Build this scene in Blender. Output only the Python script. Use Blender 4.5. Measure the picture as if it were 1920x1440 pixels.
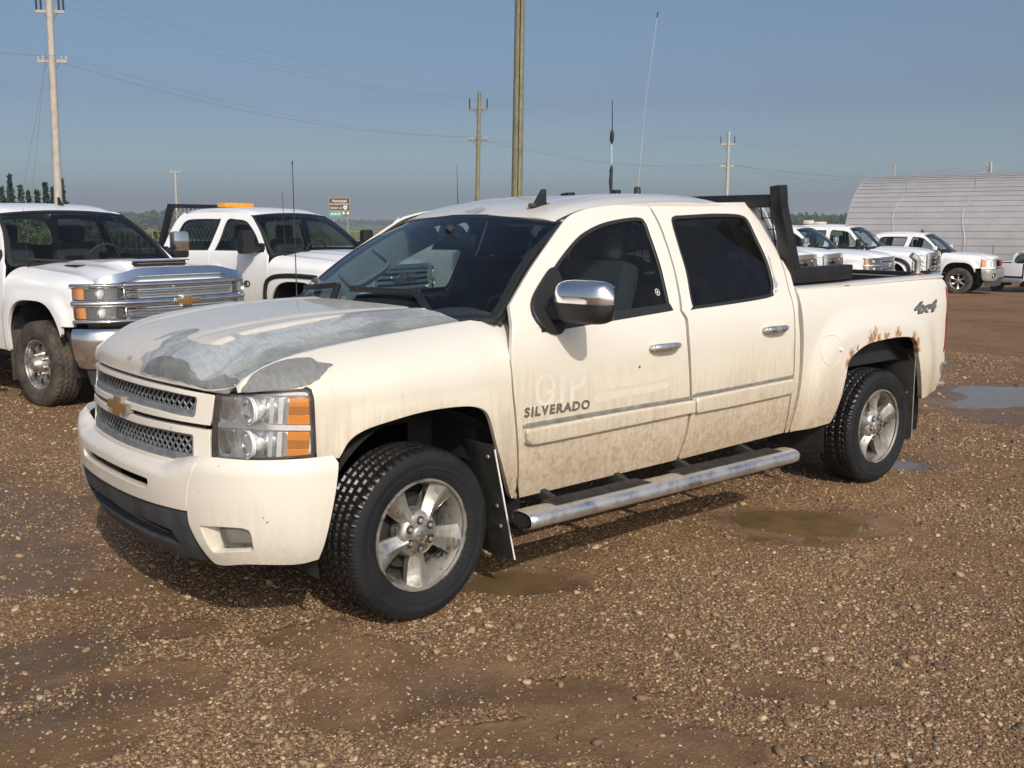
import bpy, bmesh, math, random
import numpy as np
from mathutils import Vector, Matrix
from mathutils.geometry import delaunay_2d_cdt

R = math.radians
random.seed(7)
rng = np.random.default_rng(11)
scene = bpy.context.scene
for o in list(bpy.data.objects):
    bpy.data.objects.remove(o)
col = scene.collection

# ------------------------------------------------------------------ camera
FPX, CAM, YAW, PIT = 1900.0, np.array([2.43, 4.42, 1.70]), R(-130.2), R(-8.93)
cam = bpy.data.cameras.new('camera')
cam.sensor_width = 36.0
cam.lens = 36.0 * FPX / 1920.0
cam.clip_start = 0.05
cam.clip_end = 9000.0
cam_o = bpy.data.objects.new('camera', cam)
col.objects.link(cam_o)
cam_o.location = CAM
cam_o.rotation_euler = (R(90) + PIT, 0, YAW - R(90))
scene.camera = cam_o
scene.render.resolution_x, scene.render.resolution_y = 1024, 768

# ------------------------------------------------------------------ sky and sun
SUN = Vector((0.36, 0.93, 0.69)).normalized()
SUN_EL = math.asin(SUN.z)
world = bpy.data.worlds.new('World')
scene.world = world
world.use_nodes = True
wn, wl = world.node_tree.nodes, world.node_tree.links
wn.clear()
w_out = wn.new('ShaderNodeOutputWorld')
w_bg = wn.new('ShaderNodeBackground')
w_sky = wn.new('ShaderNodeTexSky')
w_sky.sky_type = 'NISHITA'
w_sky.sun_disc = False
w_sky.sun_elevation = SUN_EL
w_sky.sun_rotation = math.atan2(SUN.x, SUN.y)
w_sky.altitude = 0.0
w_sky.air_density = 0.7
w_sky.dust_density = 4.0
w_sky.ozone_density = 3.0
w_bg.inputs['Strength'].default_value = 0.13
# smoke haze: an even elevation tint, the same all round the horizon
w_tc = wn.new('ShaderNodeTexCoord')
w_sep = wn.new('ShaderNodeSeparateXYZ')
w_ramp = wn.new('ShaderNodeValToRGB')
w_mix = wn.new('ShaderNodeMix')
w_mix.data_type = 'RGBA'
w_mix.blend_type = 'MULTIPLY'
w_mix.inputs[0].default_value = 1.0
cr = w_ramp.color_ramp
cr.elements[0].position, cr.elements[0].color = 0.0, (2.10, 2.22, 2.12, 1)
cr.elements[1].position, cr.elements[1].color = 0.6, (1.0, 1.0, 1.0, 1)
for pos, c_ in ((.039, (1.72, 1.85, 1.78)), (.075, (1.12, 1.17, 1.10)), (.114, (.88, .87, .84)), (.187, (.88, .90, .82))):
    e = cr.elements.new(pos); e.color = (*c_, 1)
wl.new(w_tc.outputs['Generated'], w_sep.inputs[0])
wl.new(w_sep.outputs['Z'], w_ramp.inputs[0])
wl.new(w_sky.outputs[0], w_mix.inputs[6])
wl.new(w_ramp.outputs[0], w_mix.inputs[7])
wl.new(w_mix.outputs[2], w_bg.inputs[0])
wl.new(w_bg.outputs[0], w_out.inputs[0])

sun = bpy.data.lights.new('sun', 'SUN')
sun.energy = 3.0
sun.angle = R(0.53)
sun.color = (1.0, 0.935, 0.84)
sun_o = bpy.data.objects.new('sun', sun)
col.objects.link(sun_o)
sun_o.rotation_euler = SUN.to_track_quat('Z', 'Y').to_euler()
sun_o.location = (10, 25, 20)

scene.view_settings.view_transform = 'Standard'
scene.view_settings.look = 'None'
scene.view_settings.exposure = 0.08
scene.view_settings.gamma = 1.0
scene.render.engine = 'CYCLES'

# ------------------------------------------------------------------ pixel <-> place
_fw = np.array([math.cos(PIT)*math.cos(YAW), math.cos(PIT)*math.sin(YAW), math.sin(PIT)])
_rt = np.array([math.sin(YAW), -math.cos(YAW), 0.0])
_up = np.cross(_rt, _fw)

def pj(P):
    d = np.asarray(P, float) - CAM
    z = d @ _fw
    return np.stack([960 + FPX*(d @ _rt)/z, 720 - FPX*(d @ _up)/z], -1)

def on(px, ax, v):
    d = _fw*FPX + _rt*(px[0]-960) - _up*(px[1]-720)
    return CAM + d*((v - CAM[ax])/d[ax])

WARP, WOFF = np.array([1, 1.0474, 1]), np.array([0, -.045, 0])   # the pickup's own frame in the world
def hit(f, pts, ul, vl, n=90):
    """surface parameters (u, v) of f seen at photo pixels"""
    U, V = np.meshgrid(np.linspace(*ul, n), np.linspace(*vl, n), indexing='ij')
    U, V = U.ravel(), V.ravel()
    Q = pj(f(U, V)*WARP+WOFF)
    out = []
    for p in pts:
        i = np.argmin(((Q - np.array(p[:2]))**2).sum(1))
        uv = np.array([U[i], V[i]])
        for _ in range(12):
            h = 1e-4
            a = np.array([uv, uv + [h, 0], uv + [0, h]])
            q = pj(f(a[:, 0], a[:, 1])*WARP+WOFF)
            r = np.array(p[:2]) - q[0]
            J = np.stack([(q[1]-q[0])/h, (q[2]-q[0])/h], 1)
            if abs(np.linalg.det(J)) < 1e-3:
                break
            s = np.linalg.solve(J, r)
            s = np.clip(s, -.08, .08)
            uv = uv + s
            uv = np.clip(uv, [ul[0]-.02, vl[0]-.02], [ul[1]+.02, vl[1]+.02])
            if abs(s).max() < 1e-6:
                break
        out.append(uv)
    return np.array(out)

class Cub:
    """smooth shape-preserving curve through points"""
    def __init__(s, xs, ys):
        o = np.argsort(xs)
        s.x, s.y = np.array(xs, float)[o], np.array(ys, float)[o]
        d = np.diff(s.y)/np.diff(s.x)
        m = np.zeros_like(s.x)
        m[0], m[-1] = d[0], d[-1]
        for i in range(1, len(d)):
            m[i] = 0 if d[i-1]*d[i] <= 0 else 2*d[i-1]*d[i]/(d[i-1]+d[i])
        s.m = m
    def __call__(s, t):
        t = np.clip(t, s.x[0], s.x[-1])
        i = np.clip(np.searchsorted(s.x, t) - 1, 0, len(s.x)-2)
        h = s.x[i+1]-s.x[i]
        k = (t - s.x[i])/h
        a, b = s.y[i], s.y[i+1]
        return (a*(2*k**3-3*k**2+1) + b*(3*k**2-2*k**3)
                + h*s.m[i]*(k**3-2*k**2+k) + h*s.m[i+1]*(k**3-k**2))

class Path2:
    """2D curve by arc length through points (Catmull-Rom)"""
    def __init__(s, pts):
        p = np.array(pts, float)
        q = np.vstack([2*p[0]-p[1], p, 2*p[-1]-p[-2]])
        out = []
        for i in range(1, len(q)-2):
            t = np.linspace(0, 1, 24, endpoint=False)[:, None]
            out.append(.5*(2*q[i]+(q[i+1]-q[i-1])*t+(2*q[i-1]-5*q[i]+4*q[i+1]-q[i+2])*t**2
                           + (3*q[i]-q[i-1]-3*q[i+1]+q[i+2])*t**3))
        s.p = np.vstack(out + [p[-1:]])
        e_ = s.p[-1]-s.p[-2]; s.p = np.vstack([s.p, s.p[-1]+e_/np.linalg.norm(e_)*.8])
        s.l = np.r_[0, np.cumsum(np.linalg.norm(np.diff(s.p, axis=0), axis=1))]
    def __call__(s, t):
        t = np.asarray(t, float)
        return np.stack([np.interp(t, s.l, s.p[:, 0]), np.interp(t, s.l, s.p[:, 1])], -1)

def smooth(pts, closed=True, step=.025):
    """Catmull-Rom outline; a point with a third entry is a sharp corner"""
    P = [np.array(p[:2], float) for p in pts]
    C = [len(p) > 2 for p in pts]
    n = len(P)
    out = []
    for i in range(n if closed else n-1):
        a, b = P[i], P[(i+1) % n]
        pa = P[i-1] if not C[i] and (closed or i > 0) else 2*a-b
        pb = P[(i+2) % n] if not C[(i+1) % n] and (closed or i+2 < n) else 2*b-a
        L = np.linalg.norm(b-a)
        k = max(1, int(math.ceil(L/step)))
        for j in range(k):
            t = j/k
            out.append(.5*(2*a+(b-pa)*t+(2*pa-5*a+4*b-pb)*t**2+(3*a-pa-3*b+pb)*t**3))
    if not closed:
        out.append(P[-1])
    return np.array(out)

def smooth3(pts, k=6):
    p = np.array(pts, float)
    q = np.vstack([2*p[0]-p[1], p, 2*p[-1]-p[-2]])
    o = []
    for i in range(1, len(q)-2):
        for t in np.arange(k)/k:
            o.append(.5*(2*q[i]+(q[i+1]-q[i-1])*t+(2*q[i-1]-5*q[i]+4*q[i+1]-q[i+2])*t**2+(3*q[i]-q[i-1]-3*q[i+1]+q[i+2])*t**3))
    return np.array(o+[p[-1]])

def ss(a, b, t):
    t = np.clip((t-a)/(b-a), 0, 1)
    return t*t*(3-2*t)

def inside(poly, q):
    x, y = q[:, 0], q[:, 1]
    c = np.zeros(len(q), bool)
    j = len(poly)-1
    for i in range(len(poly)):
        xi, yi, xj, yj = *poly[i], *poly[j]
        if yi != yj:
            c ^= ((yi > y) != (yj > y)) & (x < (xj-xi)*(y-yi)/(yj-yi)+xi)
        j = i
    return c

# lattice noise for shapes (numpy)
_lat = rng.random((256, 256))
def vnoise(x, y):
    x, y = np.asarray(x, float), np.asarray(y, float)
    xi, yi = np.floor(x).astype(int), np.floor(y).astype(int)
    fx, fy = x-xi, y-yi
    fx, fy = fx*fx*(3-2*fx), fy*fy*(3-2*fy)
    g = lambda a, b: _lat[a % 256, b % 256]
    return (g(xi, yi)*(1-fx)+g(xi+1, yi)*fx)*(1-fy)+(g(xi, yi+1)*(1-fx)+g(xi+1, yi+1)*fx)*fy
def fbm(x, y, o=4):
    s = 0; a = .5
    for k in range(o):
        s = s + a*(vnoise(x*2**k+17*k, y*2**k+31*k)-.5)
        a *= .5
    return s

# ------------------------------------------------------------------ objects
def link(name, me, parent=None, mat=None):
    o = bpy.data.objects.new(name, me)
    col.objects.link(o)
    if parent is not None:
        o.parent = parent
    if mat is not None and me is not None:
        me.materials.clear()
        for m in (mat if isinstance(mat, (list, tuple)) else [mat]):
            me.materials.append(m)
    return o

def empty(name, loc=(0, 0, 0), rz=0.0, parent=None):
    o = link(name, None, parent)
    o.empty_display_size = .2
    o.location = loc
    o.rotation_euler = (0, 0, rz)
    return o

def tag(o, label=None, cat=None, group=None, kind=None):
    if label: o['label'] = label
    if cat: o['category'] = cat
    if group: o['group'] = group
    if kind: o['kind'] = kind
    return o

def fnormal(f, u, v, out):
    h = 2e-3
    a = f(u+h, v)-f(u-h, v)
    b = f(u, v+h)-f(u, v-h)
    n = np.cross(a, b)
    n /= np.maximum(np.linalg.norm(n, axis=-1, keepdims=True), 1e-12)
    return n if (n @ np.array(out)).sum() > 0 else -n

def off(f, d, out):
    return lambda u, v: f(u, v) + fnormal(f, u, v, out)*(d(u, v)[..., None] if callable(d) else d)

def dens(poly, res):
    out = []
    n = len(poly)
    for i in range(n):
        a, b = poly[i], poly[(i+1) % n]
        L = np.linalg.norm(b-a)
        if L < 1e-5:
            continue
        k = max(1, int(math.ceil(L/res)))
        for j in range(k):
            out.append(a+(b-a)*j/k)
    return np.array(out)

def panel_mesh(f, outline, holes=(), res=.04, out=(0, 1, 0), hem=.016, rim=.003, name='panel'):
    """sheet cut to an outline in the surface's own (u, v), with a rolled hem along every edge"""
    loops = [dens(np.asarray(p, float), res) for p in [outline, *holes]]
    pts = np.vstack(loops)
    edges, k = [], 0
    for lp in loops:
        m = len(lp)
        edges += [(k+i, k+(i+1) % m) for i in range(m)]
        k += m
    lo, hi = loops[0].min(0), loops[0].max(0)
    gx = np.arange(lo[0]+res*.5, hi[0], res)
    gy = np.arange(lo[1]+res*.5, hi[1], res)
    if len(gx) and len(gy):
        G = np.stack(np.meshgrid(gx, gy, indexing='ij'), -1).reshape(-1, 2)
        keep = inside(loops[0], G)
        for h in loops[1:]:
            keep &= ~inside(h, G)
        G = G[keep]
        if len(G):
            ok = np.ones(len(G), bool)
            for c in range(0, len(G), 4000):
                d = ((G[c:c+4000, None]-pts[None])**2).sum(-1).min(1)
                ok[c:c+4000] = d > (res*.45)**2
            pts = np.vstack([pts, G[ok]])
    r = delaunay_2d_cdt([Vector(p) for p in pts], edges, [], 0, 1e-6)
    V2 = np.array([(v.x, v.y) for v in r[0]])
    T = np.array([list(t) for t in r[2]])
    cen = V2[T].mean(1)
    keep = inside(loops[0], cen)
    for h in loops[1:]:
        keep &= ~inside(h, cen)
    T = T[keep]
    P = f(V2[:, 0], V2[:, 1])
    N = fnormal(f, V2[:, 0], V2[:, 1], out)
    # orient
    tn = np.cross(P[T[:, 1]]-P[T[:, 0]], P[T[:, 2]]-P[T[:, 0]])
    fl = (tn*N[T[:, 0]]).sum(1) < 0
    T[fl] = T[fl][:, ::-1]
    faces = [tuple(t) for t in T]
    verts, norms = [P], [N]
    if hem > 0:
        cnt = {}
        for t in T:
            for a, b in ((t[0], t[1]), (t[1], t[2]), (t[2], t[0])):
                cnt[(a, b)] = 1
        bd = [(a, b) for (a, b) in cnt if (b, a) not in cnt]
        O = np.zeros_like(P)
        for a, b in bd:
            e_ = P[b]-P[a]
            o_ = np.cross(e_, N[a])
            L = np.linalg.norm(o_)
            if L > 1e-9:
                O[a] += o_/L; O[b] += o_/L
        bv = sorted({a for e_ in bd for a in e_})
        O[bv] /= np.maximum(np.linalg.norm(O[bv], axis=1, keepdims=True), 1e-9)
        base = len(P)
        idx = {v: i for i, v in enumerate(bv)}
        A = P[bv]+O[bv]*rim-N[bv]*rim
        nA = O[bv]*.75+N[bv]*.65
        nA /= np.linalg.norm(nA, axis=1, keepdims=True)
        B = A+O[bv]*.0004-N[bv]*hem
        verts += [A, A, B]; norms += [nA, O[bv], O[bv]]
        m = len(bv)
        for a, b in bd:
            i, j = idx[a], idx[b]
            faces.append((b, a, base+i, base+j))
            faces.append((base+m+j, base+m+i, base+2*m+i, base+2*m+j))
    V = np.vstack(verts); NN = np.vstack(norms)
    me = bpy.data.meshes.new(name)
    me.from_pydata([tuple(p) for p in V], [], faces)
    me.polygons.foreach_set('use_smooth', [True]*len(me.polygons))
    me.normals_split_custom_set_from_vertices([tuple(n) for n in NN])
    me.update()
    return me

def panel(name, f, outline, mat, parent, holes=(), **k):
    return link(name, panel_mesh(f, outline, holes, name=name, **k), parent, mat)

def mirror_copy(o, parent=None):
    c = o.copy()
    col.objects.link(c)
    c.scale = (o.scale[0], -o.scale[1], o.scale[2])
    c.location = (o.location[0], -o.location[1], o.location[2])
    c.parent = parent if parent is not None else o.parent
    return c

class MB:
    """collects primitives for ONE mesh"""
    def __init__(s):
        s.v, s.f, s.n = [], [], 0
    def add(s, V, F):
        s.v.append(np.asarray(V, float)); s.f += [tuple(i+s.n for i in q) for q in F]
        s.n += len(V); return s
    def box(s, c, d, rot=None, bev=0.0):
        d = np.array(d, float)/2
        if bev > 0:
            b = min(bev, d.min()*.9)
            bm = bmesh.new(); bmesh.ops.create_cube(bm, size=2)
            for v in bm.verts: v.co = Vector((v.co.x*d[0], v.co.y*d[1], v.co.z*d[2]))
            bmesh.ops.bevel(bm, geom=list(bm.edges), offset=b, segments=2, profile=.6, affect='EDGES')
            bm.verts.index_update()
            V = np.array([v.co[:] for v in bm.verts]); F = [[q.index for q in p.verts] for p in bm.faces]
            bm.free()
        else:
            V = np.array([(x, y, z) for x in (-1, 1) for y in (-1, 1) for z in (-1, 1)])*d
            F = [(0, 1, 3, 2), (4, 6, 7, 5), (0, 4, 5, 1), (2, 3, 7, 6), (0, 2, 6, 4), (1, 5, 7, 3)]
        if rot is not None:
            V = V @ np.array(rot.to_3x3() if isinstance(rot, Matrix) else rot).T
        return s.add(V+np.array(c), F)
    def bar(s, a, b, w, h, up=(0, 0, 1), bev=0.0):
        a, b = np.array(a, float), np.array(b, float)
        x = b-a; L = np.linalg.norm(x); x /= L
        y = np.cross(np.array(up, float), x); y /= np.linalg.norm(y)
        z = np.cross(x, y)
        return s.box((a+b)/2, (L, w, h), np.stack([x, y, z], 1), bev)
    def tube(s, path, r, n=10, cap=True, closed=False):
        path = np.array(path, float); m = len(path)
        r = np.broadcast_to(np.array(r, float), (m,))
        V, F = [], []
        t = np.gradient(path, axis=0) if not closed else np.roll(path, -1, 0)-np.roll(path, 1, 0)
        t /= np.linalg.norm(t, axis=1, keepdims=True)
        ref = np.array([0, 0, 1.0]) if abs(t[0, 2]) < .9 else np.array([1.0, 0, 0])
        for i in range(m):
            y = np.cross(ref, t[i]); y /= np.linalg.norm(y); z = np.cross(t[i], y); ref = z
            a = np.linspace(0, 2*np.pi, n, endpoint=False)[:, None]
            V.append(path[i]+r[i]*(np.cos(a)*y+np.sin(a)*z))
        V = np.vstack(V)
        for i in range(m if closed else m-1):
            for j in range(n):
                k = (i+1) % m
                F.append((i*n+j, i*n+(j+1) % n, k*n+(j+1) % n, k*n+j))
        if cap and not closed:
            F.append(tuple(range(n))[::-1]); F.append(tuple((m-1)*n+j for j in range(n)))
        return s.add(V, F)
    def cyl(s, a, b, r0, r1=None, n=16):
        return s.tube([a, b], [r0, r0 if r1 is None else r1], n)
    def lathe(s, prof, n=48, axis='y', c=(0, 0, 0), closed=False):
        """prof: (along axis, radius)"""
        prof = np.array(prof, float); m = len(prof)
        a = np.linspace(0, 2*np.pi, n, endpoint=False)
        V = np.zeros((m, n, 3))
        ca, sa = np.cos(a), np.sin(a)
        for i, (h, r) in enumerate(prof):
            if axis == 'y': V[i] = np.stack([r*ca, np.full(n, h), r*sa], 1)
            elif axis == 'x': V[i] = np.stack([np.full(n, h), r*ca, r*sa], 1)
            else: V[i] = np.stack([r*ca, r*sa, np.full(n, h)], 1)
        F = []
        for i in range(m if closed else m-1):
            k = (i+1) % m
            for j in range(n):
                F.append((i*n+j, k*n+j, k*n+(j+1) % n, i*n+(j+1) % n))
        return s.add(V.reshape(-1, 3)+np.array(c), F)
    def prism(s, poly, h0, h1, frame=None):
        """2D polygon extruded h0..h1; frame = 4x4 or (origin, ex, ey, ez)"""
        n = len(poly); poly = np.array(poly, float)
        V = np.vstack([np.c_[poly, np.full(n, h0)], np.c_[poly, np.full(n, h1)]])
        F = [tuple(range(n))[::-1], tuple(range(n, 2*n))]+[(i, (i+1) % n, n+(i+1) % n, n+i) for i in range(n)]
        if frame is not None:
            o, ex, ey, ez = [np.array(q, float) for q in frame]
            V = o+V[:, :1]*ex+V[:, 1:2]*ey+V[:, 2:]*ez
        return s.add(V, F)
    def grid(s, P, wrap=False):
        """P: (m, n, 3) quad sheet"""
        m, n = P.shape[:2]
        F = [(i*n+j, i*n+(j+1) % n, (i+1)*n+(j+1) % n, (i+1)*n+j) for i in range(m-1) for j in range(n if wrap else n-1)]
        return s.add(P.reshape(-1, 3), F)
    def mesh(s, name, angle=35, bevel=0.0, recalc=True):
        me = bpy.data.meshes.new(name)
        V = np.vstack(s.v)
        me.from_pydata([tuple(p) for p in V], [], s.f)
        bm = bmesh.new(); bm.from_mesh(me)
        if bevel > 0:
            bmesh.ops.remove_doubles(bm, verts=bm.verts, dist=1e-6)
            ed = [e_ for e_ in bm.edges if len(e_.link_faces) == 2 and e_.calc_face_angle(0) > R(30)]
            bmesh.ops.bevel(bm, geom=ed, offset=bevel, segments=2, profile=.6, affect='EDGES', clamp_overlap=True)
        if recalc:
            bmesh.ops.recalc_face_normals(bm, faces=bm.faces)
        bm.to_mesh(me); bm.free()
        me.polygons.foreach_set('use_smooth', [True]*len(me.polygons))
        me.set_sharp_from_angle(angle=R(angle))
        me.update()
        return me
    def build(s, name, mat, parent=None, **k):
        return link(name, s.mesh(name, **k), parent, mat)

def text_mesh(txt, size, depth, name='lettering', bold=0.0, shear=0.0, space=1.0):
    cu = bpy.data.curves.new(name, 'FONT')
    cu.body = txt; cu.size = size; cu.extrude = depth/2; cu.offset = bold; cu.shear = shear
    cu.space_character = space
    cu.resolution_u = 3
    cu.align_x, cu.align_y = 'LEFT', 'BOTTOM_BASELINE'
    o = bpy.data.objects.new(name, cu); col.objects.link(o)
    dg = bpy.context.evaluated_depsgraph_get()
    me = bpy.data.meshes.new_from_object(o.evaluated_get(dg))
    bpy.data.objects.remove(o); bpy.data.curves.remove(cu)
    me.name = name
    return me

def map_mesh(me, fn):
    n = len(me.vertices)
    a = np.zeros(n*3); me.vertices.foreach_get('co', a)
    b = fn(a.reshape(-1, 3)); me.vertices.foreach_set('co', b.ravel())
    me.update(); return me
# ------------------------------------------------------------------ materials
class NT:
    def __init__(s, name):
        s.m = bpy.data.materials.new(name); s.m.use_nodes = True
        s.t = s.m.node_tree; s.t.nodes.clear()
        s.out = s.t.nodes.new('ShaderNodeOutputMaterial')
    def n(s, typ, ins=None, **kw):
        x = s.t.nodes.new('ShaderNode'+typ)
        for k, v in kw.items(): setattr(x, k, v)
        for k, v in (ins or {}).items(): s.set(x, k, v)
        return x
    def set(s, x, k, v):
        i = x.inputs[k]
        if isinstance(v, bpy.types.Node): s.t.links.new(v.outputs[0], i)
        elif isinstance(v, bpy.types.NodeSocket): s.t.links.new(v, i)
        else:
            if hasattr(i.default_value, '__len__') and not hasattr(v, '__len__'): v = (v,)*len(i.default_value)
            if hasattr(v, '__len__') and len(v) == 3 and len(i.default_value) == 4: v = (*v, 1)
            i.default_value = v
    def mix(s, a, b, f, mode='MIX'):
        x = s.n('Mix', data_type='RGBA', blend_type=mode)
        s.set(x, 0, f); s.set(x, 6, a); s.set(x, 7, b)
        return x.outputs[2]
    def math(s, op, a, b=0.0, c=0.0, clamp=False):
        x = s.n('Math', operation=op, use_clamp=clamp)
        s.set(x, 0, a); s.set(x, 1, b); s.set(x, 2, c)
        return x.outputs[0]
    def ramp(s, fac, stops, mode='LINEAR'):
        x = s.n('ValToRGB'); x.color_ramp.interpolation = mode
        el = x.color_ramp.elements
        while len(el) < len(stops): el.new(.5)
        for q, (p, c) in zip(el, stops):
            q.position = p
            q.color = (c, c, c, 1) if not hasattr(c, '__len__') else ((*c, 1) if len(c) == 3 else c)
        s.set(x, 0, fac)
        return x.outputs[0]
    def obj(s): return s.n('TexCoord').outputs['Object']
    def geo(s): return s.n('NewGeometry').outputs['Position']
    def noise(s, vec, scale, detail=4, rough=.55, dist=0.0):
        return s.n('TexNoise', {'Vector': vec, 'Scale': scale, 'Detail': detail, 'Roughness': rough, 'Distortion': dist}).outputs[0]
    def sc(s, vec, v):
        return s.n('Mapping', {'Vector': vec, 'Scale': v}).outputs[0]
    def sep(s, vec): return s.n('SeparateXYZ', {0: vec}).outputs
    def bsdf(s, **k):
        x = s.n('BsdfPrincipled')
        for a, v in k.items():
            s.set(x, {'color': 'Base Color', 'rough': 'Roughness', 'metal': 'Metallic', 'coat': 'Coat Weight', 'coat_rough': 'Coat Roughness',
                      'spec': 'Specular IOR Level', 'normal': 'Normal', 'emit': 'Emission Color', 'estr': 'Emission Strength', 'trans': 'Transmission Weight',
                      'alpha': 'Alpha', 'ior': 'IOR', 'sub': 'Subsurface Weight', 'sheen': 'Sheen Weight'}.get(a, a), v)
        s.t.links.new(x.outputs[0], s.out.inputs[0])
        return x
    def bump(s, h, strength=.3, dist=.01, normal=None):
        x = s.n('Bump', {'Height': h, 'Strength': strength, 'Distance': dist})
        if normal is not None: s.set(x, 'Normal', normal)
        return x.outputs[0]

def simple(name, color, rough=.5, metal=0.0, coat=0.0, var=.0, vscale=20, bump=0.0, bscale=200, spec=.5):
    t = NT(name); p = t.obj(); c = color
    if var > 0:
        n = t.noise(p, vscale, 5)
        c = t.mix([q*(1-var) for q in color], [min(1, q*(1+var)) for q in color], t.ramp(n, [(.3, 0), (.7, 1)]))
    k = dict(color=c, rough=rough, metal=metal, coat=coat, spec=spec)
    if bump > 0: k['normal'] = t.bump(t.noise(p, bscale, 3), bump, .002)
    t.bsdf(**k)
    return t.m

def paint(name, clean, dust, grime, zlo, zhi, amount=1.0, extra=None, coat=.85, rough=.36):
    """car paint with road film: a thin dust everywhere, splashed grime low down"""
    t = NT(name); p = t.geo() if False else t.obj()
    x, y, z = t.sep(p)
    film = t.noise(p, 2.3, 5, .6)
    streak = t.noise(t.sc(p, (14, 14, 1.1)), 3.0, 6, .65)
    speck = t.noise(p, 42, 4, .6)
    hz = t.math('SUBTRACT', 1.0, t.math('DIVIDE', t.math('SUBTRACT', z, zlo), zhi-zlo), clamp=True)
    hz = t.math('ADD', hz, t.math('MULTIPLY', t.math('SUBTRACT', film, .5), .55))
    m1 = t.math('MULTIPLY', t.ramp(hz, [(.08, 0), (.45, .62), (.95, .85)]), amount)
    c = t.mix(clean, dust, m1)
    hg = t.math('ADD', t.math('MULTIPLY', hz, 1.0), t.math('MULTIPLY', t.math('SUBTRACT', streak, .5), .75))
    m2 = t.math('MULTIPLY', t.ramp(hg, [(.42, 0), (.72, .55), (1.05, 1.0)]), amount)
    m2 = t.math('MULTIPLY', m2, t.ramp(speck, [(.30, .55), (.65, 1.0)]))
    c = t.mix(c, grime, m2)
    spl = t.math('MULTIPLY', t.ramp(t.noise(p, 30, 4, .6), [(.555, 0), (.60, 1)]), t.ramp(hz, [(.55, 0), (.95, .40)]))
    c = t.mix(c, [q*.72 for q in grime], t.math('MULTIPLY', spl, amount))
    dots = t.ramp(t.noise(p, 95, 2, .5), [(.70, 0), (.735, 1)])
    c = t.mix(c, [q*.6 for q in grime], t.math('MULTIPLY', dots, t.math('MULTIPLY', m1, .35)))
    rg = t.math('ADD', rough, t.math('MULTIPLY', t.math('ADD', m1, m2), .22))
    ct = t.math('MULTIPLY', coat, t.math('SUBTRACT', 1.0, t.math('MULTIPLY', m1, .70)), clamp=True)
    if extra:
        c, rg = extra(t, p, c, rg)
    t.bsdf(color=c, rough=rg, coat=ct, coat_rough=.035, normal=t.bump(t.noise(p, 9, 2), .02, .02))
    return t.m

CLEAN, DUST, GRIME = (.685, .655, .585), (.61, .535, .405), (.35, .26, .17)

def rust_extra(t, p, c, rg):
    n = t.math('ADD', t.math('MULTIPLY', t.noise(t.sc(p, (1, 1, .8)), 62, 6, .72), .6), t.math('MULTIPLY', t.noise(p, 19, 5, .65), .4))
    pts = [(-3.205, .845, .030), (-3.24, .905, .036), (-3.30, .935, .020), (-3.45, .985, .040), (-3.49, 1.01, .034), (-3.54, .98, .026), (-3.63, .985, .030), (-3.655, 1.0, .018), (-3.77, 1.005, .034),
           (-3.80, .985, .018), (-3.99, .962, .032), (-4.045, .92, .030), (-4.065, .86, .022)]
    m = None
    for (x, z, r) in pts:
        d = t.n('VectorMath', {0: t.sc(p, (1, 0, .80)), 1: (x, 0, z*.80)}, operation='DISTANCE').outputs['Value']
        k = t.math('SUBTRACT', .9, t.math('DIVIDE', d, r*1.7))
        m = k if m is None else t.math('MAXIMUM', m, k)
    m = t.math('ADD', m, t.math('MULTIPLY', t.math('SUBTRACT', n, .5), 3.6))
    f = t.ramp(m, [(.30, 0), (.42, .35), (.55, .85), (.8, 1)])
    rc = t.ramp(n, [(.40, (.10, .035, .015)), (.5, (.30, .12, .035)), (.62, (.50, .28, .12)), (.75, (.60, .42, .22))])
    return t.mix(c, rc, f), t.math('ADD', rg, t.math('MULTIPLY', f, .4))

def chip_extra(t, p, c, rg):
    n = t.noise(p, 26, 2, .5)
    f = t.ramp(n, [(.735, 0), (.75, 1)])
    return t.mix(c, (.10, .09, .08), t.math('MULTIPLY', f, .8)), rg

M = {}
M['paint'] = paint('cream_paint', CLEAN, DUST, GRIME, .52, 1.26)
M['paint_bed'] = paint('cream_paint_rusting', CLEAN, DUST, GRIME, .42, 1.16, .85, rust_extra)
M['paint_top'] = paint('cream_paint_top', (.70, .67, .61), (.60, .55, .47), GRIME, .9, 2.0, .35)
M['paint_front'] = paint('cream_paint_front', (.72, .67, .585), (.62, .55, .43), (.30, .26, .19), .30, .85, .45, chip_extra)
M['white'] = paint('white_truck_paint', (.80, .80, .80), (.70, .68, .64), (.42, .35, .27), .45, 1.0, .55, coat=.6, rough=.28)
M['white_dirty'] = paint('white_truck_paint_dusty', (.80, .80, .79), (.66, .62, .55), (.44, .35, .24), .5, 1.25, .8, coat=.5, rough=.3)

def primer(name, a, b, c_, seed):
    t = NT(name); p = t.n('Mapping', {'Vector': t.obj(), 'Location': (seed, seed*2, 0)}).outputs[0]
    n = t.noise(t.sc(p, (1, 1.6, 1)), 3.2, 6, .62, .6)
    n2 = t.noise(t.sc(p, (3, 1, 1)), 24, 4, .6)
    c = t.ramp(n, [(.36, a), (.47, b), (.50, c_), (.66, b)])
    c = t.mix(c, [q*.72 for q in a], t.math('MULTIPLY', t.ramp(n2, [(.4, 0), (.75, 1)]), .5))
    t.bsdf(color=c, rough=t.math('ADD', .46, t.math('MULTIPLY', n2, .25)), normal=t.bump(n2, .06, .004))
    return t.m
M['primer'] = primer('bare_primer_blue_grey', (.22, .235, .245), (.31, .335, .355), (.37, .395, .41), 0)
M['primer_dark'] = primer('bare_metal_grey', (.115, .12, .118), (.165, .17, .168), (.215, .22, .217), 3.3)
M['primer_green'] = primer('bare_primer_green_grey', (.20, .22, .212), (.275, .295, .283), (.33, .35, .335), 6.1)
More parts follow.
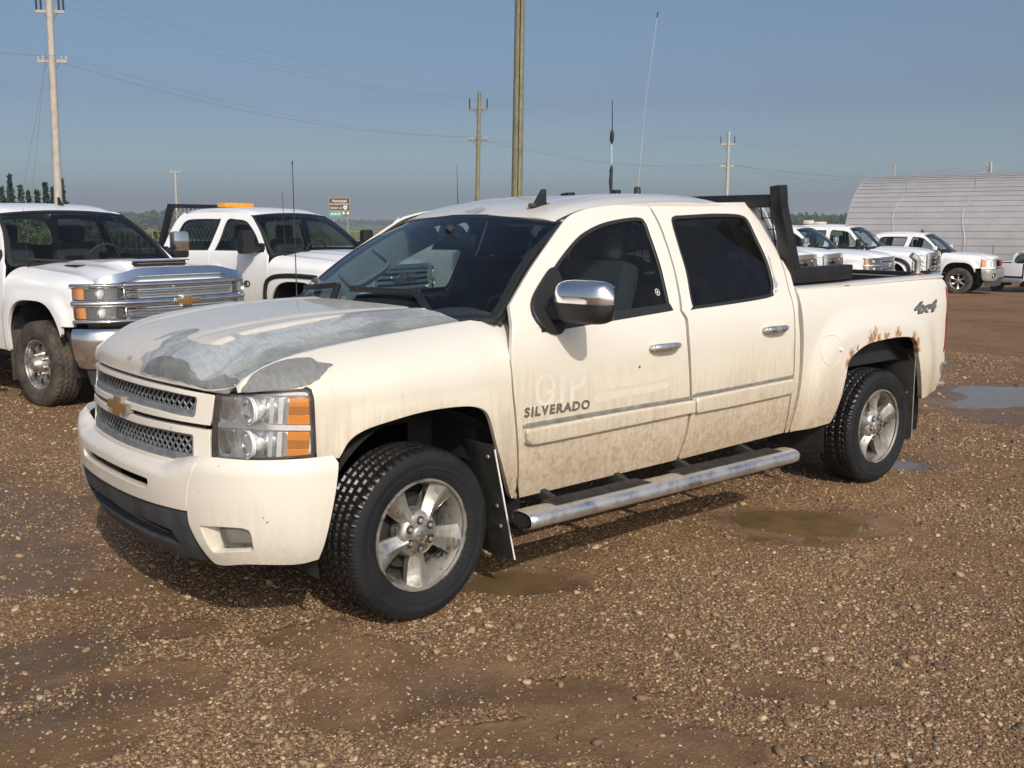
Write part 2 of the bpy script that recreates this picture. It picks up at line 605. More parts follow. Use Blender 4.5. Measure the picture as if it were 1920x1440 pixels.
M['clean_patch'] = simple('clean_paint', (.655, .615, .535), .38, 0, .4, .04)

M['black'] = simple('black_plastic', (.012, .012, .013), .52, 0, 0, .35, 8, .15, 600)
M['black_dusty'] = simple('dusty_black_plastic', (.024, .023, .021), .6, 0, 0, .5, 14, .2, 500)
M['valance'] = simple('grey_black_valance_plastic', (.045, .05, .056), .58, 0, 0, .35, 10, .2, 400)
M['trim'] = simple('black_rubber_trim', (.018, .018, .018), .45)
M['dark'] = simple('dark_void', (.012, .012, .012), .8)
M['under'] = simple('underbody_steel', (.03, .027, .024), .75, .2, 0, .4, 9)
M['liner'] = simple('wheel_liner_felt', (.022, .021, .020), .8, 0, 0, .5, 12, .4, 90)
M['grille'] = simple('grey_grille_plastic', (.20, .215, .225), .45, .25, 0, .3, 30)
M['silver_trim'] = simple('silver_dull_trim', (.34, .33, .30), .42, .5, 0, .25, 20)
M['interior'] = simple('dark_grey_interior', (.035, .038, .042), .75, 0, 0, .2, 30)
M['pillar'] = simple('light_grey_pillar_trim', (.30, .33, .33), .7, 0, 0, .1, 30)
M['dash'] = simple('dashboard_vinyl', (.10, .11, .11), .65, 0, 0, .15, 40)
M['seat'] = simple('charcoal_seat_fabric', (.030, .032, .036), .9, 0, 0, .3, 60)
M['white_plain'] = simple('white_enamel', (.78, .78, .77), .3)
M['red_plain'] = simple('red_plastic', (.45, .03, .02), .4)
M['bedliner'] = simple('black_bed_liner', (.014, .014, .015), .62, 0, 0, .3, 10, .3, 300)
M['rack'] = simple('black_rack_enamel', (.010, .010, .012), .5, 0, 0, .35, 7, .1, 120)
M['rack_brown'] = simple('rusty_brown_steel', (.11, .055, .035), .75, .2, 0, .5, 12)
M['mesh_steel'] = simple('expanded_steel', (.34, .32, .27), .5, .5, 0, .3, 40)
M['gold'] = simple('gold_emblem', (.30, .165, .05), .42, .35, .4, .2, 30)
M['orange_lamp'] = simple('amber_beacon', (.75, .30, .02), .35, 0, .4, .1)
M['tan_lamp'] = simple('tan_beacon', (.62, .55, .42), .45, 0, 0, .1)
M['plate_silver'] = simple('badge_silver', (.50, .50, .48), .3, .9)
M['badge_dark'] = simple('badge_dark', (.06, .06, .06), .4)

def chrome(name, dirt=.25, col=(.78, .79, .80), rough=.07, zscale=1.0, dirtcol=(.34, .28, .20)):
    t = NT(name); p = t.obj()
    n = t.noise(p, 9, 6, .65, .4)
    n2 = t.noise(t.sc(p, (6, 6, 1)), 14, 4, .6)
    d = t.math('MULTIPLY', t.ramp(t.math('ADD', t.math('MULTIPLY', n, .7), t.math('MULTIPLY', n2, .3)), [(.42, 0), (.62, 1)]), dirt)
    t.bsdf(color=t.mix(col, dirtcol, d), metal=t.math('SUBTRACT', 1.0, t.math('MULTIPLY', d, .75)), rough=t.math('ADD', rough, t.math('MULTIPLY', d, .5)))
    return t.m
M['chrome'] = chrome('chrome', .12)
M['chrome_dirty'] = chrome('dirty_chrome', .38, (.70, .71, .72), .26)
M['chrome_hood'] = chrome('hood_shield_chrome', .08, (.70, .76, .82), .10)
M['alloy'] = chrome('dusty_polished_alloy', .85, (.50, .485, .45), .30, 1, (.19, .17, .135))
M['alloy_clean'] = chrome('polished_alloy', .5, (.62, .61, .59), .2, 1, (.26, .23, .18))

def rubber(name, c0=(.016, .016, .017), c1=(.075, .062, .048), amt=.35, rough=.55, wet=.0):
    t = NT(name); p = t.obj()
    n = t.noise(p, 7, 6, .65); s = t.noise(p, 60, 3)
    f = t.math('MULTIPLY', t.ramp(n, [(.35, 0), (.7, 1)]), amt)
    t.bsdf(color=t.mix(c0, c1, f), spec=.3, rough=t.math('ADD', rough-wet, t.math('MULTIPLY', f, .3)), normal=t.bump(s, .15, .002))
    return t.m
M['tyre'] = rubber('tyre_sidewall', (.008, .009, .011), (.030, .029, .027), .4, .72)
M['tread'] = rubber('wet_tyre_tread', (.010, .010, .011), (.05, .038, .026), .3, .42, .14)
M['tyre_muddy'] = rubber('muddy_tyre', (.03, .028, .026), (.15, .12, .085), .7, .8)

def glass(name, tint, refl=1.0, rough=0.0, dirt=.0):
    t = NT(name)
    a = t.n('BsdfTransparent', {0: (*tint, 1)})
    b = t.n('BsdfGlossy', {0: (.95, .97, 1, 1), 1: rough})
    fr = t.n('Fresnel', {'IOR': 1.52})
    f = t.math('MULTIPLY', fr.outputs[0], refl, clamp=True)
    m = t.n('MixShader', {0: f, 1: a, 2: b})
    if dirt > 0:
        d = t.n('BsdfDiffuse', {0: (.45, .42, .36, 1)})  # dirt film on windows; on lamp lenses it stands in for brightness
        n = t.ramp(t.noise(t.obj(), 6, 6, .65), [(.35, .25), (.75, 1)])
        m = t.n('MixShader', {0: t.math('MULTIPLY', n, dirt), 1: m, 2: d})
    t.t.links.new(m.outputs[0], t.out.inputs[0])
    return t.m
M['glass_ws'] = glass('windshield_glass', (.78, .90, .90), .75, 0, .012)
M['glass_front'] = glass('front_window_glass', (.60, .71, .71), .6, 0, .02)
M['glass_dark'] = glass('privacy_glass', (.15, .17, .185), .7, 0, .02)
M['glass_row'] = glass('truck_glass', (.74, .82, .81), .7, 0, .012)
M['lens'] = glass('clear_lens', (.97, .98, .98), 1.7, .02, .15)  # pale diffuse film mixed in to brighten the headlight
M['fog_lens'] = glass('whitened_fog_lens', (.85, .86, .84), 1.3, .08, .45)  # heavier pale film brightens the fog lamp inside its shaded recess
def lensmat(name, c, rough=.12):
    t = NT(name); p = t.obj()
    t.bsdf(color=c, rough=rough, coat=1.0, coat_rough=.03, spec=.6)
    return t.m
M['amber'] = lensmat('amber_lens', (.80, .27, .012), .25)
M['amber_deep'] = lensmat('amber_lens_deep', (.50, .17, .01), .2)
M['red_lens'] = lensmat('red_tail_lens', (.30, .012, .02), .15)
M['reflector'] = simple('lamp_reflector', (.92, .93, .94), .14, .85, 0, .05, 40)
M['reflector_grey'] = simple('lamp_reflector_satin', (.86, .87, .87), .30, .15, 0, .12, 40)
M['lamp_dark'] = simple('lamp_bowl_dark', (.06, .065, .07), .25, .6)

M['clean_faint'] = simple('wiped_paint', (.635, .58, .475), .42, 0, .3, .05)
# ------------------------------------------------------------------ wheels
def tyre_mesh(Rt=.379, wd=.255, rb=.246, lugs=58, sub=6, seg=None, tread=True, name='tyre'):
    n = lugs*sub if tread else (seg or 64)
    h = wd/2
    tw = h*.80
    prof = [(-h*.80, rb-.004), (-h*.93, rb+.012), (-h, rb+.055), (-h*1.0, rb+.085), (-h*.97, Rt-.040), (-h*.90, Rt-.018)]
    ty = np.linspace(-tw, tw, 33 if tread else 9)
    prof += [(y, Rt - .006*(abs(y)/tw)**3) for y in ty]
    prof += [(h*.90, Rt-.018), (h*.97, Rt-.040), (h*.985, Rt-.046), (h*.985, Rt-.050), (h*1.0, Rt-.053), (h*1.012, rb+.082), (h*1.012, rb+.066), (h*.998, rb+.063), (h*.996, rb+.050), (h*1.0, rb+.047), (h*.99, rb+.042), (h*.965, rb+.040), (h*.93, rb+.012), (h*.80, rb-.004)]
    prof = np.array(prof)
    a = np.arange(n)*2*np.pi/n
    Y = np.repeat(prof[:, 0][:, None], n, 1); r = np.repeat(prof[:, 1][:, None], n, 1)
    if tread:
        k = np.arange(n)[None, :]
        for i, (y, _) in enumerate(prof):
            t = abs(y)/tw
            if t <= 1.001:
                g = 0.0
                for c, w_ in ((.20, .06), (.66, .075)):
                    if abs(t-c) < w_: g = 1.0
                sh = int(3*math.sin(y*80)) + (0 if t < .20 else (2 if t < .66 else 0)) + (2 if y < 0 else 0)
                lat = ((np.arange(n)+sh) % sub == 0)
                dep = np.where(lat, .010, np.where((np.arange(n)+sh) % sub == sub//2, .002, 0.0))
                if g: dep = np.full(n, .010)
                r[i] -= dep
            elif 1.0 < t < 1.17 and prof[i, 1] > Rt-.03:
                lat = ((np.arange(n)+(2 if y < 0 else 0)) % sub == 0)
                r[i] -= np.where(lat, .006, 0)
    V = np.stack([r*np.cos(a), Y, r*np.sin(a)], -1)
    m = len(prof)
    F = [(i*n+j, i*n+(j+1) % n, (i+1)*n+(j+1) % n, (i+1)*n+j) for i in range(m-1) for j in range(n)]
    me = bpy.data.meshes.new(name)
    me.from_pydata(V.reshape(-1, 3).tolist(), [], F)
    me.materials.append(M['tyre']); me.materials.append(M['tread'])
    mi = np.zeros(len(F), int)
    for q in range(m-1):
        if abs((prof[q, 0]+prof[q+1, 0])/2) < h*.93 and (prof[q, 1]+prof[q+1, 1])/2 > Rt-.03: mi[q*n:(q+1)*n] = 1
    me.polygons.foreach_set('material_index', mi)
    bm = bmesh.new(); bm.from_mesh(me); bmesh.ops.recalc_face_normals(bm, faces=bm.faces); bm.to_mesh(me); bm.free()
    me.polygons.foreach_set('use_smooth', [True]*len(F))
    me.set_sharp_from_angle(angle=R(38))
    return me

def bowtie(w, h):
    a, b = w/2, h/2
    s = .16*w
    return [(-a, -b*.42), (-a+s*.35, b*.42), (-s*1.05, b*.42), (-s*.95, b), (s*1.25, b), (s*1.10, b*.42), (a, b*.42), (a-s*.35, -b*.42), (s*1.05, -b*.42), (s*.95, -b), (-s*1.25, -b), (-s*1.10, -b*.42)]

def spoke(mb, ang, r0=.070, r1=.234, w0=.033, w1=.074, y0=.090, y1=.098, depth=.045, ridge=.012):
    nr, rows = 7, []
    across = np.array([-1, -.62, -.10, 0.10, .62, 1])
    for i in range(nr):
        t = i/(nr-1)
        r = r0+(r1-r0)*t
        w = w0+(w1-w0)*t**1.3
        y = y0+(y1-y0)*t - .012*math.sin(t*math.pi)
        hh = np.array([-.020, -.006, ridge, ridge, -.006, -.020])*(1-.35*t)
        rows.append([(r, c*w, y+q) for c, q in zip(across, hh)])
    T = np.array(rows)
    ca, sa = math.cos(ang), math.sin(ang)
    def w3(A): return np.stack([A[..., 0]*ca-A[..., 1]*sa, A[..., 2], A[..., 0]*sa+A[..., 1]*ca], -1)
    mb.grid(w3(T))
    B = T.copy(); B[..., 2] -= depth; B[..., 1] *= .75
    for e_ in (0, -1):
        mb.grid(w3(np.stack([T[:, e_], B[:, e_]], 0)))
    mb.grid(w3(B))

def rim_five_meshes():
    rim = MB()
    rim.lathe([(.108, .2315), (.117, .236), (.117, .243), (.110, .246), (.100, .241), (.098, .232), (.080, .222), (.030, .210), (-.02, .205), (-.09, .205), (-.11, .235)], 72)
    back = MB().lathe([(-.03, .0), (-.03, .205)], 48)
    disc = MB().lathe([(-.005, .05), (.0, .06), (.004, .165), (-.012, .168)], 48)
    sp = []
    for k in range(5):
        m_ = MB(); spoke(m_, R(-90)+k*2*math.pi/5 - R(0)); sp.append(m_)
    hub = MB().lathe([(.030, .112), (.066, .104), (.086, .094), (.0935, .084), (.0945, .070), (.094, .045), (.094, .0)], 48)
    cap = MB().lathe([(.090, .037), (.098, .036), (.101, .031), (.101, .0)], 32)
    bt = MB().prism(bowtie(.054, .019), .1005, .1035, ((0, 0, 0), (1, 0, 0), (0, 0, 1), (0, 1, 0)))
    lugs = []
    for k in range(6):
        a = R(30)+k*math.pi/3
        c = np.array([.0625*math.cos(a), 0, .0625*math.sin(a)])
        lugs.append((MB().lathe([(.0925, .0195), (.0955, .0190), (.0955, .0)], 16, c=c),
                     MB().lathe([(.085, .0112), (.103, .0112), (.107, .008), (.108, .0)], 6, c=c), c))
    return rim, back, disc, sp, hub, cap, bt, lugs

def make_wheel_five(parent, name='wheel'):
    """five-spoke alloy; axis y, outer face +y, centre at origin"""
    w = link('wheel', None, parent); w.empty_display_size = .1
    link('tyre', tyre_mesh(), w)
    rim, back, disc, sp, hub, cap, bt, lugs = rim_five_meshes()
    rim.build('rim', M['alloy'], w)
    back.build('wheel_back', M['dark'], w)
    disc.build('brake_disc', M['under'], w)
    for q in sp: q.build('spoke', M['alloy'], w, angle=22, bevel=.002)
    hub.build('hub', M['alloy_clean'], w)
    cap.build('centre_cap', M['alloy_clean'], w)
    bt.build('cap_emblem', M['chrome'], w)
    for a, b, c in lugs:
        a.build('lug_seat', M['dark'], w); b.build('lug_nut', M['chrome_dirty'], w)
    return w

def copy_tree(o, parent=None):
    c = o.copy(); col.objects.link(c)
    c.parent = parent
    for ch in o.children: copy_tree(ch, c)
    return c

# ------------------------------------------------------------------ the big cream pickup
T = empty('pickup_truck', tuple(WOFF))
T.scale = tuple(WARP)
tag(T, 'cream crew cab pickup with grey bare-metal patches peeling across its hood', 'pickup truck')

prof_cab = Cub([.28, .45, .60, .75, .90, 1.05, 1.15, 1.215, 1.262, 1.30, 1.50, 1.65, 1.76, 1.81, 1.835, 1.86],
               [.885, .925, .951, .967, .976, .979, .973, .962, .945, .922, .826, .752, .696, .664, .640, .590])
prof_bed = Cub([.28, .45, .60, .75, .90, 1.05, 1.15, 1.22, 1.28, 1.32, 1.345, 1.36],
               [.885, .915, .941, .955, .962, .965, .961, .953, .940, .925, .905, .88])
taper = Cub([-5, .10, .25, .40, .52, .60, .66, .74, .80], [.0, .0, -.006, -.020, -.042, -.075, -.125, -.205, -.28])
rtap = Cub([-4.8, -4.56, -4.40, -4.2, 5], [-.05, -.022, -.006, 0, 0])

def bulge(x, z, x0, a, z0, b, A, p=3.2, k=.80):
    d = (np.abs((x-x0)/a)**p + np.abs((z-z0)/b)**p)**(1/p)
    return A*(1-ss(k, 1.0, d))

def ys(x, z, bed=False):
    x, z = np.broadcast_arrays(np.asarray(x, float), np.asarray(z, float))
    y = (prof_bed(z) if bed else prof_cab(z)) + taper(x) + rtap(x)
    y = y + bulge(x, z, -.02, .52, .30, .80, .020) + bulge(x, z, -3.60, .84, .30, .92, .034, 3.6)
    y = y - .012*np.exp(-((z-.63)/.035)**2)*((x < -.48) & (x > -2.66))*0
    return y

def SIDE(u, v):
    u, v = np.broadcast_arrays(np.asarray(u, float), np.asarray(v, float))
    return np.stack([u, ys(u, v), v], -1)

def BEDS(u, v):
    u, v = np.broadcast_arrays(np.asarray(u, float), np.asarray(v, float))
    return np.stack([u, ys(u, v, True), v], -1)
bed_px = lambda pts, ul=(-5, -2.4), vl=(.25, 1.4): hit(BEDS, pts, ul, vl, 140)

seam_z = Cub([-.60, -.364, -.10, .136, .30, .484, .62, .70, .745, .80], [1.282, 1.268, 1.247, 1.226, 1.208, 1.183, 1.148, 1.112, 1.078, 1.05])
Z1, VT = 1.0, 1.35
def FEND(u, v):
    u, v = np.broadcast_arrays(np.asarray(u, float), np.asarray(v, float))
    z1 = np.minimum(Z1, seam_z(u)-.055)
    t = np.clip((v-Z1)/(VT-Z1), 0, 1.1)
    low = v <= Z1
    zl = np.where(v > .8, .8+(v-.8)*(z1-.8)/(Z1-.8), v)
    y1 = ys(u, z1)
    yt = .782
    yy = np.where(low, ys(u, zl), yt+(y1-yt)*np.cos(t*np.pi/2)**.9 if False else yt+(y1-yt)*(1-np.sin(np.clip(t, 0, 1)*np.pi/2)**2.2) - np.maximum(t-1, 0)*.2)
    zz = np.where(low, zl, z1+(seam_z(u)-z1)*np.sin(np.clip(t, 0, 1)*np.pi/2)**.82)
    return np.stack([u, yy, zz], -1)

side_px = lambda pts, ul=(-5, .7), vl=(.25, 1.85): hit(SIDE, pts, ul, vl, 140)
OUT = (0, 1, 0)

def corner(uv, px): return [(*a, 1) if len(p) > 2 else tuple(a) for a, p in zip(uv, px)]

# ---- fender
arch_f = [(636, 858, 1), (656, 825), (688, 804), (739, 787), (784, 774), (831, 765), (879, 761), (905, 766), (918, 779), (927, 809), (935, 841), (950, 896), (960, 934, 1)]
f_rear = [(963, 934, 1), (969, 904), (969, 841), (959, 716), (956, 654), (951, 572, 1)]
arch_uv = hit(FEND, arch_f, (-.6, .6), (.3, 1.0))
rear_uv = hit(FEND, f_rear, (-.7, .1), (.3, 1.3))
head_uv = hit(FEND, [(596, 861, 1), (594, 812), (590, 744), (583, 727, 1)], (.3, .62), (.7, 1.2))
_t = hit(FEND, [(545, 728), (505, 730), (470, 732)], (.4, .76), (.98, 1.36))
top_uv = [tuple(q) for q in _t] + [(.738, max(1.13, float(_t[-1][1])+.03), 1), (.74, VT, 1)]
seam_uv = [(.74, VT, 1), (.55, VT), (.3, VT), (0, VT), (-.30, VT), (-.40, VT, 1)]
apil_uv = [tuple(a) for a in hit(FEND, [(905, 600), (935, 582)], (-.7, -.2), (1.0, 1.36))]
outl = corner(head_uv, [(0, 0, 1), (0, 0), (0, 0), (0, 0, 1)]) + top_uv[:-1] + seam_uv + apil_uv + corner(rear_uv[::-1], f_rear[::-1]) + corner(arch_uv[::-1], arch_f[::-1])
fender = panel('fender', FEND, smooth(outl), M['paint'], T, res=.032, hem=.02)

# ---- doors (outer skins follow the photographed gaps)
gapf = [(966, 935, 1), (974, 904), (974, 841), (964, 716), (961, 654), (957, 572, 1)]
apil = [(975, 540), (999, 500), (1030, 455), (1053, 423), (1070, 404), (1102, 392), (1150, 385), (1212, 382, 1)]
gapm = [(1212, 382, 1), (1238, 430), (1262, 503), (1273, 560), (1275, 583), (1284, 598), (1288, 640), (1293, 741), (1290, 785), (1281, 826), (1268, 862, 1)]
fwin = [(1003, 574, 1), (1034, 507), (1074, 453), (1102, 430), (1140, 414), (1194, 406), (1211, 415), (1221, 440), (1240, 496), (1255, 559), (1258, 580, 1), (1159, 597), (1048, 613, 1), (1012, 616, 1)]
px = gapf + apil[:-1] + gapm
door_o = smooth(corner(side_px(px), px))
fwin_o = smooth(corner(side_px(fwin), fwin))
front_door = panel('front_door', SIDE, door_o, M['paint'], T, holes=[fwin_o], res=.04, hem=.02)

gapm2 = [(1218, 382, 1), (1243, 428), (1267, 502), (1279, 559), (1281, 581), (1291, 596), (1295, 640), (1299, 741), (1296, 785), (1287, 826), (1274, 861, 1)]
gapr = [(1469, 811, 1), (1481, 747), (1487, 701), (1489, 638), (1486, 571), (1468, 502), (1440, 431), (1414, 384), (1402, 379, 1)]
rwin = [(1259, 415), (1264, 404), (1284, 402), (1346, 399), (1390, 402), (1406, 415), (1421, 446), (1440, 487), (1451, 527), (1451, 546), (1440, 559), (1306, 580), (1299, 575), (1287, 515), (1271, 459)]
px = gapm2[::-1] + gapr[::-1]
px = gapm2 + gapr
rdoor_o = smooth(corner(side_px(px), px))
rwin_o = smooth(corner(side_px(rwin), rwin))
rear_door = panel('rear_door', SIDE, rdoor_o, M['paint'], T, holes=[rwin_o], res=.04, hem=.02)

cpx = [(1473, 811, 1), (1485, 747), (1491, 701), (1493, 638), (1490, 571), (1472, 502), (1444, 431), (1418, 384), (1406, 378, 1), (1424, 381, 1), (1448, 423), (1473, 486), (1489, 540), (1497, 590), (1500, 640), (1497, 715), (1478, 810, 1)]
cpil_o = smooth(corner(side_px(cpx), cpx))
cab_corner = panel('cab_corner', SIDE, cpil_o, M['paint'], T, res=.03, hem=.05)

# ---- cargo box side
bpx = [(1482, 810, 1), (1499, 747), (1507, 685), (1508, 610), (1497, 548, 1)]
bed_l = [tuple(a) for a in bed_px(bpx)]
xbf = bed_l[-1][0]
bed_rear = [tuple(a) for a in bed_px([(1776, 550), (1773, 600), (1771, 652), (1769, 690), (1753, 732, 1), (1731, 749, 1)], (-4.75, -4.0))]
arch_r = [(1729, 747, 1), (1727, 690), (1724, 668), (1721, 644), (1713, 633), (1693, 631), (1664, 635), (1630, 644), (1609, 658), (1593, 676), (1588, 697), (1577, 745), (1560, 787), (1556, 793, 1)]
arch_r_uv = bed_px(arch_r, (-4.4, -2.9))
bed_o = [(*bed_l[0], 1)] + bed_l[1:4] + [(xbf, 1.322, 1), (-3.4, 1.330), (-4.40, 1.338), (-4.50, 1.325), (-4.545, 1.27)] + \
    [bed_rear[0], bed_rear[1], bed_rear[2], bed_rear[3], (*bed_rear[4], 1)] + corner(arch_r_uv, arch_r)
bed_o = smooth(bed_o)
fuel_c = bed_px([(1561, 658)])[0]
circ = lambda c, r, n=36: np.array([(c[0]+r*math.cos(a), c[1]+r*math.sin(a)) for a in np.linspace(0, 2*np.pi, n, endpoint=False)])
bed_side = panel('bed_side', BEDS, bed_o, M['paint_bed'], T, holes=[circ(fuel_c, .098)], res=.035, hem=.03)
fuel_door = panel('fuel_door', BEDS, circ(fuel_c, .092), M['paint_bed'], bed_side, res=.03, hem=.012, rim=.002)
kx = bed_px([(1576, 655)])[0]
kp = BEDS(np.array([kx[0]]), np.array([kx[1]]))[0]
MB().lathe([(-.005, .013), (.008, .013), (.014, .009), (.016, 0)], 16, c=kp).build('fuel_door_knob', M['white_plain'], bed_side)
panel('fuel_pocket', off(BEDS, -.014, OUT), circ(fuel_c, .12), M['dark'], bed_side, res=.04, hem=0)

# ---- roof
rz_c = Cub([-.93, -1.02, -1.10, -1.22, -1.40, -1.65, -2.0, -2.3, -2.45, -2.55], [1.700, 1.750, 1.780, 1.814, 1.842, 1.866, 1.877, 1.868, 1.850, 1.815])
def ROOF(u, v):
    u, v = np.broadcast_arrays(np.asarray(u, float), np.asarray(v, float))
    t = np.abs(v)/.665
    edge = ss(.74, 1.06, t)**1.3*.034
    rib = .008*(np.exp(-((np.abs(v)-.46)/.028)**2)+np.exp(-((np.abs(v)-.30)/.028)**2))*ss(-1.25, -1.6, u)*ss(-2.50, -2.35, u)
    bow = .055*t**2*ss(-1.7, -.95, u)
    return np.stack([u-.0*bow, v, rz_c(u+bow*.55)-.022*t**2-edge+rib], -1)
ws_top = hit(ROOF, [(1047, 417), (980, 405), (885, 401)], (-1.3, -.9), (-.9, .9))
gut = hit(ROOF, [(1070, 402), (1102, 389), (1215, 379), (1310, 377), (1400, 375)], (-2.6, -.9), (.3, .95))
gy = [(float(a[0]), min(float(a[1]), .735)) for a in gut]
right = [(float(ws_top[0][0]), float(ws_top[0][1]), 1), (-1.10, .655), (-1.25, .664), (-1.7, .672), (-2.2, .668), (-2.44, .65), (-2.52, .59)]
xt = float(ws_top[2][0])
outl = [(xt+.012, 0)] + [(float(ws_top[1][0])+.004, float(ws_top[1][1]))] + right + [(-2.53, 0)] + [(a[0], -a[1], *a[2:]) for a in right[::-1]] + [(float(ws_top[1][0])+.004, -float(ws_top[1][1]))]
roof = panel('roof', ROOF, smooth(outl), M['paint_top'], T, res=.04, out=(0, 0, 1), hem=.03)
# gutter strips close the seam between roof and doors
for s in (1, -1):
    pth = [(-1.08, .635*s, 1.722), (-1.18, .648*s, 1.760), (-1.3, .652*s, 1.780), (-1.7, .656*s, 1.797), (-2.2, .652*s, 1.798), (-2.44, .635*s, 1.778), (-2.56, .63*s, 1.70)]
    MB().tube(smooth3(pth)-np.array([0, 0, .010]), .012, 8).build('roof_gutter', M['trim'], T)

# ---- hood
plan_h = Cub([0, .2, .4, .6, .72, .79, .85], [0, .004, .022, .062, .105, .138, .18])
hood_x = Cub([0, .03, .07, .13, .22, .34, .50, .80, 1.10, 1.40], [.868, .862, .835, .775, .680, .560, .40, .10, -.20, -.50])
hood_zc = Cub([0, .03, .07, .13, .22, .34, .50, .80, 1.10, 1.40], [1.058, 1.108, 1.152, 1.196, 1.236, 1.262, 1.284, 1.308, 1.312, 1.306])
def HOOD(u, v):
    u, v = np.broadcast_arrays(np.asarray(u, float), np.asarray(v, float))
    w = 1-ss(.02, .75, u)
    a = np.abs(v)
    x = hood_x(u)-plan_h(a)*w
    t = a/.78
    g = .90*(1-ss(.56, .93, t)) + .10*(1-np.minimum(t, 1)**2)
    groove = -.008*np.exp(-((a-.30-.10*ss(0, 1.0, u))/.030)**2)*ss(.10, .4, u)
    crease = .006*np.exp(-((a-.47-.03*ss(0, 1, u))/.022)**2)*ss(.08, .3, u)
    zs = seam_z(x)
    front = 1-ss(0, .12, u)
    zedge = zs*(1-front)+(np.minimum(zs, hood_zc(u)+.012))*front
    z = zedge+(hood_zc(u)-zedge)*g+groove+crease
    return np.stack([x, v, z], -1)
h_rear = hit(HOOD, [(864, 603), (833, 590), (800, 580), (740, 571)], (.8, 1.4), (-.9, .9))
hr = [(float(a[0]), float(a[1])) for a in h_rear]
right = [(.0, 0), (.0, .3), (.0, .55), (.0, .70), (.004, .762, 1), (.3, .768), (.7, .768), (float(hr[0][0]), .768, 1), (hr[1][0], hr[1][1]), (hr[2][0], hr[2][1])]
rearc = max(hr[3][0], .9)
outl = right[:] + [(hr[2][0]-.005, .2), (hr[2][0]-.006, 0), (hr[2][0]-.005, -.2)] + [(a[0], -a[1], *a[2:]) for a in right[:0:-1]]
hood = panel('hood', HOOD, smooth(outl), M['paint_top'], T, res=.016, out=(0, 0, 1), hem=.02)

def ragged(poly, amp, scale, seed, step=.006):
    p = dens(np.asarray(poly, float), step)
    d = np.roll(p, -1, 0)-np.roll(p, 1, 0)
    n = np.stack([d[:, 1], -d[:, 0]], 1); n /= np.maximum(np.linalg.norm(n, axis=1, keepdims=True), 1e-9)
    s = np.arange(len(p))*step
    q = fbm(p[:, 0]*scale+seed, p[:, 1]*scale+seed*1.7, 5)*2 + .9*fbm(p[:, 0]*scale*5+seed, p[:, 1]*scale*5, 3)
    return p+n*(q*amp)[:, None]
def patch(name, f, px, ul, vl, mat, parent, lift=.0008, amp=.02, scale=14, seed=1.0, out=(0, 0, 1), res=.03):
    uv = hit(f, px, ul, vl)
    return panel(name, off(f, lift, out), ragged(smooth([tuple(a) for a in uv]), amp, scale, seed), mat, parent, res=res, out=out, hem=0)

A_ = lambda u, v: (120+u/3.4286, 520+v/3.4286)
D_ = lambda u, v: (560+u/3.6923, 340+v/3.6923)
pk = [A_(490, 636), A_(505, 560), A_(520, 490), A_(600, 460), A_(640, 410), A_(700, 372), A_(600, 398), A_(690, 355), A_(790, 335), A_(860, 332), A_(865, 345), A_(790, 380), A_(830, 410), A_(900, 430), A_(1000, 432), A_(1060, 415), A_(1105, 395), A_(1065, 372), A_(1120, 362), A_(1160, 374), A_(1280, 352), A_(1390, 330), A_(1560, 295), A_(1720, 265), A_(1860, 232),
      D_(260, 945), D_(420, 905), D_(560, 890), D_(900, 893), D_(1010, 925), D_(1130, 972), D_(1000, 995), D_(800, 1030), D_(600, 1065), A_(1900, 400), A_(1700, 440), A_(1500, 490), A_(1320, 560), A_(1210, 635), A_(1130, 712), A_(1000, 718), A_(850, 706), A_(700, 680), A_(600, 655)]
uv = hit(HOOD, pk, (0, 1.4), (-.8, .77), 140)
uv[:, 0] = np.maximum(uv[:, 0], .006); uv[:, 1] = np.minimum(uv[:, 1], .766)
base = ragged(smooth([tuple(a) for a in uv], step=.012), .007, 22, 3.1)
base[:, 0] = np.clip(base[:, 0], .004, 1.37); base[:, 1] = np.minimum(base[:, 1], .7685)
panel('bare_patch', off(HOOD, .0008, (0, 0, 1)), base, M['primer'], hood, res=.016, out=(0, 0, 1), hem=0)
dk = [A_(500, 640), A_(510, 600), A_(580, 520), A_(650, 505), A_(740, 525), A_(800, 550), A_(815, 600), A_(850, 612), A_(865, 660), A_(950, 660), A_(1000, 640), A_(1050, 630), A_(1130, 660), A_(1120, 714), A_(850, 704), A_(600, 650)]
uv = hit(HOOD, dk, (0, .6), (-.8, .77), 120); uv[:, 0] = np.maximum(uv[:, 0], .010); uv[:, 1] = np.minimum(uv[:, 1], .76)
q = ragged(smooth([tuple(a) for a in uv], step=.012), .005, 30, 5.2); q[:, 0] = np.maximum(q[:, 0], .008); q[:, 1] = np.minimum(q[:, 1], .764)
panel('bare_metal', off(HOOD, .0016, (0, 0, 1)), q, M['primer_dark'], hood, res=.016, out=(0, 0, 1), hem=0)
gk = [A_(1090, 560), A_(1180, 520), A_(1300, 470), A_(1480, 410), A_(1700, 365), A_(1900, 330), D_(420, 1000), D_(640, 960), D_(900, 930), D_(1000, 940), D_(1080, 970), D_(900, 1003), D_(640, 1045), A_(1860, 400), A_(1640, 440), A_(1440, 500), A_(1290, 565), A_(1200, 625), A_(1080, 610)]
uv = hit(HOOD, gk, (0, 1.4), (-.8, .77), 140); uv[:, 1] = np.minimum(uv[:, 1], .758)
q = ragged(smooth([tuple(a) for a in uv], step=.012), .010, 20, 8.2); q[:, 1] = np.minimum(q[:, 1], .762); q[:, 0] = np.minimum(q[:, 0], 1.35)
panel('bare_primer', off(HOOD, .0015, (0, 0, 1)), q, M['primer_green'], hood, res=.016, out=(0, 0, 1), hem=0)
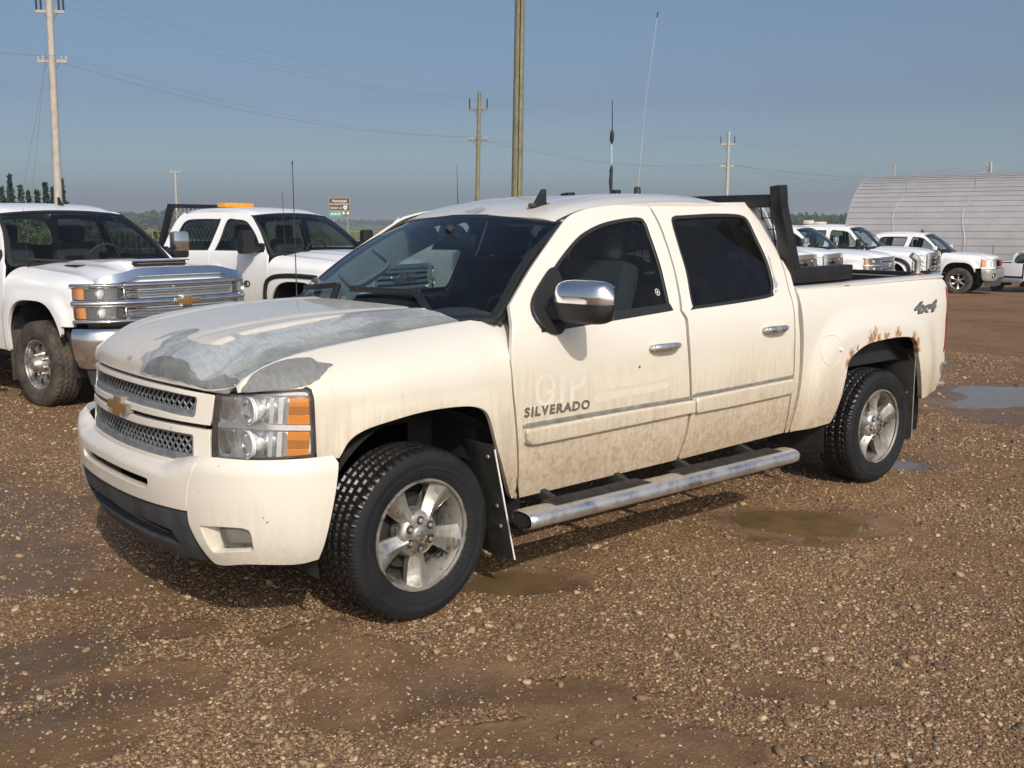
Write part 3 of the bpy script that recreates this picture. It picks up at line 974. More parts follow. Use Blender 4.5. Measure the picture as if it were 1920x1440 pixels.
patch('paint_chip', HOOD, [A_(405, 530), A_(410, 510), A_(425, 502), A_(440, 508), A_(436, 522), A_(420, 530)], (0, .4), (-.4, .5), M['primer'], hood, amp=.004, scale=40)
_cr = np.random.default_rng(3)
for k in range(26):
    q = base[_cr.integers(len(base))]+_cr.normal(0, .022, 2)
    if .02 < q[0] < 1.3 and abs(q[1]) < .75:
        r_ = .003+.007*_cr.random()
        panel('paint_chip', off(HOOD, .0012, (0, 0, 1)), np.array([(q[0]+r_*(.6+.8*_cr.random())*math.cos(a), q[1]+r_*(.6+.8*_cr.random())*math.sin(a)) for a in np.linspace(0, 2*np.pi, 9, endpoint=False)]), M['primer'], hood, res=.02, out=(0, 0, 1), hem=0)
# fender patch behind the headlight
fk = [A_(1140, 735), A_(1160, 695), A_(1220, 620), A_(1330, 560), A_(1450, 525), A_(1580, 517), A_(1640, 545), A_(1730, 560), A_(1690, 590), A_(1650, 640), A_(1600, 684), A_(1540, 700), A_(1400, 722), A_(1280, 733), A_(1180, 738)]
uv = hit(FEND, fk, (.2, .76), (.95, 1.36), 120); uv[:, 1] = np.minimum(uv[:, 1], 1.345)
q = ragged(smooth([tuple(a) for a in uv], step=.012), .007, 30, 2.2); q[:, 1] = np.minimum(q[:, 1], 1.346)
panel('bare_patch', off(FEND, .0008, OUT), q, M['primer_dark'], fender, res=.025, out=OUT, hem=0)
rk = [D_(1140, 215), D_(1180, 200), D_(1240, 185), D_(1290, 183), D_(1285, 205), D_(1240, 222), D_(1180, 218)]
patch('bare_patch', ROOF, rk, (-1.6, -.9), (-.5, .7), M['primer'], roof, amp=.006, scale=30)

# ---- front plan surfaces
plan_g = Path2([(.912, 0), (.909, .15), (.895, .32), (.862, .48), (.800, .615), (.735, .72), (.650, .835), (.575, .907), (.520, .952), (.45, .985)])
plan_b = Path2([(.978, 0), (.974, .2), (.955, .42), (.912, .61), (.845, .765), (.745, .885), (.62, .962), (.52, .992), (.42, 1.0)])
def plan_surf(path, prof, lean=0.0, z0=.9):
    def f(u, v):
        u, v = np.broadcast_arrays(np.asarray(u, float), np.asarray(v, float))
        a = np.abs(u); s = np.sign(u)+(u == 0)
        c = path(a); d = path(a+.006)-path(np.maximum(a-.006, 0))
        d /= np.linalg.norm(d, axis=-1, keepdims=True)
        nx, ny = d[..., 1], -d[..., 0]
        o = prof(v, a)
        return np.stack([c[..., 0]+nx*o-lean*(v-z0), s*(c[..., 1]+ny*o), v], -1)
    return f
GRL = plan_surf(plan_g, lambda z, a: -.10*np.maximum(z-1.02, 0)**1.0, .09)
bp = Cub([.30, .36, .40, .46, .55, .65, .74, .775, .80, .83], [-.075, -.045, -.030, -.014, -.004, .0, -.002, -.010, -.034, -.09])
b_dip = lambda a: .074*(1-ss(.42, .74, a))
BMP = plan_surf(plan_b, lambda z, a: bp(np.where(z > .62, z+b_dip(a)*ss(.60, .74, z), z)), .0)
FO = (1, .55, 0)
g_px = lambda pts: hit(GRL, pts, (-.9, 1.25), (.6, 1.15), 160)
b_px = lambda pts: hit(BMP, pts, (-1.1, 1.30), (.30, .84), 180)

# grille shell: cream upper frame and lower frame, mesh inserts, black slot between
def sym(o):   # outline given for u >= 0 from (0, top) round to (0, bottom)
    return o + [(-a[0], *a[1:]) for a in o[::-1] if a[0] > 1e-6]
UG = .628
def gsym(px, ztop, zbot, first=1):
    uv = [(float(a), float(b)) for a, b in g_px(px)]
    return smooth(sym([(0, ztop)] + [(*q, 1) if len(p) > 2 else q for q, p in zip(uv, px)] + [(0, zbot)]))
g1 = lambda u, v, *k: (*A_(u, v), *k)
_z = lambda u, v: float(g_px([A_(u, v)])[0][1])
up_o = gsym([g1(640, 700), g1(850, 743), g1(962, 760, 1), g1(936, 950, 1), g1(700, 912), g1(480, 860)], _z(640, 700)+.002, _z(480, 860))
up_h = gsym([g1(470, 682), g1(640, 722), g1(800, 756), g1(850, 770), g1(856, 790), g1(842, 890), g1(826, 906), g1(760, 897), g1(600, 858), g1(470, 822)], _z(470, 682), _z(470, 822))
lo_o = gsym([g1(480, 900), g1(700, 950), g1(930, 990, 1), g1(936, 1212, 1), g1(850, 1243), g1(600, 1192), g1(460, 1145)], _z(480, 900), _z(460, 1145)-.004)
lo_h = gsym([g1(470, 935), g1(640, 974), g1(790, 1003), g1(826, 1012), g1(832, 1030), g1(832, 1170), g1(822, 1192), g1(760, 1184), g1(600, 1150), g1(470, 1110)], _z(470, 935), _z(470, 1110)-.002)
UG = .628
grille = empty('grille', parent=T)
panel('upper_frame', GRL, up_o, M['paint_front'], grille, holes=[up_h], res=.03, out=(1, 0, 0), hem=.03)
panel('lower_frame', GRL, lo_o, M['paint_front'], grille, holes=[lo_h], res=.03, out=(1, 0, 0), hem=.03)
for hh in (up_h, lo_h):
    c_ = hh.mean(0)
    inner = c_+(hh-c_)*np.array([.972, .70])+np.array([0, .010]); outer = c_+(hh-c_)*np.array([1.004, 1.02])
    panel('bezel', off(GRL, -.010, (1, 0, 0)), outer, M['grille'], grille, holes=[inner], res=.03, out=(1, 0, 0), hem=.03, rim=.004)
    panel('backing', off(GRL, -.075, (1, 0, 0)), outer*1.02-c_*.02, M['dark'], grille, res=.06, out=(1, 0, 0), hem=0)
    mb = MB()
    MF = off(GRL, -.032, (1, 0, 0))
    zmin, zmax = inner[:, 1].min()-.01, inner[:, 1].max()+.01
    H = zmax-zmin; pitch = .0385; sl = .92
    u0 = -.60
    while u0 < .60:
        for sg in (1, -1):
            n_ = 9
            tt = np.linspace(0, 1, n_)
            uu = u0+sg*sl*H*(tt-.5); vv = zmin+H*tt
            ok = inside(outer, np.stack([uu, vv], 1))
            if ok.sum() > 1:
                i0, i1 = np.where(ok)[0][[0, -1]]
                P = MF(uu[i0:i1+1], vv[i0:i1+1])
                P = P + np.array([.004*sg, 0, 0])
                mb.tube(P, .0042, 4, cap=False)
        u0 += pitch
    mb.build('mesh_insert', M['grille'], grille, angle=60)
panel('nose_gap', off(GRL, -.030, (1, 0, 0)), smooth(sym([(0, 1.075), (.3, 1.075), (UG, 1.068, 1), (UG, 1.0, 1), (.3, 1.0), (0, 1.0)])), M['dark'], grille, res=.05, out=(1, 0, 0), hem=0)
panel('slot', off(GRL, -.035, (1, 0, 0)), smooth(sym([(0, .93), (.3, .93), (UG-.02, .93, 1), (UG-.02, .89, 1), (.3, .89), (0, .885)])), M['dark'], grille, res=.05, out=(1, 0, 0), hem=0)
# emblem
ec = GRL(np.array([0.0]), np.array([.915]))[0]
fr = (ec+np.array([.012, 0, 0]), (0, 1, 0), (-.09, 0, 1), (1, 0, .09))
emblem = MB().prism(bowtie(.238, .092), -.030, .004, fr).build('emblem', M['silver_trim'], T, bevel=.003)
MB().prism(bowtie(.226, .082), .002, .009, fr).build('emblem_face', M['gold'], emblem, bevel=.002)

# ---- bumper
cz = lambda pts: [tuple(a) for a in b_px(pts)]
us = cz([(366, 890), (351, 920), (351, 958)])
ub = cz([(391, 1046)])[0]
mid_o = smooth(sym([(0, .737), (.30, .741), (.50, .762), (.60, .785), (us[0][0]-.004, .800, 1), (us[1][0]-.006, us[1][1]), (us[2][0]-.006, us[2][1], 1), (.45, .575), (.2, .568), (0, .566)]))
slot_h = smooth(sym([(0, .672), (.2, .672), (.36, .672), (.385, .665), (.385, .635), (.37, .625), (.2, .620), (0, .620)]))
bumper = empty('front_bumper', parent=T)
panel('centre_cover', BMP, mid_o, M['paint_front'], bumper, holes=[slot_h], res=.035, out=(1, 0, 0), hem=.03, rim=.004)
panel('slot_back', off(BMP, -.05, (1, 0, 0)), slot_h*1.05, M['dark'], bumper, res=.08, out=(1, 0, 0), hem=0)
c_out = [(us[0][0]+.004, .802, 1), (us[1][0]+.002, us[1][1]), (us[2][0], us[2][1]-.02), (us[2][0]+.012, .50), (ub[0]+.004, ub[1]), (ub[0]+.05, .362)]
cr_ = cz([(470, 1058), (557, 1058), (597, 1049), (610, 1013), (629, 922), (634, 868)])
cr2 = c_out+[(a[0], a[1]) for a in cr_[:2]]+[(*cr_[2], 1), cr_[3], cr_[4], (cr_[5][0], cr_[5][1], 1)]+[(cr_[5][0]-.01, .798, 1), (.95, .800), (.80, .802)]
fog = cz([(372, 985, 1), (410, 987), (455, 990), (466, 994), (472, 1006), (477, 1034, 1), (440, 1036), (405, 1038), (393, 1030)])
fog_o = smooth(corner(np.array(fog), [(0, 0, 1), (0, 0), (0, 0), (0, 0), (0, 0), (0, 0, 1), (0, 0), (0, 0), (0, 0)]))
b_corner = panel('corner_cover', BMP, smooth(cr2), M['paint_front'], bumper, holes=[fog_o], res=.03, out=FO, hem=.03, rim=.004)
fc = fog_o.mean(0)
umax = fog_o[:, 0].max()
FREC = off(BMP, lambda u, v: -.006-.045*ss(fog_o[:, 0].min(), fc[0]-.02, u), FO)
f_rec = panel('fog_recess', FREC, fc+(fog_o-fc)*1.03, M['paint_front'], bumper, res=.02, out=FO, hem=0)
lens_px = cz([(405, 990, 1), (452, 993), (464, 996), (470, 1006), (475, 1032, 1), (430, 1030), (417, 1026)])
lens_o = smooth(corner(np.array(lens_px), [(0, 0, 1), (0, 0), (0, 0), (0, 0), (0, 0, 1), (0, 0), (0, 0)]))
FL = off(BMP, -.020, FO)
f_lamp = panel('fog_lamp', FL, lens_o, M['fog_lens'], bumper, res=.02, out=FO, hem=.02)
panel('fog_bezel', off(BMP, -.030, FO), lens_o.mean(0)+(lens_o-lens_o.mean(0))*1.10, M['black'], bumper, holes=[lens_o.mean(0)+(lens_o-lens_o.mean(0))*.96], res=.02, out=FO, hem=.01)
panel('fog_reflector', off(BMP, -.045, FO), lens_o.mean(0)+(lens_o-lens_o.mean(0))*1.05, M['reflector_grey'], bumper, res=.02, out=FO, hem=0)
val_o = smooth(sym([(0, .560), (.3, .562), (us[2][0]-.004, .565, 1), (us[2][0]+.010, .48), (ub[0]-.006, .365, 1), (.55, .345), (.3, .335), (0, .33)]))
vh = smooth(sym([(0, .475), (.30, .475), (.50, .47, 1), (.535, .40, 1), (.3, .385), (0, .382)]))
VAL = plan_surf(plan_b, lambda z, a: bp(z)-.012-.10*np.maximum(.50-z, 0), .0)
panel('valance', VAL, val_o, M['valance'], bumper, holes=[vh], res=.035, out=(1, 0, 0), hem=.04, rim=.005)
panel('valance_duct', off(VAL, -.06, (1, 0, 0)), vh.mean(0)+(vh-vh.mean(0))*1.08, M['black'], bumper, res=.05, out=(1, 0, 0), hem=0)
# shelf behind the bumper's top edge and closing plate under the lamps
for s in (1, -1):
    MB().box((.48, .50*s, .66), (.20, .50, .18)).build('bumper_beam', M['dark'], bumper)

# ---- headlight
hp = [(405, 737, 1), (480, 735), (560, 729), (577, 730), (584, 744), (588, 812), (588, 857, 1), (500, 864), (398, 866, 1), (397, 820), (400, 777)]
HL_o = smooth(corner(g_px(hp), hp))
hl_c = HL_o.mean(0)
sc_ = lambda o, k, c=None: (o.mean(0) if c is None else c)+(o-(o.mean(0) if c is None else c))*np.array(k)
headlight = empty('headlight', parent=T)
panel('lamp_frame', off(GRL, -.004, FO), sc_(HL_o, (1.012, 1.02)), M['black_dusty'], headlight, holes=[sc_(HL_o, (.965, .95))], res=.025, out=FO, hem=.02)
panel('lens', off(GRL, .003, FO), sc_(HL_o, (.972, .96)), M['lens'], headlight, res=.025, out=FO, hem=.012)
panel('lamp_back', off(GRL, lambda u, v: -.034-.006*np.sin(u*95)*np.sin(v*60), FO), sc_(HL_o, (1.0, 1.0)), M['reflector_grey'], headlight, res=.012, out=FO, hem=0)
u0_, u1_ = HL_o[:, 0].min(), HL_o[:, 0].max()
z0_, z1_ = HL_o[:, 1].min(), HL_o[:, 1].max()
zm = (z0_+z1_)/2-.004
rect = lambda a, b, c, d: np.array([(a, c), (b, c), (b, d), (a, d)])
W_ = u1_-u0_
panel('divider', off(GRL, -.010, FO), rect(u0_+.02, u1_-.018, zm-.008, zm+.008), M['reflector_grey'], headlight, res=.02, out=FO, hem=.04)
panel('lip', off(GRL, -.012, FO), rect(u0_+.02, u1_-.018, z0_+.010, z0_+.020), M['reflector'], headlight, res=.02, out=FO, hem=.04)
panel('lip', off(GRL, -.012, FO), rect(u0_+.02, u1_-.022, z1_-.026, z1_-.016), M['reflector_grey'], headlight, res=.02, out=FO, hem=.04)
for zc, hh in ((zm+.066, .052), (zm-.068, .052)):
    ua, ub_ = u1_-.108, u1_-.024
    for k in range(3):
        d0 = zc-hh+k*hh*2/3
        panel('turn_reflector', off(GRL, -.018-.004*(k == 1), FO), rect(ua, ub_, d0+.002, d0+hh*2/3-.002), M['amber_deep'] if k == 1 else M['amber'], headlight, res=.02, out=FO, hem=.012)
    # bowl with bulb, aimed forward
    uc = u0_+W_*.36
    bc = GRL(np.array([uc]), np.array([zc]))[0]
    bowl = MB().lathe([(.030, .056), (.026, .054), (.0, .047), (-.03, .034), (-.045, .018), (-.048, .0)], 32, axis='x', c=bc+np.array([-.030, .008, 0])).build('bowl', M['reflector'], headlight)
    MB().lathe([(.034, .0585), (.036, .056), (.030, .053), (.02, .055)], 32, axis='x', c=bc+np.array([-.030, .008, 0])).build('bowl_ring', M['reflector_grey'], headlight)
    MB().lathe([(-.04, .008), (-.005, .009), (.004, .006), (.006, 0)], 12, axis='x', c=bc+np.array([-.030, .008, 0])).build('bulb', M['lamp_dark'], headlight)
    # stepped side reflectors
    for k in range(5):
        a0 = u0_+W_*(.50+.048*k)
        d_ = -.030+.003*k
        panel('facet', off(GRL, (lambda dd, aa: (lambda u, v: dd+.20*(u-aa)))(d_, a0), FO), rect(a0, a0+W_*.045, zc-hh*.95, zc+hh*.95), M['reflector'] if k % 2 == 0 else M['reflector_grey'], headlight, res=.02, out=FO, hem=.004)
    panel('facet', off(GRL, lambda u, v: -.026+.16*(v-zc), FO), rect(u0_+.022, u0_+W_*.20, zc-hh*.95, zc+hh*.9), M['reflector'], headlight, res=.02, out=FO, hem=.004)
panel('lamp_gap', off(GRL, -.060, FO), sc_(HL_o, (1.09, 1.16)), M['dark'], headlight, res=.04, out=FO, hem=0)

# ---- windscreen, cowl
wt_x = lambda y: xt + .012 - .060*(np.abs(y)/.68)**2.2
wb_x = lambda y: -.300 - .175*(np.abs(y)/.865)**2.4
def WS(u, v):
    """u = y fraction -1..1 (half widths), v = 0 bottom .. 1 top"""
    u, v = np.broadcast_arrays(np.asarray(u, float), np.asarray(v, float))
    yb, yt_ = u*.885, u*.700
    y = yb+(yt_-yb)*v
    xb, xtop = wb_x(yb), wt_x(yt_)
    zb = 1.245+.045*np.abs(u)**2
    zt = 1.752-.040*np.abs(u)**2.2
    bow = .030*np.sin(np.pi*np.clip(v, 0, 1))
    return np.stack([xb+(xtop-xb)*v+bow*.8, y, zb+(zt-zb)*v+bow], -1)
wo = np.array([(u, v) for u, v in smooth([(-.985, .03), (-.97, .5), (-.965, .95), (-.90, .988), (-.4, .998), (0, 1.0), (.4, .998), (.90, .988), (.965, .95), (.97, .5), (.985, .03), (.9, .0), (.4, -.01), (0, -.01), (-.4, -.01), (-.9, .0)], step=.05)])
windshield = panel('windshield', WS, wo, M['glass_ws'], T, res=.06, out=(1, 0, 1), hem=0)
fr_in = np.array([(u*.968, .5+(v-.5)*.945) for u, v in wo])
fr_out = np.array([(u*1.012, .5+(v-.5)*1.012) for u, v in wo])
panel('windshield_frit', off(WS, .002, (1, 0, 1)), fr_out, M['trim'], windshield, holes=[fr_in], res=.05, out=(1, 0, 1), hem=.02)
# pillar filler under the door frame edge
for s in (1, -1):
    a = np.array([WS(np.array([s*.985]), np.array([t]))[0] for t in np.linspace(-.02, 1.0, 12)])
    MB().tube(a+np.array([-.035, -.014*s, -.022]), .020, 8).build('windshield_pillar', M['trim'], T)
def COWL(u, v):
    u, v = np.broadcast_arrays(np.asarray(u, float), np.asarray(v, float))
    t = np.abs(u)/.76
    return np.stack([wb_x(u)+.01+.22*v, u, 1.247-.05*v+.028*t**2], -1)
co = smooth([(-.80, -.02, 1), (-.4, -.02), (0, -.02), (.4, -.02), (.80, -.02, 1), (.76, .26, 1), (.60, .62), (.4, .9), (0, .9), (-.4, .9), (-.60, .62), (-.76, .26, 1)], step=.05)
panel('cowl', COWL, co, M['black_dusty'], T, res=.06, out=(0, 0, 1), hem=.02)
for pv, el, ba, bb in (((822, 592), (786, 556), (664, 549), (793, 557)), ((663, 566), (640, 541), (578, 546), (641, 542))):
    q = hit(WS, [el, ba, bb], (-1, 1), (-.05, .5))
    P_ = off(WS, .03, (1, 0, 1))(q[:, 0], q[:, 1])
    pv_ = hit(COWL, [pv], (-.8, .8), (-.05, .9))[0]
    b0 = COWL(np.array([pv_[0]]), np.array([pv_[1]]))[0]+np.array([0, 0, .012])
    wip = MB()
    wip.bar(b0, P_[0], .034, .022, bev=.005)
    wip.bar(P_[0], P_[0]*.35+P_[1]*.65, .024, .024, bev=.004)
    wiper = wip.build('wiper', M['black'], T)
    MB().bar(P_[2], P_[1], .016, .030, bev=.003).build('wiper_blade', M['trim'], wiper)
    MB().lathe([(0, .022), (.02, .02), (.026, .012), (.028, 0)], 14, axis='z', c=b0-np.array([0, 0, .012])).build('wiper_pivot', M['black'], wiper)
# ---- side glass and trims
def ring(o, k_in, k_out=1.0):
    c = (o.min(0)+o.max(0))/2
    return c+(o-c)*k_out, c+(o-c)*k_in
def inset(o, d):
    """offset a closed outline inwards by d"""
    p = np.asarray(o, float)
    a = np.roll(p, 1, 0); b = np.roll(p, -1, 0)
    t = b-a; t /= np.maximum(np.linalg.norm(t, axis=1, keepdims=True), 1e-9)
    n = np.stack([-t[:, 1], t[:, 0]], 1)
    area = .5*np.sum(p[:, 0]*np.roll(p[:, 1], -1)-np.roll(p[:, 0], -1)*p[:, 1])
    return p+n*(d if area > 0 else -d)
GL = off(SIDE, -.014, OUT)
for door, wo_, gm in ((front_door, fwin_o, M['glass_front']), (rear_door, rwin_o, M['glass_dark'])):
    panel('window_glass', GL, inset(wo_, -.004), gm, door, res=.08, hem=0)
    panel('window_seal', off(SIDE, -.003, OUT), inset(wo_, -.002), M['trim'], door, holes=[inset(wo_, .018)], res=.05, hem=.014, rim=.003)
# black belt strip under the front window
bl = side_px([(1008, 600), (1050, 601), (1159, 586), (1256, 571)])
bs = [(bl[0][0]-.005, bl[0][1]-.01, 1), (bl[3][0], bl[3][1]+.004, 1), (bl[3][0]-.005, bl[3][1]-.028, 1), (-.86, 1.222), (bl[0][0]-.01, bl[0][1]-.055, 1)]
panel('belt_strip', off(SIDE, .003, OUT), smooth(bs), M['trim'], front_door, res=.05, hem=.012)
# chrome handles in their cups
def handle(door, pc):
    c = side_px([pc])[0]
    cup = np.array([(c[0]+.085*math.cos(a)*(.75), c[1]+.052*math.sin(a)*(1 if math.sin(a) > 0 else .75)) for a in np.linspace(0, 2*np.pi, 28, endpoint=False)])
    panel('handle_cup', off(SIDE, .0025, OUT), cup, M['paint'], door, res=.02, hem=.006, rim=.002)
    h = empty('door_handle', parent=door)
    P = lambda dx, dz, dy: np.array([c[0]+dx, float(ys(np.array([c[0]+dx]), np.array([c[1]+dz]))[0])+dy, c[1]+dz])
    b = MB(); n_ = 14
    rows = []
    for t in np.linspace(-1, 1, n_):
        hw = .0205*(1-abs(t)**5*.45); y_ = .040-.020*abs(t)**3
        rows.append([P(.108*t, hw*math.sin(q), y_+.011*math.cos(q)) for q in np.linspace(0, 2*np.pi, 10, endpoint=False)])
    b.grid(np.array(rows), wrap=True)
    b.add(np.array(rows[0]), [tuple(range(10))]); b.add(np.array(rows[-1]), [tuple(range(10))[::-1]])
    b.build('handle_bar', M['chrome_dirty'], h, angle=50)
    for dx in (-.085, .085):
        MB().box(P(dx, 0, .016), (.034, .040, .026), bev=.006).build('handle_mount', M['chrome_dirty'], h)
handle(front_door, (1243, 649)); handle(rear_door, (1450, 616))
# body-side mouldings with a dull strip on top
def moulding(door, px, cap):
    uv = side_px(px); o = smooth(corner(uv, px), step=.03)
    panel('side_moulding', off(SIDE, .030, OUT), inset(o, .012), M['paint'], door, res=.03, hem=.024, rim=.013)
    uv = side_px(cap); o = smooth(corner(uv, cap), step=.03)
    panel('moulding_strip', off(SIDE, .010, OUT), o, M['silver_trim'], door, res=.04, hem=.010, rim=.003)
F_ = lambda u, v, *k: (940+u/3.2, 560+v/3.2, *k)
moulding(front_door, [F_(140, 783, 1), F_(640, 690), F_(1146, 606, 1), F_(1146, 680, 1), F_(640, 783), F_(190, 872), F_(152, 862), F_(140, 830)], [F_(132, 755, 1), F_(640, 668), F_(1146, 586, 1), F_(1146, 598, 1), F_(640, 682), F_(132, 772, 1)])
moulding(rear_door, [F_(1158, 596, 1), F_(1400, 545), F_(1745, 478, 1), F_(1740, 545), F_(1725, 566), F_(1400, 638), F_(1160, 684, 1)], [F_(1152, 572, 1), F_(1400, 528), F_(1748, 459, 1), F_(1748, 470, 1), F_(1400, 540), F_(1152, 584, 1)])

# ---- lettering on the flank
def side_text(txt, p0, p1, height, depth, lift, mat, name, parent, sf=None, **k):
    sf = sf or SIDE
    me = text_mesh(txt, 1.0, 1.0, name, **k)
    n = len(me.vertices); a = np.zeros(n*3); me.vertices.foreach_get('co', a); a = a.reshape(-1, 3)
    x0, x1 = a[:, 0].min(), a[:, 0].max(); y0, y1 = a[:, 1].min(), a[:, 1].max()
    A, B = side_px([p0, p1]) if sf is SIDE else bed_px([p0, p1])
    def fn(q):
        t = (q[:, 0]-x0)/(x1-x0); h = (q[:, 1]-y0)/(y1-y0)*height; d = q[:, 2]*depth
        u = A[0]+(B[0]-A[0])*t; v = A[1]+(B[1]-A[1])*t+h
        P = sf(u, v); N = fnormal(sf, u, v, OUT)
        return P+N*(lift+d)[:, None]
    return link(name, map_mesh(me, fn), parent, mat)
side_text('SILVERADO', F_(135, 712), F_(525, 658), .046, .006, .003, M['plate_silver'], 'badge', front_door, bold=.028, space=1.2)
side_text('4x4', (1716, 589), (1756, 583), .075, .006, .004, M['plate_silver'], 'badge', bed_side, sf=BEDS, bold=.02, shear=.35)
side_text('4x4', (1715, 590), (1757, 584), .083, .003, .002, M['badge_dark'], 'badge_outline', bed_side, sf=BEDS, bold=.045, shear=.35)
K_ = lambda u, v, *k: (940+u/6.4, 560+v/6.4, *k)
def ghost(px, holes=(), seed=1.0):
    rg_ = lambda q: ragged(smooth(corner(side_px(q), q), step=.02), .0012, 60, seed, .004)
    panel('ghost_lettering', off(SIDE, .0014, OUT), rg_(px), M['clean_patch'], front_door, holes=[rg_(h) for h in holes], res=.02, hem=0)
ghost([K_(695, 905, 1), K_(745, 870, 1), K_(752, 1245, 1), K_(702, 1255, 1)])
ghost([K_(820, 1235, 1), K_(822, 1040), K_(840, 930), K_(890, 872), K_(1020, 835, 1), K_(1015, 950), K_(985, 1035), K_(930, 1085), K_(868, 1105, 1), K_(866, 1228, 1)], [[K_(868, 1040, 1), K_(872, 960), K_(905, 905), K_(975, 885, 1), K_(968, 960), K_(940, 1015)]])
gpts = []
for a in np.linspace(-30, 215, 22): gpts.append(K_(525+128*math.cos(R(a)), 1085-190*math.sin(R(a))-25*math.cos(R(a))))
for a in np.linspace(215, 345, 14): gpts.append(K_(525+128*math.cos(R(a)), 1105-185*math.sin(R(a))-25*math.cos(R(a))))
gpts += [K_(640, 1078, 1), K_(548, 1100, 1), K_(545, 1150, 1), K_(598, 1135)]
for a in np.linspace(345, 215, 14): gpts.append(K_(525+80*math.cos(R(a)), 1105-138*math.sin(R(a))-16*math.cos(R(a))))
for a in np.linspace(215, 20, 20): gpts.append(K_(525+80*math.cos(R(a)), 1085-140*math.sin(R(a))-16*math.cos(R(a))))
ghost(gpts)
gh = F_
for pts in ([gh(565, 545), gh(565, 400), gh(820, 360), gh(1060, 345), gh(1060, 440), gh(900, 500), gh(700, 530)], [gh(565, 620), gh(575, 570), gh(740, 545), gh(1000, 495), gh(985, 540), gh(730, 590)]):
    uv = side_px(pts)
    panel('ghost_block', off(SIDE, .0010, OUT), ragged(smooth([tuple(q) for q in uv]), .006, 25, 1.3), M['clean_faint'], front_door, res=.05, hem=0)
hb = side_px([(1199, 688)])[0]
MB().lathe([(0, .008), (.0015, .007), (.002, 0)], 12, c=SIDE(np.array([hb[0]]), np.array([hb[1]]))[0]).build('door_dent', M['rack_brown'], front_door)
# peeled window surround on the rear door
E_ = lambda u, v, *k: (940+u/3.2, 340+v/3.2, *k)
for pts in ([E_(1598, 445), E_(1612, 470), E_(1625, 530), E_(1640, 575), E_(1648, 610), E_(1636, 612), E_(1628, 560), E_(1612, 500)], [E_(1640, 600), E_(1655, 605), E_(1655, 635), E_(1640, 640)], [E_(1638, 652), E_(1652, 650), E_(1650, 668), E_(1640, 668)]):
    panel('peeled_edge', off(SIDE, .0012, OUT), ragged(smooth([tuple(q) for q in side_px(pts)], step=.006), .003, 60, 2.0, .003), M['primer'], rear_door, res=.02, hem=0)
# window etching
sc1 = side_px([(1236, 546)])[0]
me_ = MB()
for r0, r1 in ((.017, .014), (.006, 0.0)):
    a = np.linspace(0, 2*np.pi, 20, endpoint=False)
    P0 = off(SIDE, -.0125, OUT)(sc1[0]+r0*np.cos(a), sc1[1]+r0*np.sin(a)); P1 = off(SIDE, -.0125, OUT)(sc1[0]+r1*np.cos(a), sc1[1]+r1*np.sin(a))
    me_.grid(np.stack([P0, P1]), wrap=True)
me_.build('window_mark', M['white_plain'], front_door)

# ---- mirrors
def mirror_unit(s):
    m = empty('side_mirror', parent=T)
    # sail: swept black base on the door corner
    sp_ = [(1000, 548), (1006, 575, 1), (1030, 520), (1056, 500), (1080, 560), (1062, 600), (1048, 622, 1), (1022, 618), (1004, 600), (996, 575)]
    uv = side_px([(999, 560), (1015, 530), (1036, 505), (1052, 540), (1056, 590), (1049, 623), (1025, 619), (1006, 602), (997, 580)])
    panel('mirror_base', off(SIDE, .022, OUT), smooth([tuple(a) for a in uv], step=.03), M['black'], m, res=.03, hem=.03, rim=.008)
    c = on((1096, 566), 1, 1.125)
    c = np.array([c[0], 1.125, c[2]])
    # head: rounded box, long across the truck
    def head(k, zlo, zhi):
        rows = []
        for t in np.linspace(-1, 1, 15):
            w = (1-abs(t)**3.2)**.45 if abs(t) < 1 else 0.02
            w = max(w, .05)
            y = c[1]+.150*t*k
            sec = []
            for q in np.linspace(0, 2*np.pi, 20, endpoint=False):
                cx, cz_ = math.cos(q), math.sin(q)
                ex = np.sign(cx)*abs(cx)**.75; ez = np.sign(cz_)*abs(cz_)**.62
                zz = .100*ez*(.86+.14*w)*w**.35*k
                xx = .085*ex*w*k
                if xx < 0: xx *= .55
                zz = min(max(zz, zlo), zhi)
                sec.append((c[0]+xx-.02*t, y, c[2]+zz))
            rows.append(sec)
        return MB().grid(np.array(rows), wrap=True)
    head(1.0, -1, -.004).build('mirror_shell', M['black'], m, angle=50)
    head(1.015, -.006, 1).build('mirror_cap', M['chrome'], m, angle=50)
    MB().bar(c+np.array([-.0, -.09, -.045]), c+np.array([.03, -.20, -.065]), .10, .075, bev=.02).build('mirror_arm', M['black'], m)
    MB().box(c+np.array([-.052, .005, 0]), (.006, .23, .15), bev=.002).build('mirror_glass', M['chrome'], m)
    if s < 0: m.scale = (1, -1, 1)
    return m
mirror_unit(1)

# ---- mirrored skins for the passenger side
def mirror_tree(o):
    c = copy_tree(o, o.parent)
    c.scale = (1, -1, 1)
    return c
no_pass = []
for o in (fender, front_door, rear_door, cab_corner, bed_side, headlight):
    c = mirror_tree(o)
    for ch in list(c.children):
        if ch.name.split('.')[0] in ('badge', 'badge_outline', 'ghost_lettering', 'ghost_block', 'bare_patch', 'peeled_edge', 'window_mark', 'door_dent', 'fuel_door_knob'):
            bpy.data.objects.remove(ch)
for o in (b_corner, f_rec, f_lamp):
    mirror_copy(o)

# ---- wheels
w0 = make_wheel_five(T)
WX = -3.645
hubf = on((787, 997), 1, .93)
for i, (x, y) in enumerate(((0.0, .868), (WX, .862), (0.0, -.868), (WX, -.862))):
    w = w0 if i == 0 else copy_tree(w0, T)
    w.location = (x+(.028 if x == 0 else 0), y, .388)
    w.rotation_euler = (0, R((0, 36, 40, 77)[i]), (0, 0, math.pi, math.pi)[i] + (R(3) if x == 0 else 0))

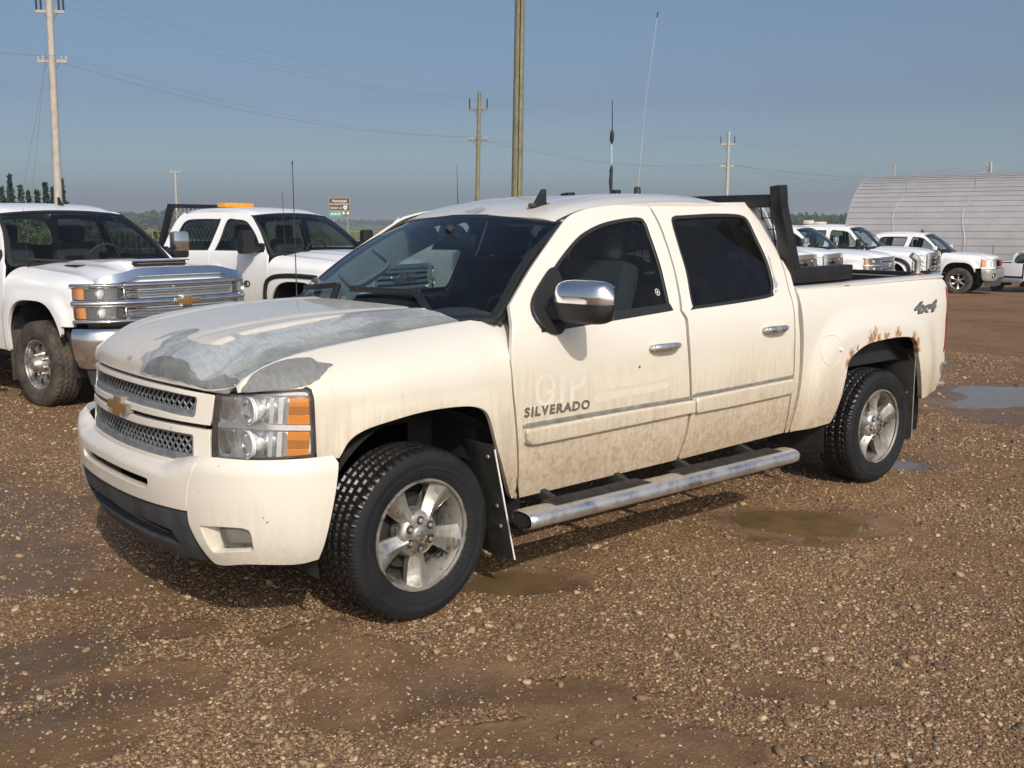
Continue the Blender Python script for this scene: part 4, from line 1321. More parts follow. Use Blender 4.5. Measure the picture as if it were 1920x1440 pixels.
# ---- wheel wells
def well(x, r, y0, y1, s, name='wheel_liner'):
    a = np.linspace(R(-12), R(192), 30)
    prof = np.array([(x+r*math.cos(t)*(1.0), .40+r*.98*math.sin(t)) for t in a])
    P = np.stack([np.c_[prof[:, 0], np.full(30, y*s), prof[:, 1]] for y in (y0, y1)], 0)
    mb = MB().grid(P)
    back = np.c_[prof[:, 0], np.full(30, y0*s), prof[:, 1]]
    mb.add(back, [tuple(range(30))])
    return mb.build(name, M['liner'], T, angle=60)
for s in (1, -1):
    well(-.02, .535, .50, .945, s); well(-3.66, .58, .52, .93, s)

# ---- step bars
def step_bar(s):
    b = empty('step_bar', parent=T)
    yc, zc = 1.085, .392
    x0, x1 = -.44, -2.50
    rows = []
    for x, k in [(x0, .86), (x0-.012, 1), *[(q, 1) for q in np.linspace(x0-.05, x1+.06, 12)], (x1+.03, .96), (x1+.008, .8), (x1, .45)]:
        rows.append([(x, s*(yc+.074*k*np.sign(math.cos(q))*abs(math.cos(q))**.8), zc+.042*k*np.sign(math.sin(q))*abs(math.sin(q))**.8) for q in np.linspace(0, 2*np.pi, 20, endpoint=False)])
    mb = MB().grid(np.array(rows), wrap=True)
    mb.add(np.array(rows[-1]), [tuple(range(20))])
    mb.build('step_tube', M['chrome_dirty'], b, angle=50)
    MB().add(np.array([(x0+.001, s*(yc+.056*math.cos(q)), zc+.028*math.sin(q)) for q in np.linspace(0, 2*np.pi, 20, endpoint=False)]), [tuple(range(20))]).build('end_cap', M['black_dusty'], b)
    for xa, xb in ((-.62, -1.27), (-1.50, -2.36)):
        pad = MB()
        pad.box(((xa+xb)/2, s*(yc-.018), zc+.038), (abs(xa-xb), .098, .012), bev=.005)
        for k in range(5):
            pad.box(((xa+xb)/2, s*(yc-.055+.018*k), zc+.046), (abs(xa-xb)-.05, .006, .006))
        pad.build('step_pad', M['black_dusty'], b)
    for x in (-.72, -1.22, -1.70, -2.25):
        MB().bar((x, s*.70, .50), (x, s*1.06, .385), .05, .035, up=(1, 0, 0), bev=.004).build('step_bracket', M['under'], b)
for s in (1, -1): step_bar(s)

# ---- mud flaps
def flap(px, y, name, edge, s=1):
    pts = np.array([on(p, 1, y)[[0, 2]] for p in px])
    cx = pts[:, 0].max()
    def FL_(u, v):
        u, v = np.broadcast_arrays(np.asarray(u, float), np.asarray(v, float))
        return np.stack([u, np.full_like(u, y), v], -1)
    return pts
def flap_unit(x, zt, zb, y0, y1, s, lean, mat, edge=None):
    f = empty('mud_flap', parent=T)
    fn = lambda u, v: np.stack([x-lean*(zt-np.asarray(v))+.02*np.sin((np.asarray(u)-y0)/(y1-y0)*3.1), s*np.asarray(u), np.asarray(v)], -1)
    o = smooth([(y0, zt, 1), (y1-.01, zt, 1), (y1, zt-.05), (y1, zb+.03), (y1-.015, zb, 1), (y0+.02, zb, 1), (y0, zb+.02)], step=.04)
    panel('flap_sheet', fn, o, mat, f, res=.05, out=(1, 0, 0), hem=.006, rim=.001)
    if edge:
        e_ = np.array([fn(np.array([y1+.004]), np.array([v]))[0] for v in np.linspace(zt-.02, zb+.004, 10)])
        MB().tube(e_, .0042, 6).build('flap_edge', edge, f)
    for v in (zt-.06, zt-.30, zt-.40):
        p = fn(np.array([y1-.04]), np.array([v]))[0]
        MB().lathe([(0, .010), (.006, .009), (.008, 0)], 8, axis='x', c=p).build('flap_bolt', M['chrome_dirty'], f)
for s in (1, -1):
    flap_unit(-.385, .72, .155, .72, .958, s, .22, M['black_dusty'], M['white_plain'])
    flap_unit(-4.095, .86, .23, .72, .955, s, .02, M['under'], M['silver_trim'])

# ---- rockers, chassis, axles (dark underbody)
for s in (1, -1):
    MB().box((-1.56, s*.84, .50), (2.1, .12, .12), bev=.03).build('rocker', M['under'], T)
    MB().box((-1.9, s*.42, .52), (5.2, .09, .16)).build('frame_rail', M['under'], T)
    MB().box((-1.56, s*.60, .60), (2.2, .60, .04)).build('floor_pan', M['under'], T)
MB().box((.25, 0, .62), (1.0, 1.0, .30)).build('engine_block', M['under'], T)
MB().box((.62, 0, .80), (.06, 1.35, .46)).build('radiator', M['dark'], T)
MB().cyl((WX, -.80, .39), (WX, .80, .39), .055).build('rear_axle', M['under'], T)
MB().lathe([(-.16, .05), (-.12, .12), (0, .15), (.12, .12), (.16, .05)], 20, axis='y', c=(WX, 0, .39)).build('differential', M['under'], T)
MB().cyl((0, -.80, .39), (0, .80, .39), .045).build('front_axle', M['under'], T)
MB().cyl((-.4, .05, .45), (WX, 0, .42), .045).build('drive_shaft', M['under'], T)
MB().box((-3.6, 0, .62), (1.8, 1.2, .12)).build('bed_underside', M['under'], T)
# close the gap behind the fender top and firewall
MB().box((-.42, 0, .90), (.06, 1.60, .56)).build('firewall', M['dark'], T)
for s in (1, -1):
    MB().box((.1, s*.70, 1.10), (1.05, .10, .06)).build('inner_fender', M['dark'], T)

# ---- cargo box: inner walls, rails, floor, tailgate
bx0, bx1 = xbf-.03, -4.52
bed = empty('cargo_box', parent=T)
MB().box(((bx0+bx1)/2, 0, .80), (abs(bx1-bx0), 1.60, .04)).build('bed_floor', M['bedliner'], bed)
MB().box((bx0-.01, 0, 1.06), (.05, 1.72, .56)).build('bed_front_wall', M['bedliner'], bed)
for s in (1, -1):
    MB().box(((bx0+bx1)/2, s*.835, 1.055), (abs(bx1-bx0), .05, .53)).build('bed_inner_wall', M['bedliner'], bed)
    def RAIL(u, v, s=s):
        u, v = np.broadcast_arrays(np.asarray(u, float), np.asarray(v, float))
        zt = 1.338+.018*ss(-2.7, -4.4, u)
        e_ = np.maximum(v-.86, 0)/.075
        return np.stack([u, s*v, zt-.022*e_**2.4-.03*np.maximum(.81-v, 0)/.02], -1)
    panel('bed_rail', RAIL, smooth([(bx0+.012, .80, 1), (bx0+.012, .925, 1), (-3.5, .925), (-4.40, .922), (-4.50, .905), (-4.53, .87), (-4.535, .80, 1)], step=.05), M['paint'], bed, res=.03, out=(0, 0, 1), hem=.02)
    panel('rail_cap', off(RAIL, .006, (0, 0, 1)), smooth([(bx0-.02, .79, 1), (bx0-.02, .838 if s > 0 else .93, 1), (-4.45, .838 if s > 0 else .93, 1), (-4.45, .79, 1)], step=.1), M['bedliner'], bed, res=.1, out=(0, 0, 1), hem=.02)
MB().box((-4.545, 0, 1.352), (.062, 1.60, .026), bev=.008).build('tailgate_cap', M['bedliner'], bed)
MB().box((-4.508, 0, 1.08), (.016, 1.58, .50)).build('tailgate_liner', M['bedliner'], bed)
tg = MB().box((-4.545, 0, 1.06), (.05, 1.62, .56), bev=.012).build('tailgate', M['paint'], bed)
MB().box((-4.575, 0, 1.24), (.02, .22, .06), bev=.006).build('tailgate_handle', M['black'], bed)
# tail lamps
tl = [(1778, 551), (1784, 552), (1786, 575), (1785, 610), (1779, 655), (1773, 652, 1), (1774, 600)]
def TLAMP(u, v):
    """wraps round the rear corner: u from side to back"""
    u, v = np.broadcast_arrays(np.asarray(u, float), np.asarray(v, float))
    a = np.clip(u, 0, 1)*math.pi/2
    xs_ = -4.535-.030*(1.26-v)*0
    yb_ = ys(np.full_like(u, -4.53), v, True)
    return np.stack([xs_+.022-.095*np.sin(a), yb_+.004-.10*(1-np.cos(a)), v], -1)
for s in (1, -1):
    tl_ = empty('tail_lamp', parent=T)
    panel('lamp_lens', TLAMP, smooth([(0.0, 1.235), (.25, 1.255), (1.0, 1.262, 1), (1.0, .83, 1), (.2, .825), (0, .84)], step=.05), M['red_lens'], tl_, res=.05, out=(-1, 1, 0), hem=.01)
    if s < 0: tl_.scale = (1, -1, 1)
# rear bumper
rb = empty('rear_bumper', parent=T)
def RBMP(u, v):
    u, v = np.broadcast_arrays(np.asarray(u, float), np.asarray(v, float))
    a = np.abs(u); sg = np.sign(u)+(u == 0)
    t = ss(.74, 1.03, a)
    x = -4.735+.13*t**2+.02*(a/.9)**2
    y = np.where(a < .80, a, .80+(a-.80)*.62)
    return np.stack([x+.05*np.maximum(.60-v, 0), sg*y, v], -1)
panel('bumper_bar', RBMP, smooth(sym([(0, .74), (.6, .74), (.98, .74), (1.03, .72), (1.01, .60), (.97, .535), (.6, .52), (0, .52)])), M['chrome_dirty'], rb, res=.04, out=(-1, 0, 0), hem=.10)
MB().box((-4.60, 0, .735), (.18, 1.70, .02)).build('bumper_step', M['black_dusty'], rb)
# chrome cleat at the back of the far rail
cl = empty('rail_post', parent=T)
pc = np.array([-4.36, .80, 1.36])
MB().tube(smooth3([pc, pc+[0, 0, .05], pc+[.01, 0, .10], pc+[.05, -.02, .13]]), [.022, .02, .02, .02, .02, .02]+[.022]*13, 10).build('post_tube', M['chrome_dirty'], cl)
MB().lathe([(0, .045), (.008, .043), (.01, 0)], 16, axis='z', c=pc-np.array([0, 0, .004])).build('post_foot', M['red_plain'], cl)

# ---- cab back, headliner, interior
MB().box((-2.655, 0, .93), (.05, 1.80, .70)).build('cab_back', M['paint'], T)
def CBACK(u, v):
    u, v = np.broadcast_arrays(np.asarray(u, float), np.asarray(v, float))
    return np.stack([-2.675+.12*ss(1.25, 1.84, v)**1.4-.0*u+.03*np.abs(u)**2, u, v], -1)
cb_o = smooth([(-.88, 1.27, 1), (-.67, 1.74), (-.57, 1.80), (0, 1.815), (.57, 1.80), (.67, 1.74), (.88, 1.27, 1)])
cb_h = smooth([(-.72, 1.34), (-.58, 1.68), (-.50, 1.72), (0, 1.73), (.50, 1.72), (.58, 1.68), (.72, 1.34), (.65, 1.31), (0, 1.31), (-.65, 1.31)])
cbk = panel('cab_back_upper', CBACK, cb_o, M['paint'], T, holes=[cb_h], res=.06, out=(-1, 0, 0), hem=.02)
panel('rear_window', CBACK, cb_h, M['glass_dark'], cbk, res=.1, out=(-1, 0, 0), hem=0)
cabin = empty('cabin', parent=T)
HL2 = off(ROOF, -.035, (0, 0, 1))
panel('headliner', HL2, smooth([(-1.10, -.57), (-1.08, 0), (-1.10, .57), (-2.46, .57), (-2.46, -.57)]), M['interior'], cabin, res=.08, out=(0, 0, 1), hem=0)
for s in (1, -1):
    INN = lambda u, v, s=s: SIDE(u, v)*np.array([1, s, 1])-np.array([0, .055*s, 0])
    panel('door_card', INN, smooth([(-.50, .60, 1), (-2.60, .60, 1), (-2.58, 1.27, 1), (-.62, 1.245, 1)], step=.1), M['interior'], cabin, res=.1, out=(0, s, 0), hem=0)
    fo = inset(fwin_o, -.035 if s > 0 else -.07); fi = inset(fwin_o, .004)
    panel('window_surround', INN, fo, M['pillar'] if s < 0 else M['interior'], cabin, holes=[fi], res=.06, out=(0, s, 0), hem=.0)
    ro = inset(rwin_o, -.035); ri = inset(rwin_o, .004)
    panel('window_surround', INN, ro, M['interior'], cabin, holes=[ri], res=.06, out=(0, s, 0), hem=.0)
    # A-pillar trim with grab handle and speaker
    a = np.array([WS(np.array([s*.955]), np.array([t]))[0] for t in np.linspace(0, .98, 10)])
    wd_ = .11 if s < 0 else .05
    rows = [[p+np.array([-.05-wd_*.55+wd_*math.cos(q), s*(-.035+.03*math.cos(q)), wd_*.7*math.sin(q)-.03-wd_*.4]) for q in np.linspace(0, 2*np.pi, 10, endpoint=False)] for p in a]
    MB().grid(np.array(rows), wrap=True).build('pillar_trim', M['pillar'], cabin)
    g0, g1_ = a[3], a[6]
    dd = np.array([-.10, -.05*s, -.10])
    MB().tube(smooth3([g0+dd*.35, g0+dd*1.05, (g0+g1_)/2+dd*1.25, g1_+dd*1.15, g1_+dd*.35]), .014, 8).build('grab_handle', M['pillar'], cabin)
    if s > 0: continue
    sp = a[1]+np.array([-.10, -.035*s, -.05])
    MB().box(sp+np.array([.0, 0, 0]), (.26, .05, .16), bev=.02).build('pillar_base', M['pillar'], cabin)
    MB().lathe([(0, .055), (.012, .052), (.016, .04), (.010, 0)], 24, axis='x', c=sp+np.array([.10, -.03*s, .05])).build('speaker_grille', M['dash'], cabin)
# dashboard
def DASH(u, v):
    u, v = np.broadcast_arrays(np.asarray(u, float), np.asarray(v, float))
    hump = .055*np.exp(-((u-.36)/.22)**2)*ss(.30, .62, v)
    return np.stack([wb_x(u)*.85-.11-.45*v, u, 1.215+.0*u+.02*np.sin(v*3)+hump-.35*np.maximum(v-.80, 0)], -1)
panel('dash_top', DASH, smooth([(-.72, 0, 1), (0, 0), (.72, 0, 1), (.72, 1.0, 1), (0, 1.0), (-.72, 1.0, 1)], step=.05), M['dash'], cabin, res=.05, out=(0, 0, 1), hem=.02)
MB().box((-.86, 0, 1.02), (.10, 1.5, .36), bev=.03).build('dash_front', M['interior'], cabin)
# steering wheel
sw = empty('steering_wheel', parent=cabin)
th = np.linspace(0, 2*np.pi, 40, endpoint=False)
cw = np.array([-1.04, .36, 1.16]); e1 = np.array([0, 1, 0]); e2 = np.array([.42, 0, .91])
MB().tube(cw+.185*(np.cos(th)[:, None]*e1+np.sin(th)[:, None]*e2), .016, 8, closed=True).build('steering_rim', M['interior'], sw)
MB().box(cw, (.06, .16, .12), bev=.02).build('steering_hub', M['interior'], sw)
for a in (0, math.pi, -math.pi/2): MB().bar(cw, cw+.18*(math.cos(a)*e1+math.sin(a)*e2), .02, .03, up=(1, 0, .1)).build('steering_spoke', M['interior'], sw)
MB().bar(cw, cw+np.array([.30, 0, -.12]), .07, .07).build('steering_column', M['interior'], sw)
def seat(x, y, w):
    s_ = empty('seat', parent=cabin)
    MB().box((x+.05, y, .90), (.52, w, .20), bev=.06).build('cushion', M['seat'], s_)
    mb = MB(); mb.bar((x-.18, y, .92), (x-.36, y, 1.50), w, .16, up=(1, 0, .3), bev=.06); mb.build('backrest', M['seat'], s_)
    MB().box((x-.37, y, 1.60), (.11, min(.28, w), .19), rot=Matrix.Rotation(R(-12), 3, 'Y'), bev=.045).build('headrest', M['seat'], s_)
seat(-1.28, .38, .54); seat(-1.28, -.38, .54); seat(-2.20, .40, .60); seat(-2.20, -.40, .60)
MB().box((-1.25, 0, .92), (.7, .24, .30), bev=.04).build('centre_console', M['interior'], cabin)
# rear-view mirror and roof console
rv = empty('rear_view_mirror', parent=cabin)
pm = WS(np.array([.04]), np.array([.78]))[0]
MB().box(pm+np.array([-.09, 0, -.045]), (.03, .25, .075), bev=.018).build('mirror_body', M['interior'], rv)
MB().bar(pm+np.array([-.01, 0, .03]), pm+np.array([-.08, 0, -.03]), .03, .03).build('mirror_stalk', M['interior'], rv)
MB().box((-1.25, 0, 1.745), (.22, .30, .04), bev=.015).build('roof_console', M['interior'], cabin)
for s in (1, -1): MB().box((-1.16, s*.36, 1.735), (.17, .40, .018), rot=Matrix.Rotation(R(20), 3, 'Y'), bev=.006).build('sun_visor', M['interior'], cabin)

# ---- headache rack behind the cab
rack = empty('headache_rack', parent=T)
tp = np.array([-2.60, .80, 1.90])
zr = 1.36
def post(s):
    p = MB()
    p.bar((-2.80, s*.86, zr+.005), (-2.635, s*.85, 1.80), .072, .072, up=(1, 0, 0))
    p.bar((-2.635, s*.85, 1.79), (-2.615, s*.85, 1.925), .072, .072, up=(1, 0, 0))
    p.build('rack_post', M['rack'], rack, bevel=.006)
    q = MB().bar((-2.74, s*.86, zr+.04), (-3.36, s*.86, zr+.05), .085, .085)
    q.build('rack_foot', M['rack'], rack, bevel=.006)
for s in (1, -1): post(s)
MB().bar((-2.625, -.81, 1.838), (-2.625, .81, 1.838), .07, .075).build('rack_crossbar', M['rack'], rack, bevel=.006)
MB().bar((-2.76, -.81, 1.42), (-2.76, .81, 1.42), .06, .06).build('rack_crossbar', M['rack'], rack, bevel=.006)
for k in range(25):
    y = -.78+k*.065
    MB().bar((-2.635, y, 1.84), (-2.755, y, 1.44), .006, .006).build('rack_wire', M['rack'], rack)
for k in range(6):
    t = (k+.5)/6
    MB().bar((-2.635-.12*t, -.81, 1.84-.40*t), (-2.635-.12*t, .81, 1.84-.40*t), .006, .006).build('rack_wire', M['rack'], rack)

# ---- aerials on roof
fin = hit(ROOF, [(1010, 386)], (-1.7, -.95), (-.5, .7))[0]
fp = ROOF(np.array([fin[0]]), np.array([fin[1]]))[0]
fx = empty('roof_fin', parent=T)
FN = MB()
pf = [(.065, 0), (.03, .022), (-.022, .092), (-.048, .092), (-.050, .030), (-.06, 0)]
for hw in (.007,):
    FN.prism(pf, -hw, hw, (fp-np.array([0, 0, .004]), (1, 0, 0), (0, 0, 1), (0, -1, 0)))
FN.build('fin_blade', M['black'], fx, bevel=.003)
MB().prism([(.075, 0), (.045, .022), (-.10, .020), (-.125, .0), (-.10, -.020), (.045, -.022)], -.01, .014, (fp, (1, 0, 0), (0, 1, 0), (0, 0, 1))).build('fin_base', M['black'], fx, bevel=.006)
def aerial(px_base, px_top, name, segs, base_r, base_h, mat):
    uv = hit(ROOF, [px_base], (-2.5, -1.1), (-.7, .7))[0]
    P0 = ROOF(np.array([uv[0]]), np.array([uv[1]]))[0]
    return P0
# whip aerial with loading coils
a1 = np.array([-1.75, .05, 1.862])
d_ = _fw*FPX+_rt*(1148-960)-_up*(188-720); t_ = (a1[1]-CAM[1])/d_[1]
def at_px(p, y): return (on(p, 1, y*WARP[1]+WOFF[1])-WOFF)/WARP
b1 = at_px((1145, 364), -.05); yb = -.05
b1 = np.array([b1[0], yb, 1.862])
top1 = at_px((1148, 188), yb)
wh = empty('whip_aerial', parent=T)
zf = lambda p: at_px(p, yb)
MB().tube([zf((1146, 366)), zf((1145, 340)), zf((1147, 312))], [.008, .012, .006], 8).build('whip_base', M['black'], wh)
MB().tube([zf((1146, 332)), zf((1146, 320)), zf((1147, 310))], [.006, .012, .005], 8).build('whip_coil', M['black'], wh)
MB().tube([zf((1147, 270)), zf((1147, 263)), zf((1148, 249)), zf((1148, 243))], [.004, .0125, .0125, .004], 8).build('whip_coil', M['black'], wh)
MB().tube([zf((1147, 312)), zf((1147, 270))], .0022, 6).build('whip_rod', M['chrome'], wh)
MB().tube([zf((1148, 245)), zf((1148, 188))], [.0035, .0025], 6).build('whip_rod', M['black'], wh)
MB().box(zf((1154, 362)), (.05, .05, .04), bev=.006).build('whip_foot', M['black'], wh)
w2 = empty('whip_aerial', parent=T)
y2 = .10
z2 = lambda p: at_px(p, y2)
MB().tube([z2((1195, 370)), z2((1195, 352)), z2((1195, 350))], [.023, .020, .010], 12).build('whip_base', M['black_dusty'], w2)
MB().tube([z2((1196, 352)), z2((1211, 187)), z2((1233, 27))], [.003, .0011, .0008], 6).build('whip_rod', M['silver_trim'], w2)
MB().tube([z2((1232, 32)), z2((1234, 23))], [.005, .005], 6).build('whip_tip', M['black'], w2)

# mast aerial on the far front fender
ym = -.88
zm3 = lambda p: at_px(p, ym)
m3 = empty('mast_aerial', parent=T)
pb3 = zm3((557, 556))
MB().tube([pb3-np.array([0, 0, .05]), pb3, zm3((556, 540)), zm3((548, 303))], [.012, .008, .0032, .0022], 6).build('mast_rod', M['black'], m3)
MB().tube([zm3((548, 308)), zm3((548, 302))], .004, 6).build('mast_tip', M['black'], m3)
# ------------------------------------------------------------------ the lot
def slope(x):
    x = np.asarray(x, float)
    return -.0155*np.clip(-x-5, 0, 25) - .070*np.clip(-x-30, 0, 13.5)
g2 = lambda p: on(p, 2, 0.0)[:2]
def blob(x, y, px, rx, ry):
    """soft spot on the ground: centre from the photo, radii in metres along / across the view"""
    c = g2(px)
    d = c-CAM[:2]; d = d/np.linalg.norm(d); n = np.array([-d[1], d[0]])
    a = ((x-c[0])*n[0]+(y-c[1])*n[1])/rx; b = ((x-c[0])*d[0]+(y-c[1])*d[1])/ry
    return np.exp(-(a*a+b*b))
PUD = [((975, 1085), .26, .15, .050), ((905, 1100), .14, .10, .030), ((1470, 968), .34, .20, .034), ((1545, 975), .26, .24, .034), ((1480, 1010), .30, .10, .022),
       ((1895, 725), .75, .80, .060), ((1825, 745), .40, .35, .040), ((1900, 775), .4, .25, .03), ((1690, 868), .22, .22, .03)]
MUD = [((860, 1270), .34, .26), ((700, 1230), .30, .16), ((960, 1390), .40, .16), ((1050, 1300), .30, .20), ((1250, 1400), .35, .16), ((560, 1190), .22, .14), ((300, 1280), .26, .20), ((330, 1180), .2, .12), ((60, 1050), .34, .5), ((40, 1240), .40, .3),
       ((60, 1400), .4, .2), ((190, 1090), .3, .2), ((260, 930), .4, .5), ((1480, 975), .5, .3), ((960, 1085), .5, .25), ((1880, 740), 1.3, 1.6), ((700, 1320), .3, .15), ((1500, 1300), .3, .1)]
def mudmask(x, y):
    m = 0
    for p, rx, ry in MUD: m = np.maximum(m, blob(x, y, p, rx, ry))
    m = m*1.15+.9*fbm(x*1.4+3, y*1.4, 4)+.30*fbm(x*6, y*6+9, 3)
    far = .45*fbm(x*.25+40, y*.25+7, 3)
    return ss(.34, .68, m+far)
def wetmask(x, y):
    m = 0
    for p, rx, ry in (((40, 1060), .5, .6), ((90, 1220), .45, .25), ((40, 1340), .4, .25), ((20, 960), .5, .8), ((860, 1290), .28, .18), ((1290, 1370), .2, .1), ((230, 1300), .25, .12)): m = np.maximum(m, blob(x, y, p, rx, ry))
    for p, rx, ry, d in PUD: m = np.maximum(m, 1.15*blob(x, y, p, rx*1.35, ry*1.35))
    return ss(.25, .8, m+.9*fbm(x*3+1, y*3, 4))
def gh(x, y):
    x, y = np.asarray(x, float), np.asarray(y, float)
    near = np.exp(-((x+2)**2+(y-1)**2)/220.0)
    h = .030*fbm(x*.8, y*.8, 3)+near*(.036*fbm(x*3.1+5, y*3.1, 3)+.010*fbm(x*13, y*13, 2))
    m = mudmask(x, y)
    h = h-.010*m*near
    # tyre ruts pressed in the mud beside the pickup
    c = g2((860, 1300)); t = (x-c[0])*.30+(y-c[1])*.954; s_ = (x-c[0])*.954-(y-c[1])*.30
    rut = np.exp(-(t/.16)**2)*np.exp(-(s_/.8)**2)
    h = h-.018*rut+.007*rut*np.sign(np.sin(s_*70+6*t))*(np.abs(t) < .14)
    for p, rx, ry, d in PUD: h = h-d*blob(x, y, p, rx, ry)
    # firm under the tyres
    for wx in (0.0, -3.645):
        for wy in (.87, -.93):
            k = np.exp(-(((x-wx)/.30)**2+((y-wy)/.24)**2))
            h = h*(1-k)+k*.010
            h = h+.028*np.exp(-(((np.abs(x-wx)-.34)/.10)**2+((y-wy)/.20)**2))
    return h+slope(x)

def axis_pts(lo, hi, step, far, g=1.13):
    a = list(np.arange(lo, hi+1e-6, step))
    s = step; v = hi
    while v < far: s *= g; v += s; a.append(v)
    s = step; v = lo; b = []
    while v > -far: s *= g; v -= s; b.append(v)
    return np.array(b[::-1]+a)
GX, GY = axis_pts(-6.5, 2.6, .035, 5200), axis_pts(-3.0, 3.6, .035, 5200)
X, Y = np.meshgrid(GX, GY, indexing='ij')
Z = gh(X, Y)
n0, n1 = X.shape
I = np.arange(n0*n1).reshape(n0, n1)
F = np.stack([I[:-1, :-1], I[1:, :-1], I[1:, 1:], I[:-1, 1:]], -1).reshape(-1, 4)
gm = bpy.data.meshes.new('gravel_lot')
gm.from_pydata(np.stack([X, Y, Z], -1).reshape(-1, 3).tolist(), [], F.tolist())
gm.polygons.foreach_set('use_smooth', [True]*len(F))
at = gm.attributes.new('mud', 'FLOAT', 'POINT')
at.data.foreach_set('value', mudmask(X, Y).ravel())

at = gm.attributes.new('wet', 'FLOAT', 'POINT')
at.data.foreach_set('value', wetmask(X, Y).ravel())

def ground_mat():
    t = NT('brown_gravel'); p = t.geo()
    mud = t.n('Attribute', attribute_name='mud').outputs['Fac']
    def cells(sc, seed):
        v = t.n('TexVoronoi', {'Vector': t.n('Mapping', {'Vector': p, 'Location': (seed, seed, 0)}).outputs[0], 'Scale': sc, 'Randomness': 1.0}, feature='F1')
        e_ = t.n('TexVoronoi', {'Vector': t.n('Mapping', {'Vector': p, 'Location': (seed, seed, 0)}).outputs[0], 'Scale': sc, 'Randomness': 1.0}, feature='DISTANCE_TO_EDGE')
        return v.outputs['Color'], v.outputs['Distance'], e_.outputs['Distance']
    c1, d1_, e1_ = cells(58, 0); c2, d2_, e2_ = cells(115, 7.3)
    r1 = t.sep(c1)[0]; r2 = t.sep(c2)[1]
    stops = [(.0, (0.082, 0.051, 0.030)), (.18, (0.160, 0.096, 0.053)), (.40, (0.254, 0.146, 0.073)), (.62, (0.370, 0.211, 0.102)), (.80, (0.485, 0.297, 0.151)), (.92, (0.616, 0.408, 0.234)), (1.0, (0.297, 0.231, 0.174))]
    k1, k2 = t.ramp(r1, stops), t.ramp(r2, stops)
    pick = t.ramp(t.noise(p, 30, 2), [(.46, 0), (.54, 1)])
    g = t.mix(k1, k2, pick)
    dirt = t.ramp(t.noise(p, 5, 6, .65), [(.3, (0.148, 0.082, 0.042)), (.7, (0.247, 0.144, 0.071))])
    gap = t.ramp(e1_, [(.0, 1), (.22, 0)])
    g = t.mix(g, (0.111, 0.064, 0.034), t.math('MULTIPLY', gap, .75))
    g = t.mix(g, dirt, t.ramp(t.noise(p, 2.2, 5, .6), [(.36, .15), (.72, .80)]))
    mc = t.ramp(t.noise(p, 3.0, 7, .68), [(.28, (0.132, 0.079, 0.045)), (.5, (0.226, 0.136, 0.071)), (.72, (0.305, 0.191, 0.102))])
    mc = t.mix(mc, g, t.ramp(t.noise(p, 26, 3), [(.52, 0), (.70, .7)]))
    mm = t.ramp(t.math('ADD', mud, t.math('MULTIPLY', t.math('SUBTRACT', t.noise(p, 18, 5, .7), .5), .5)), [(.36, 0), (.62, 1)])
    c = t.mix(g, mc, mm)
    damp = t.ramp(t.noise(p, .5, 5, .6), [(.35, .78), (.65, 1.12)])
    c = t.mix(c, (0, 0, 0), t.math('SUBTRACT', 1.0, t.math('MULTIPLY', damp, .97), clamp=True))
    hgt = t.math('ADD', t.math('MULTIPLY', t.math('SUBTRACT', 1.0, d1_), .65), t.math('MULTIPLY', t.math('SUBTRACT', 1.0, d2_), .35))
    hmud = t.math('ADD', t.math('MULTIPLY', t.noise(p, 48, 6, .75), 1.3), t.math('MULTIPLY', t.noise(t.sc(p, (1, 2.2, 1)), 9, 4, .6), .8))
    hh = t.n('Mix', data_type='FLOAT'); t.set(hh, 0, mm); t.set(hh, 2, hgt); t.set(hh, 3, hmud)
    nb = t.bump(hh.outputs[0], .85, .012)
    wet = t.ramp(t.noise(p, 1.6, 5, .6), [(.42, .90), (.62, .62)])
    wa = t.n('Attribute', attribute_name='wet').outputs['Fac']
    wet = t.math('SUBTRACT', wet, t.math('MULTIPLY', wa, .42), clamp=True)
    c = t.mix(c, (0.051, 0.033, 0.021), t.math('MULTIPLY', wa, .35))
    t.bsdf(color=c, rough=t.math('MAXIMUM', wet, .14), normal=nb, spec=t.math('ADD', .18, t.math('MULTIPLY', wa, .35)))
    return t.m
M['gravel'] = ground_mat()
lot = link('gravel_lot', gm, None, M['gravel']); tag(lot, 'brown gravel and mud lot', kind='structure')

# puddles: level sheets the uneven ground rises through
def water_mat():
    t = NT('muddy_water'); p = t.geo()
    n = t.noise(p, 6, 4, .6)
    c = t.ramp(n, [(.3, (.13, .082, .038)), (.7, (.20, .130, .064))])
    t.bsdf(color=c, rough=.025, spec=.5, normal=t.bump(t.noise(p, 14, 3), .02, .004))
    return t.m
M['water'] = water_mat()
def puddle(cpx, rx, ry, lev):
    c = g2(cpx); d = c-CAM[:2]; d /= np.linalg.norm(d); n = np.array([-d[1], d[0]])
    a = np.linspace(0, 2*np.pi, 40, endpoint=False)
    P = c+np.cos(a)[:, None]*n*rx+np.sin(a)[:, None]*d*ry
    z = float(slope(c[0]))+lev
    o = MB().add(np.c_[P, np.full(40, z)], [tuple(range(40))]).build('puddle', M['water'], recalc=False)
    tag(o, kind='structure')
for a in (((960, 1085), .42, .30, -.028), ((1500, 978), .60, .42, -.024), ((1870, 735), 1.5, 1.6, -.046), ((1690, 868), .35, .35, -.018)):
    puddle(*a)

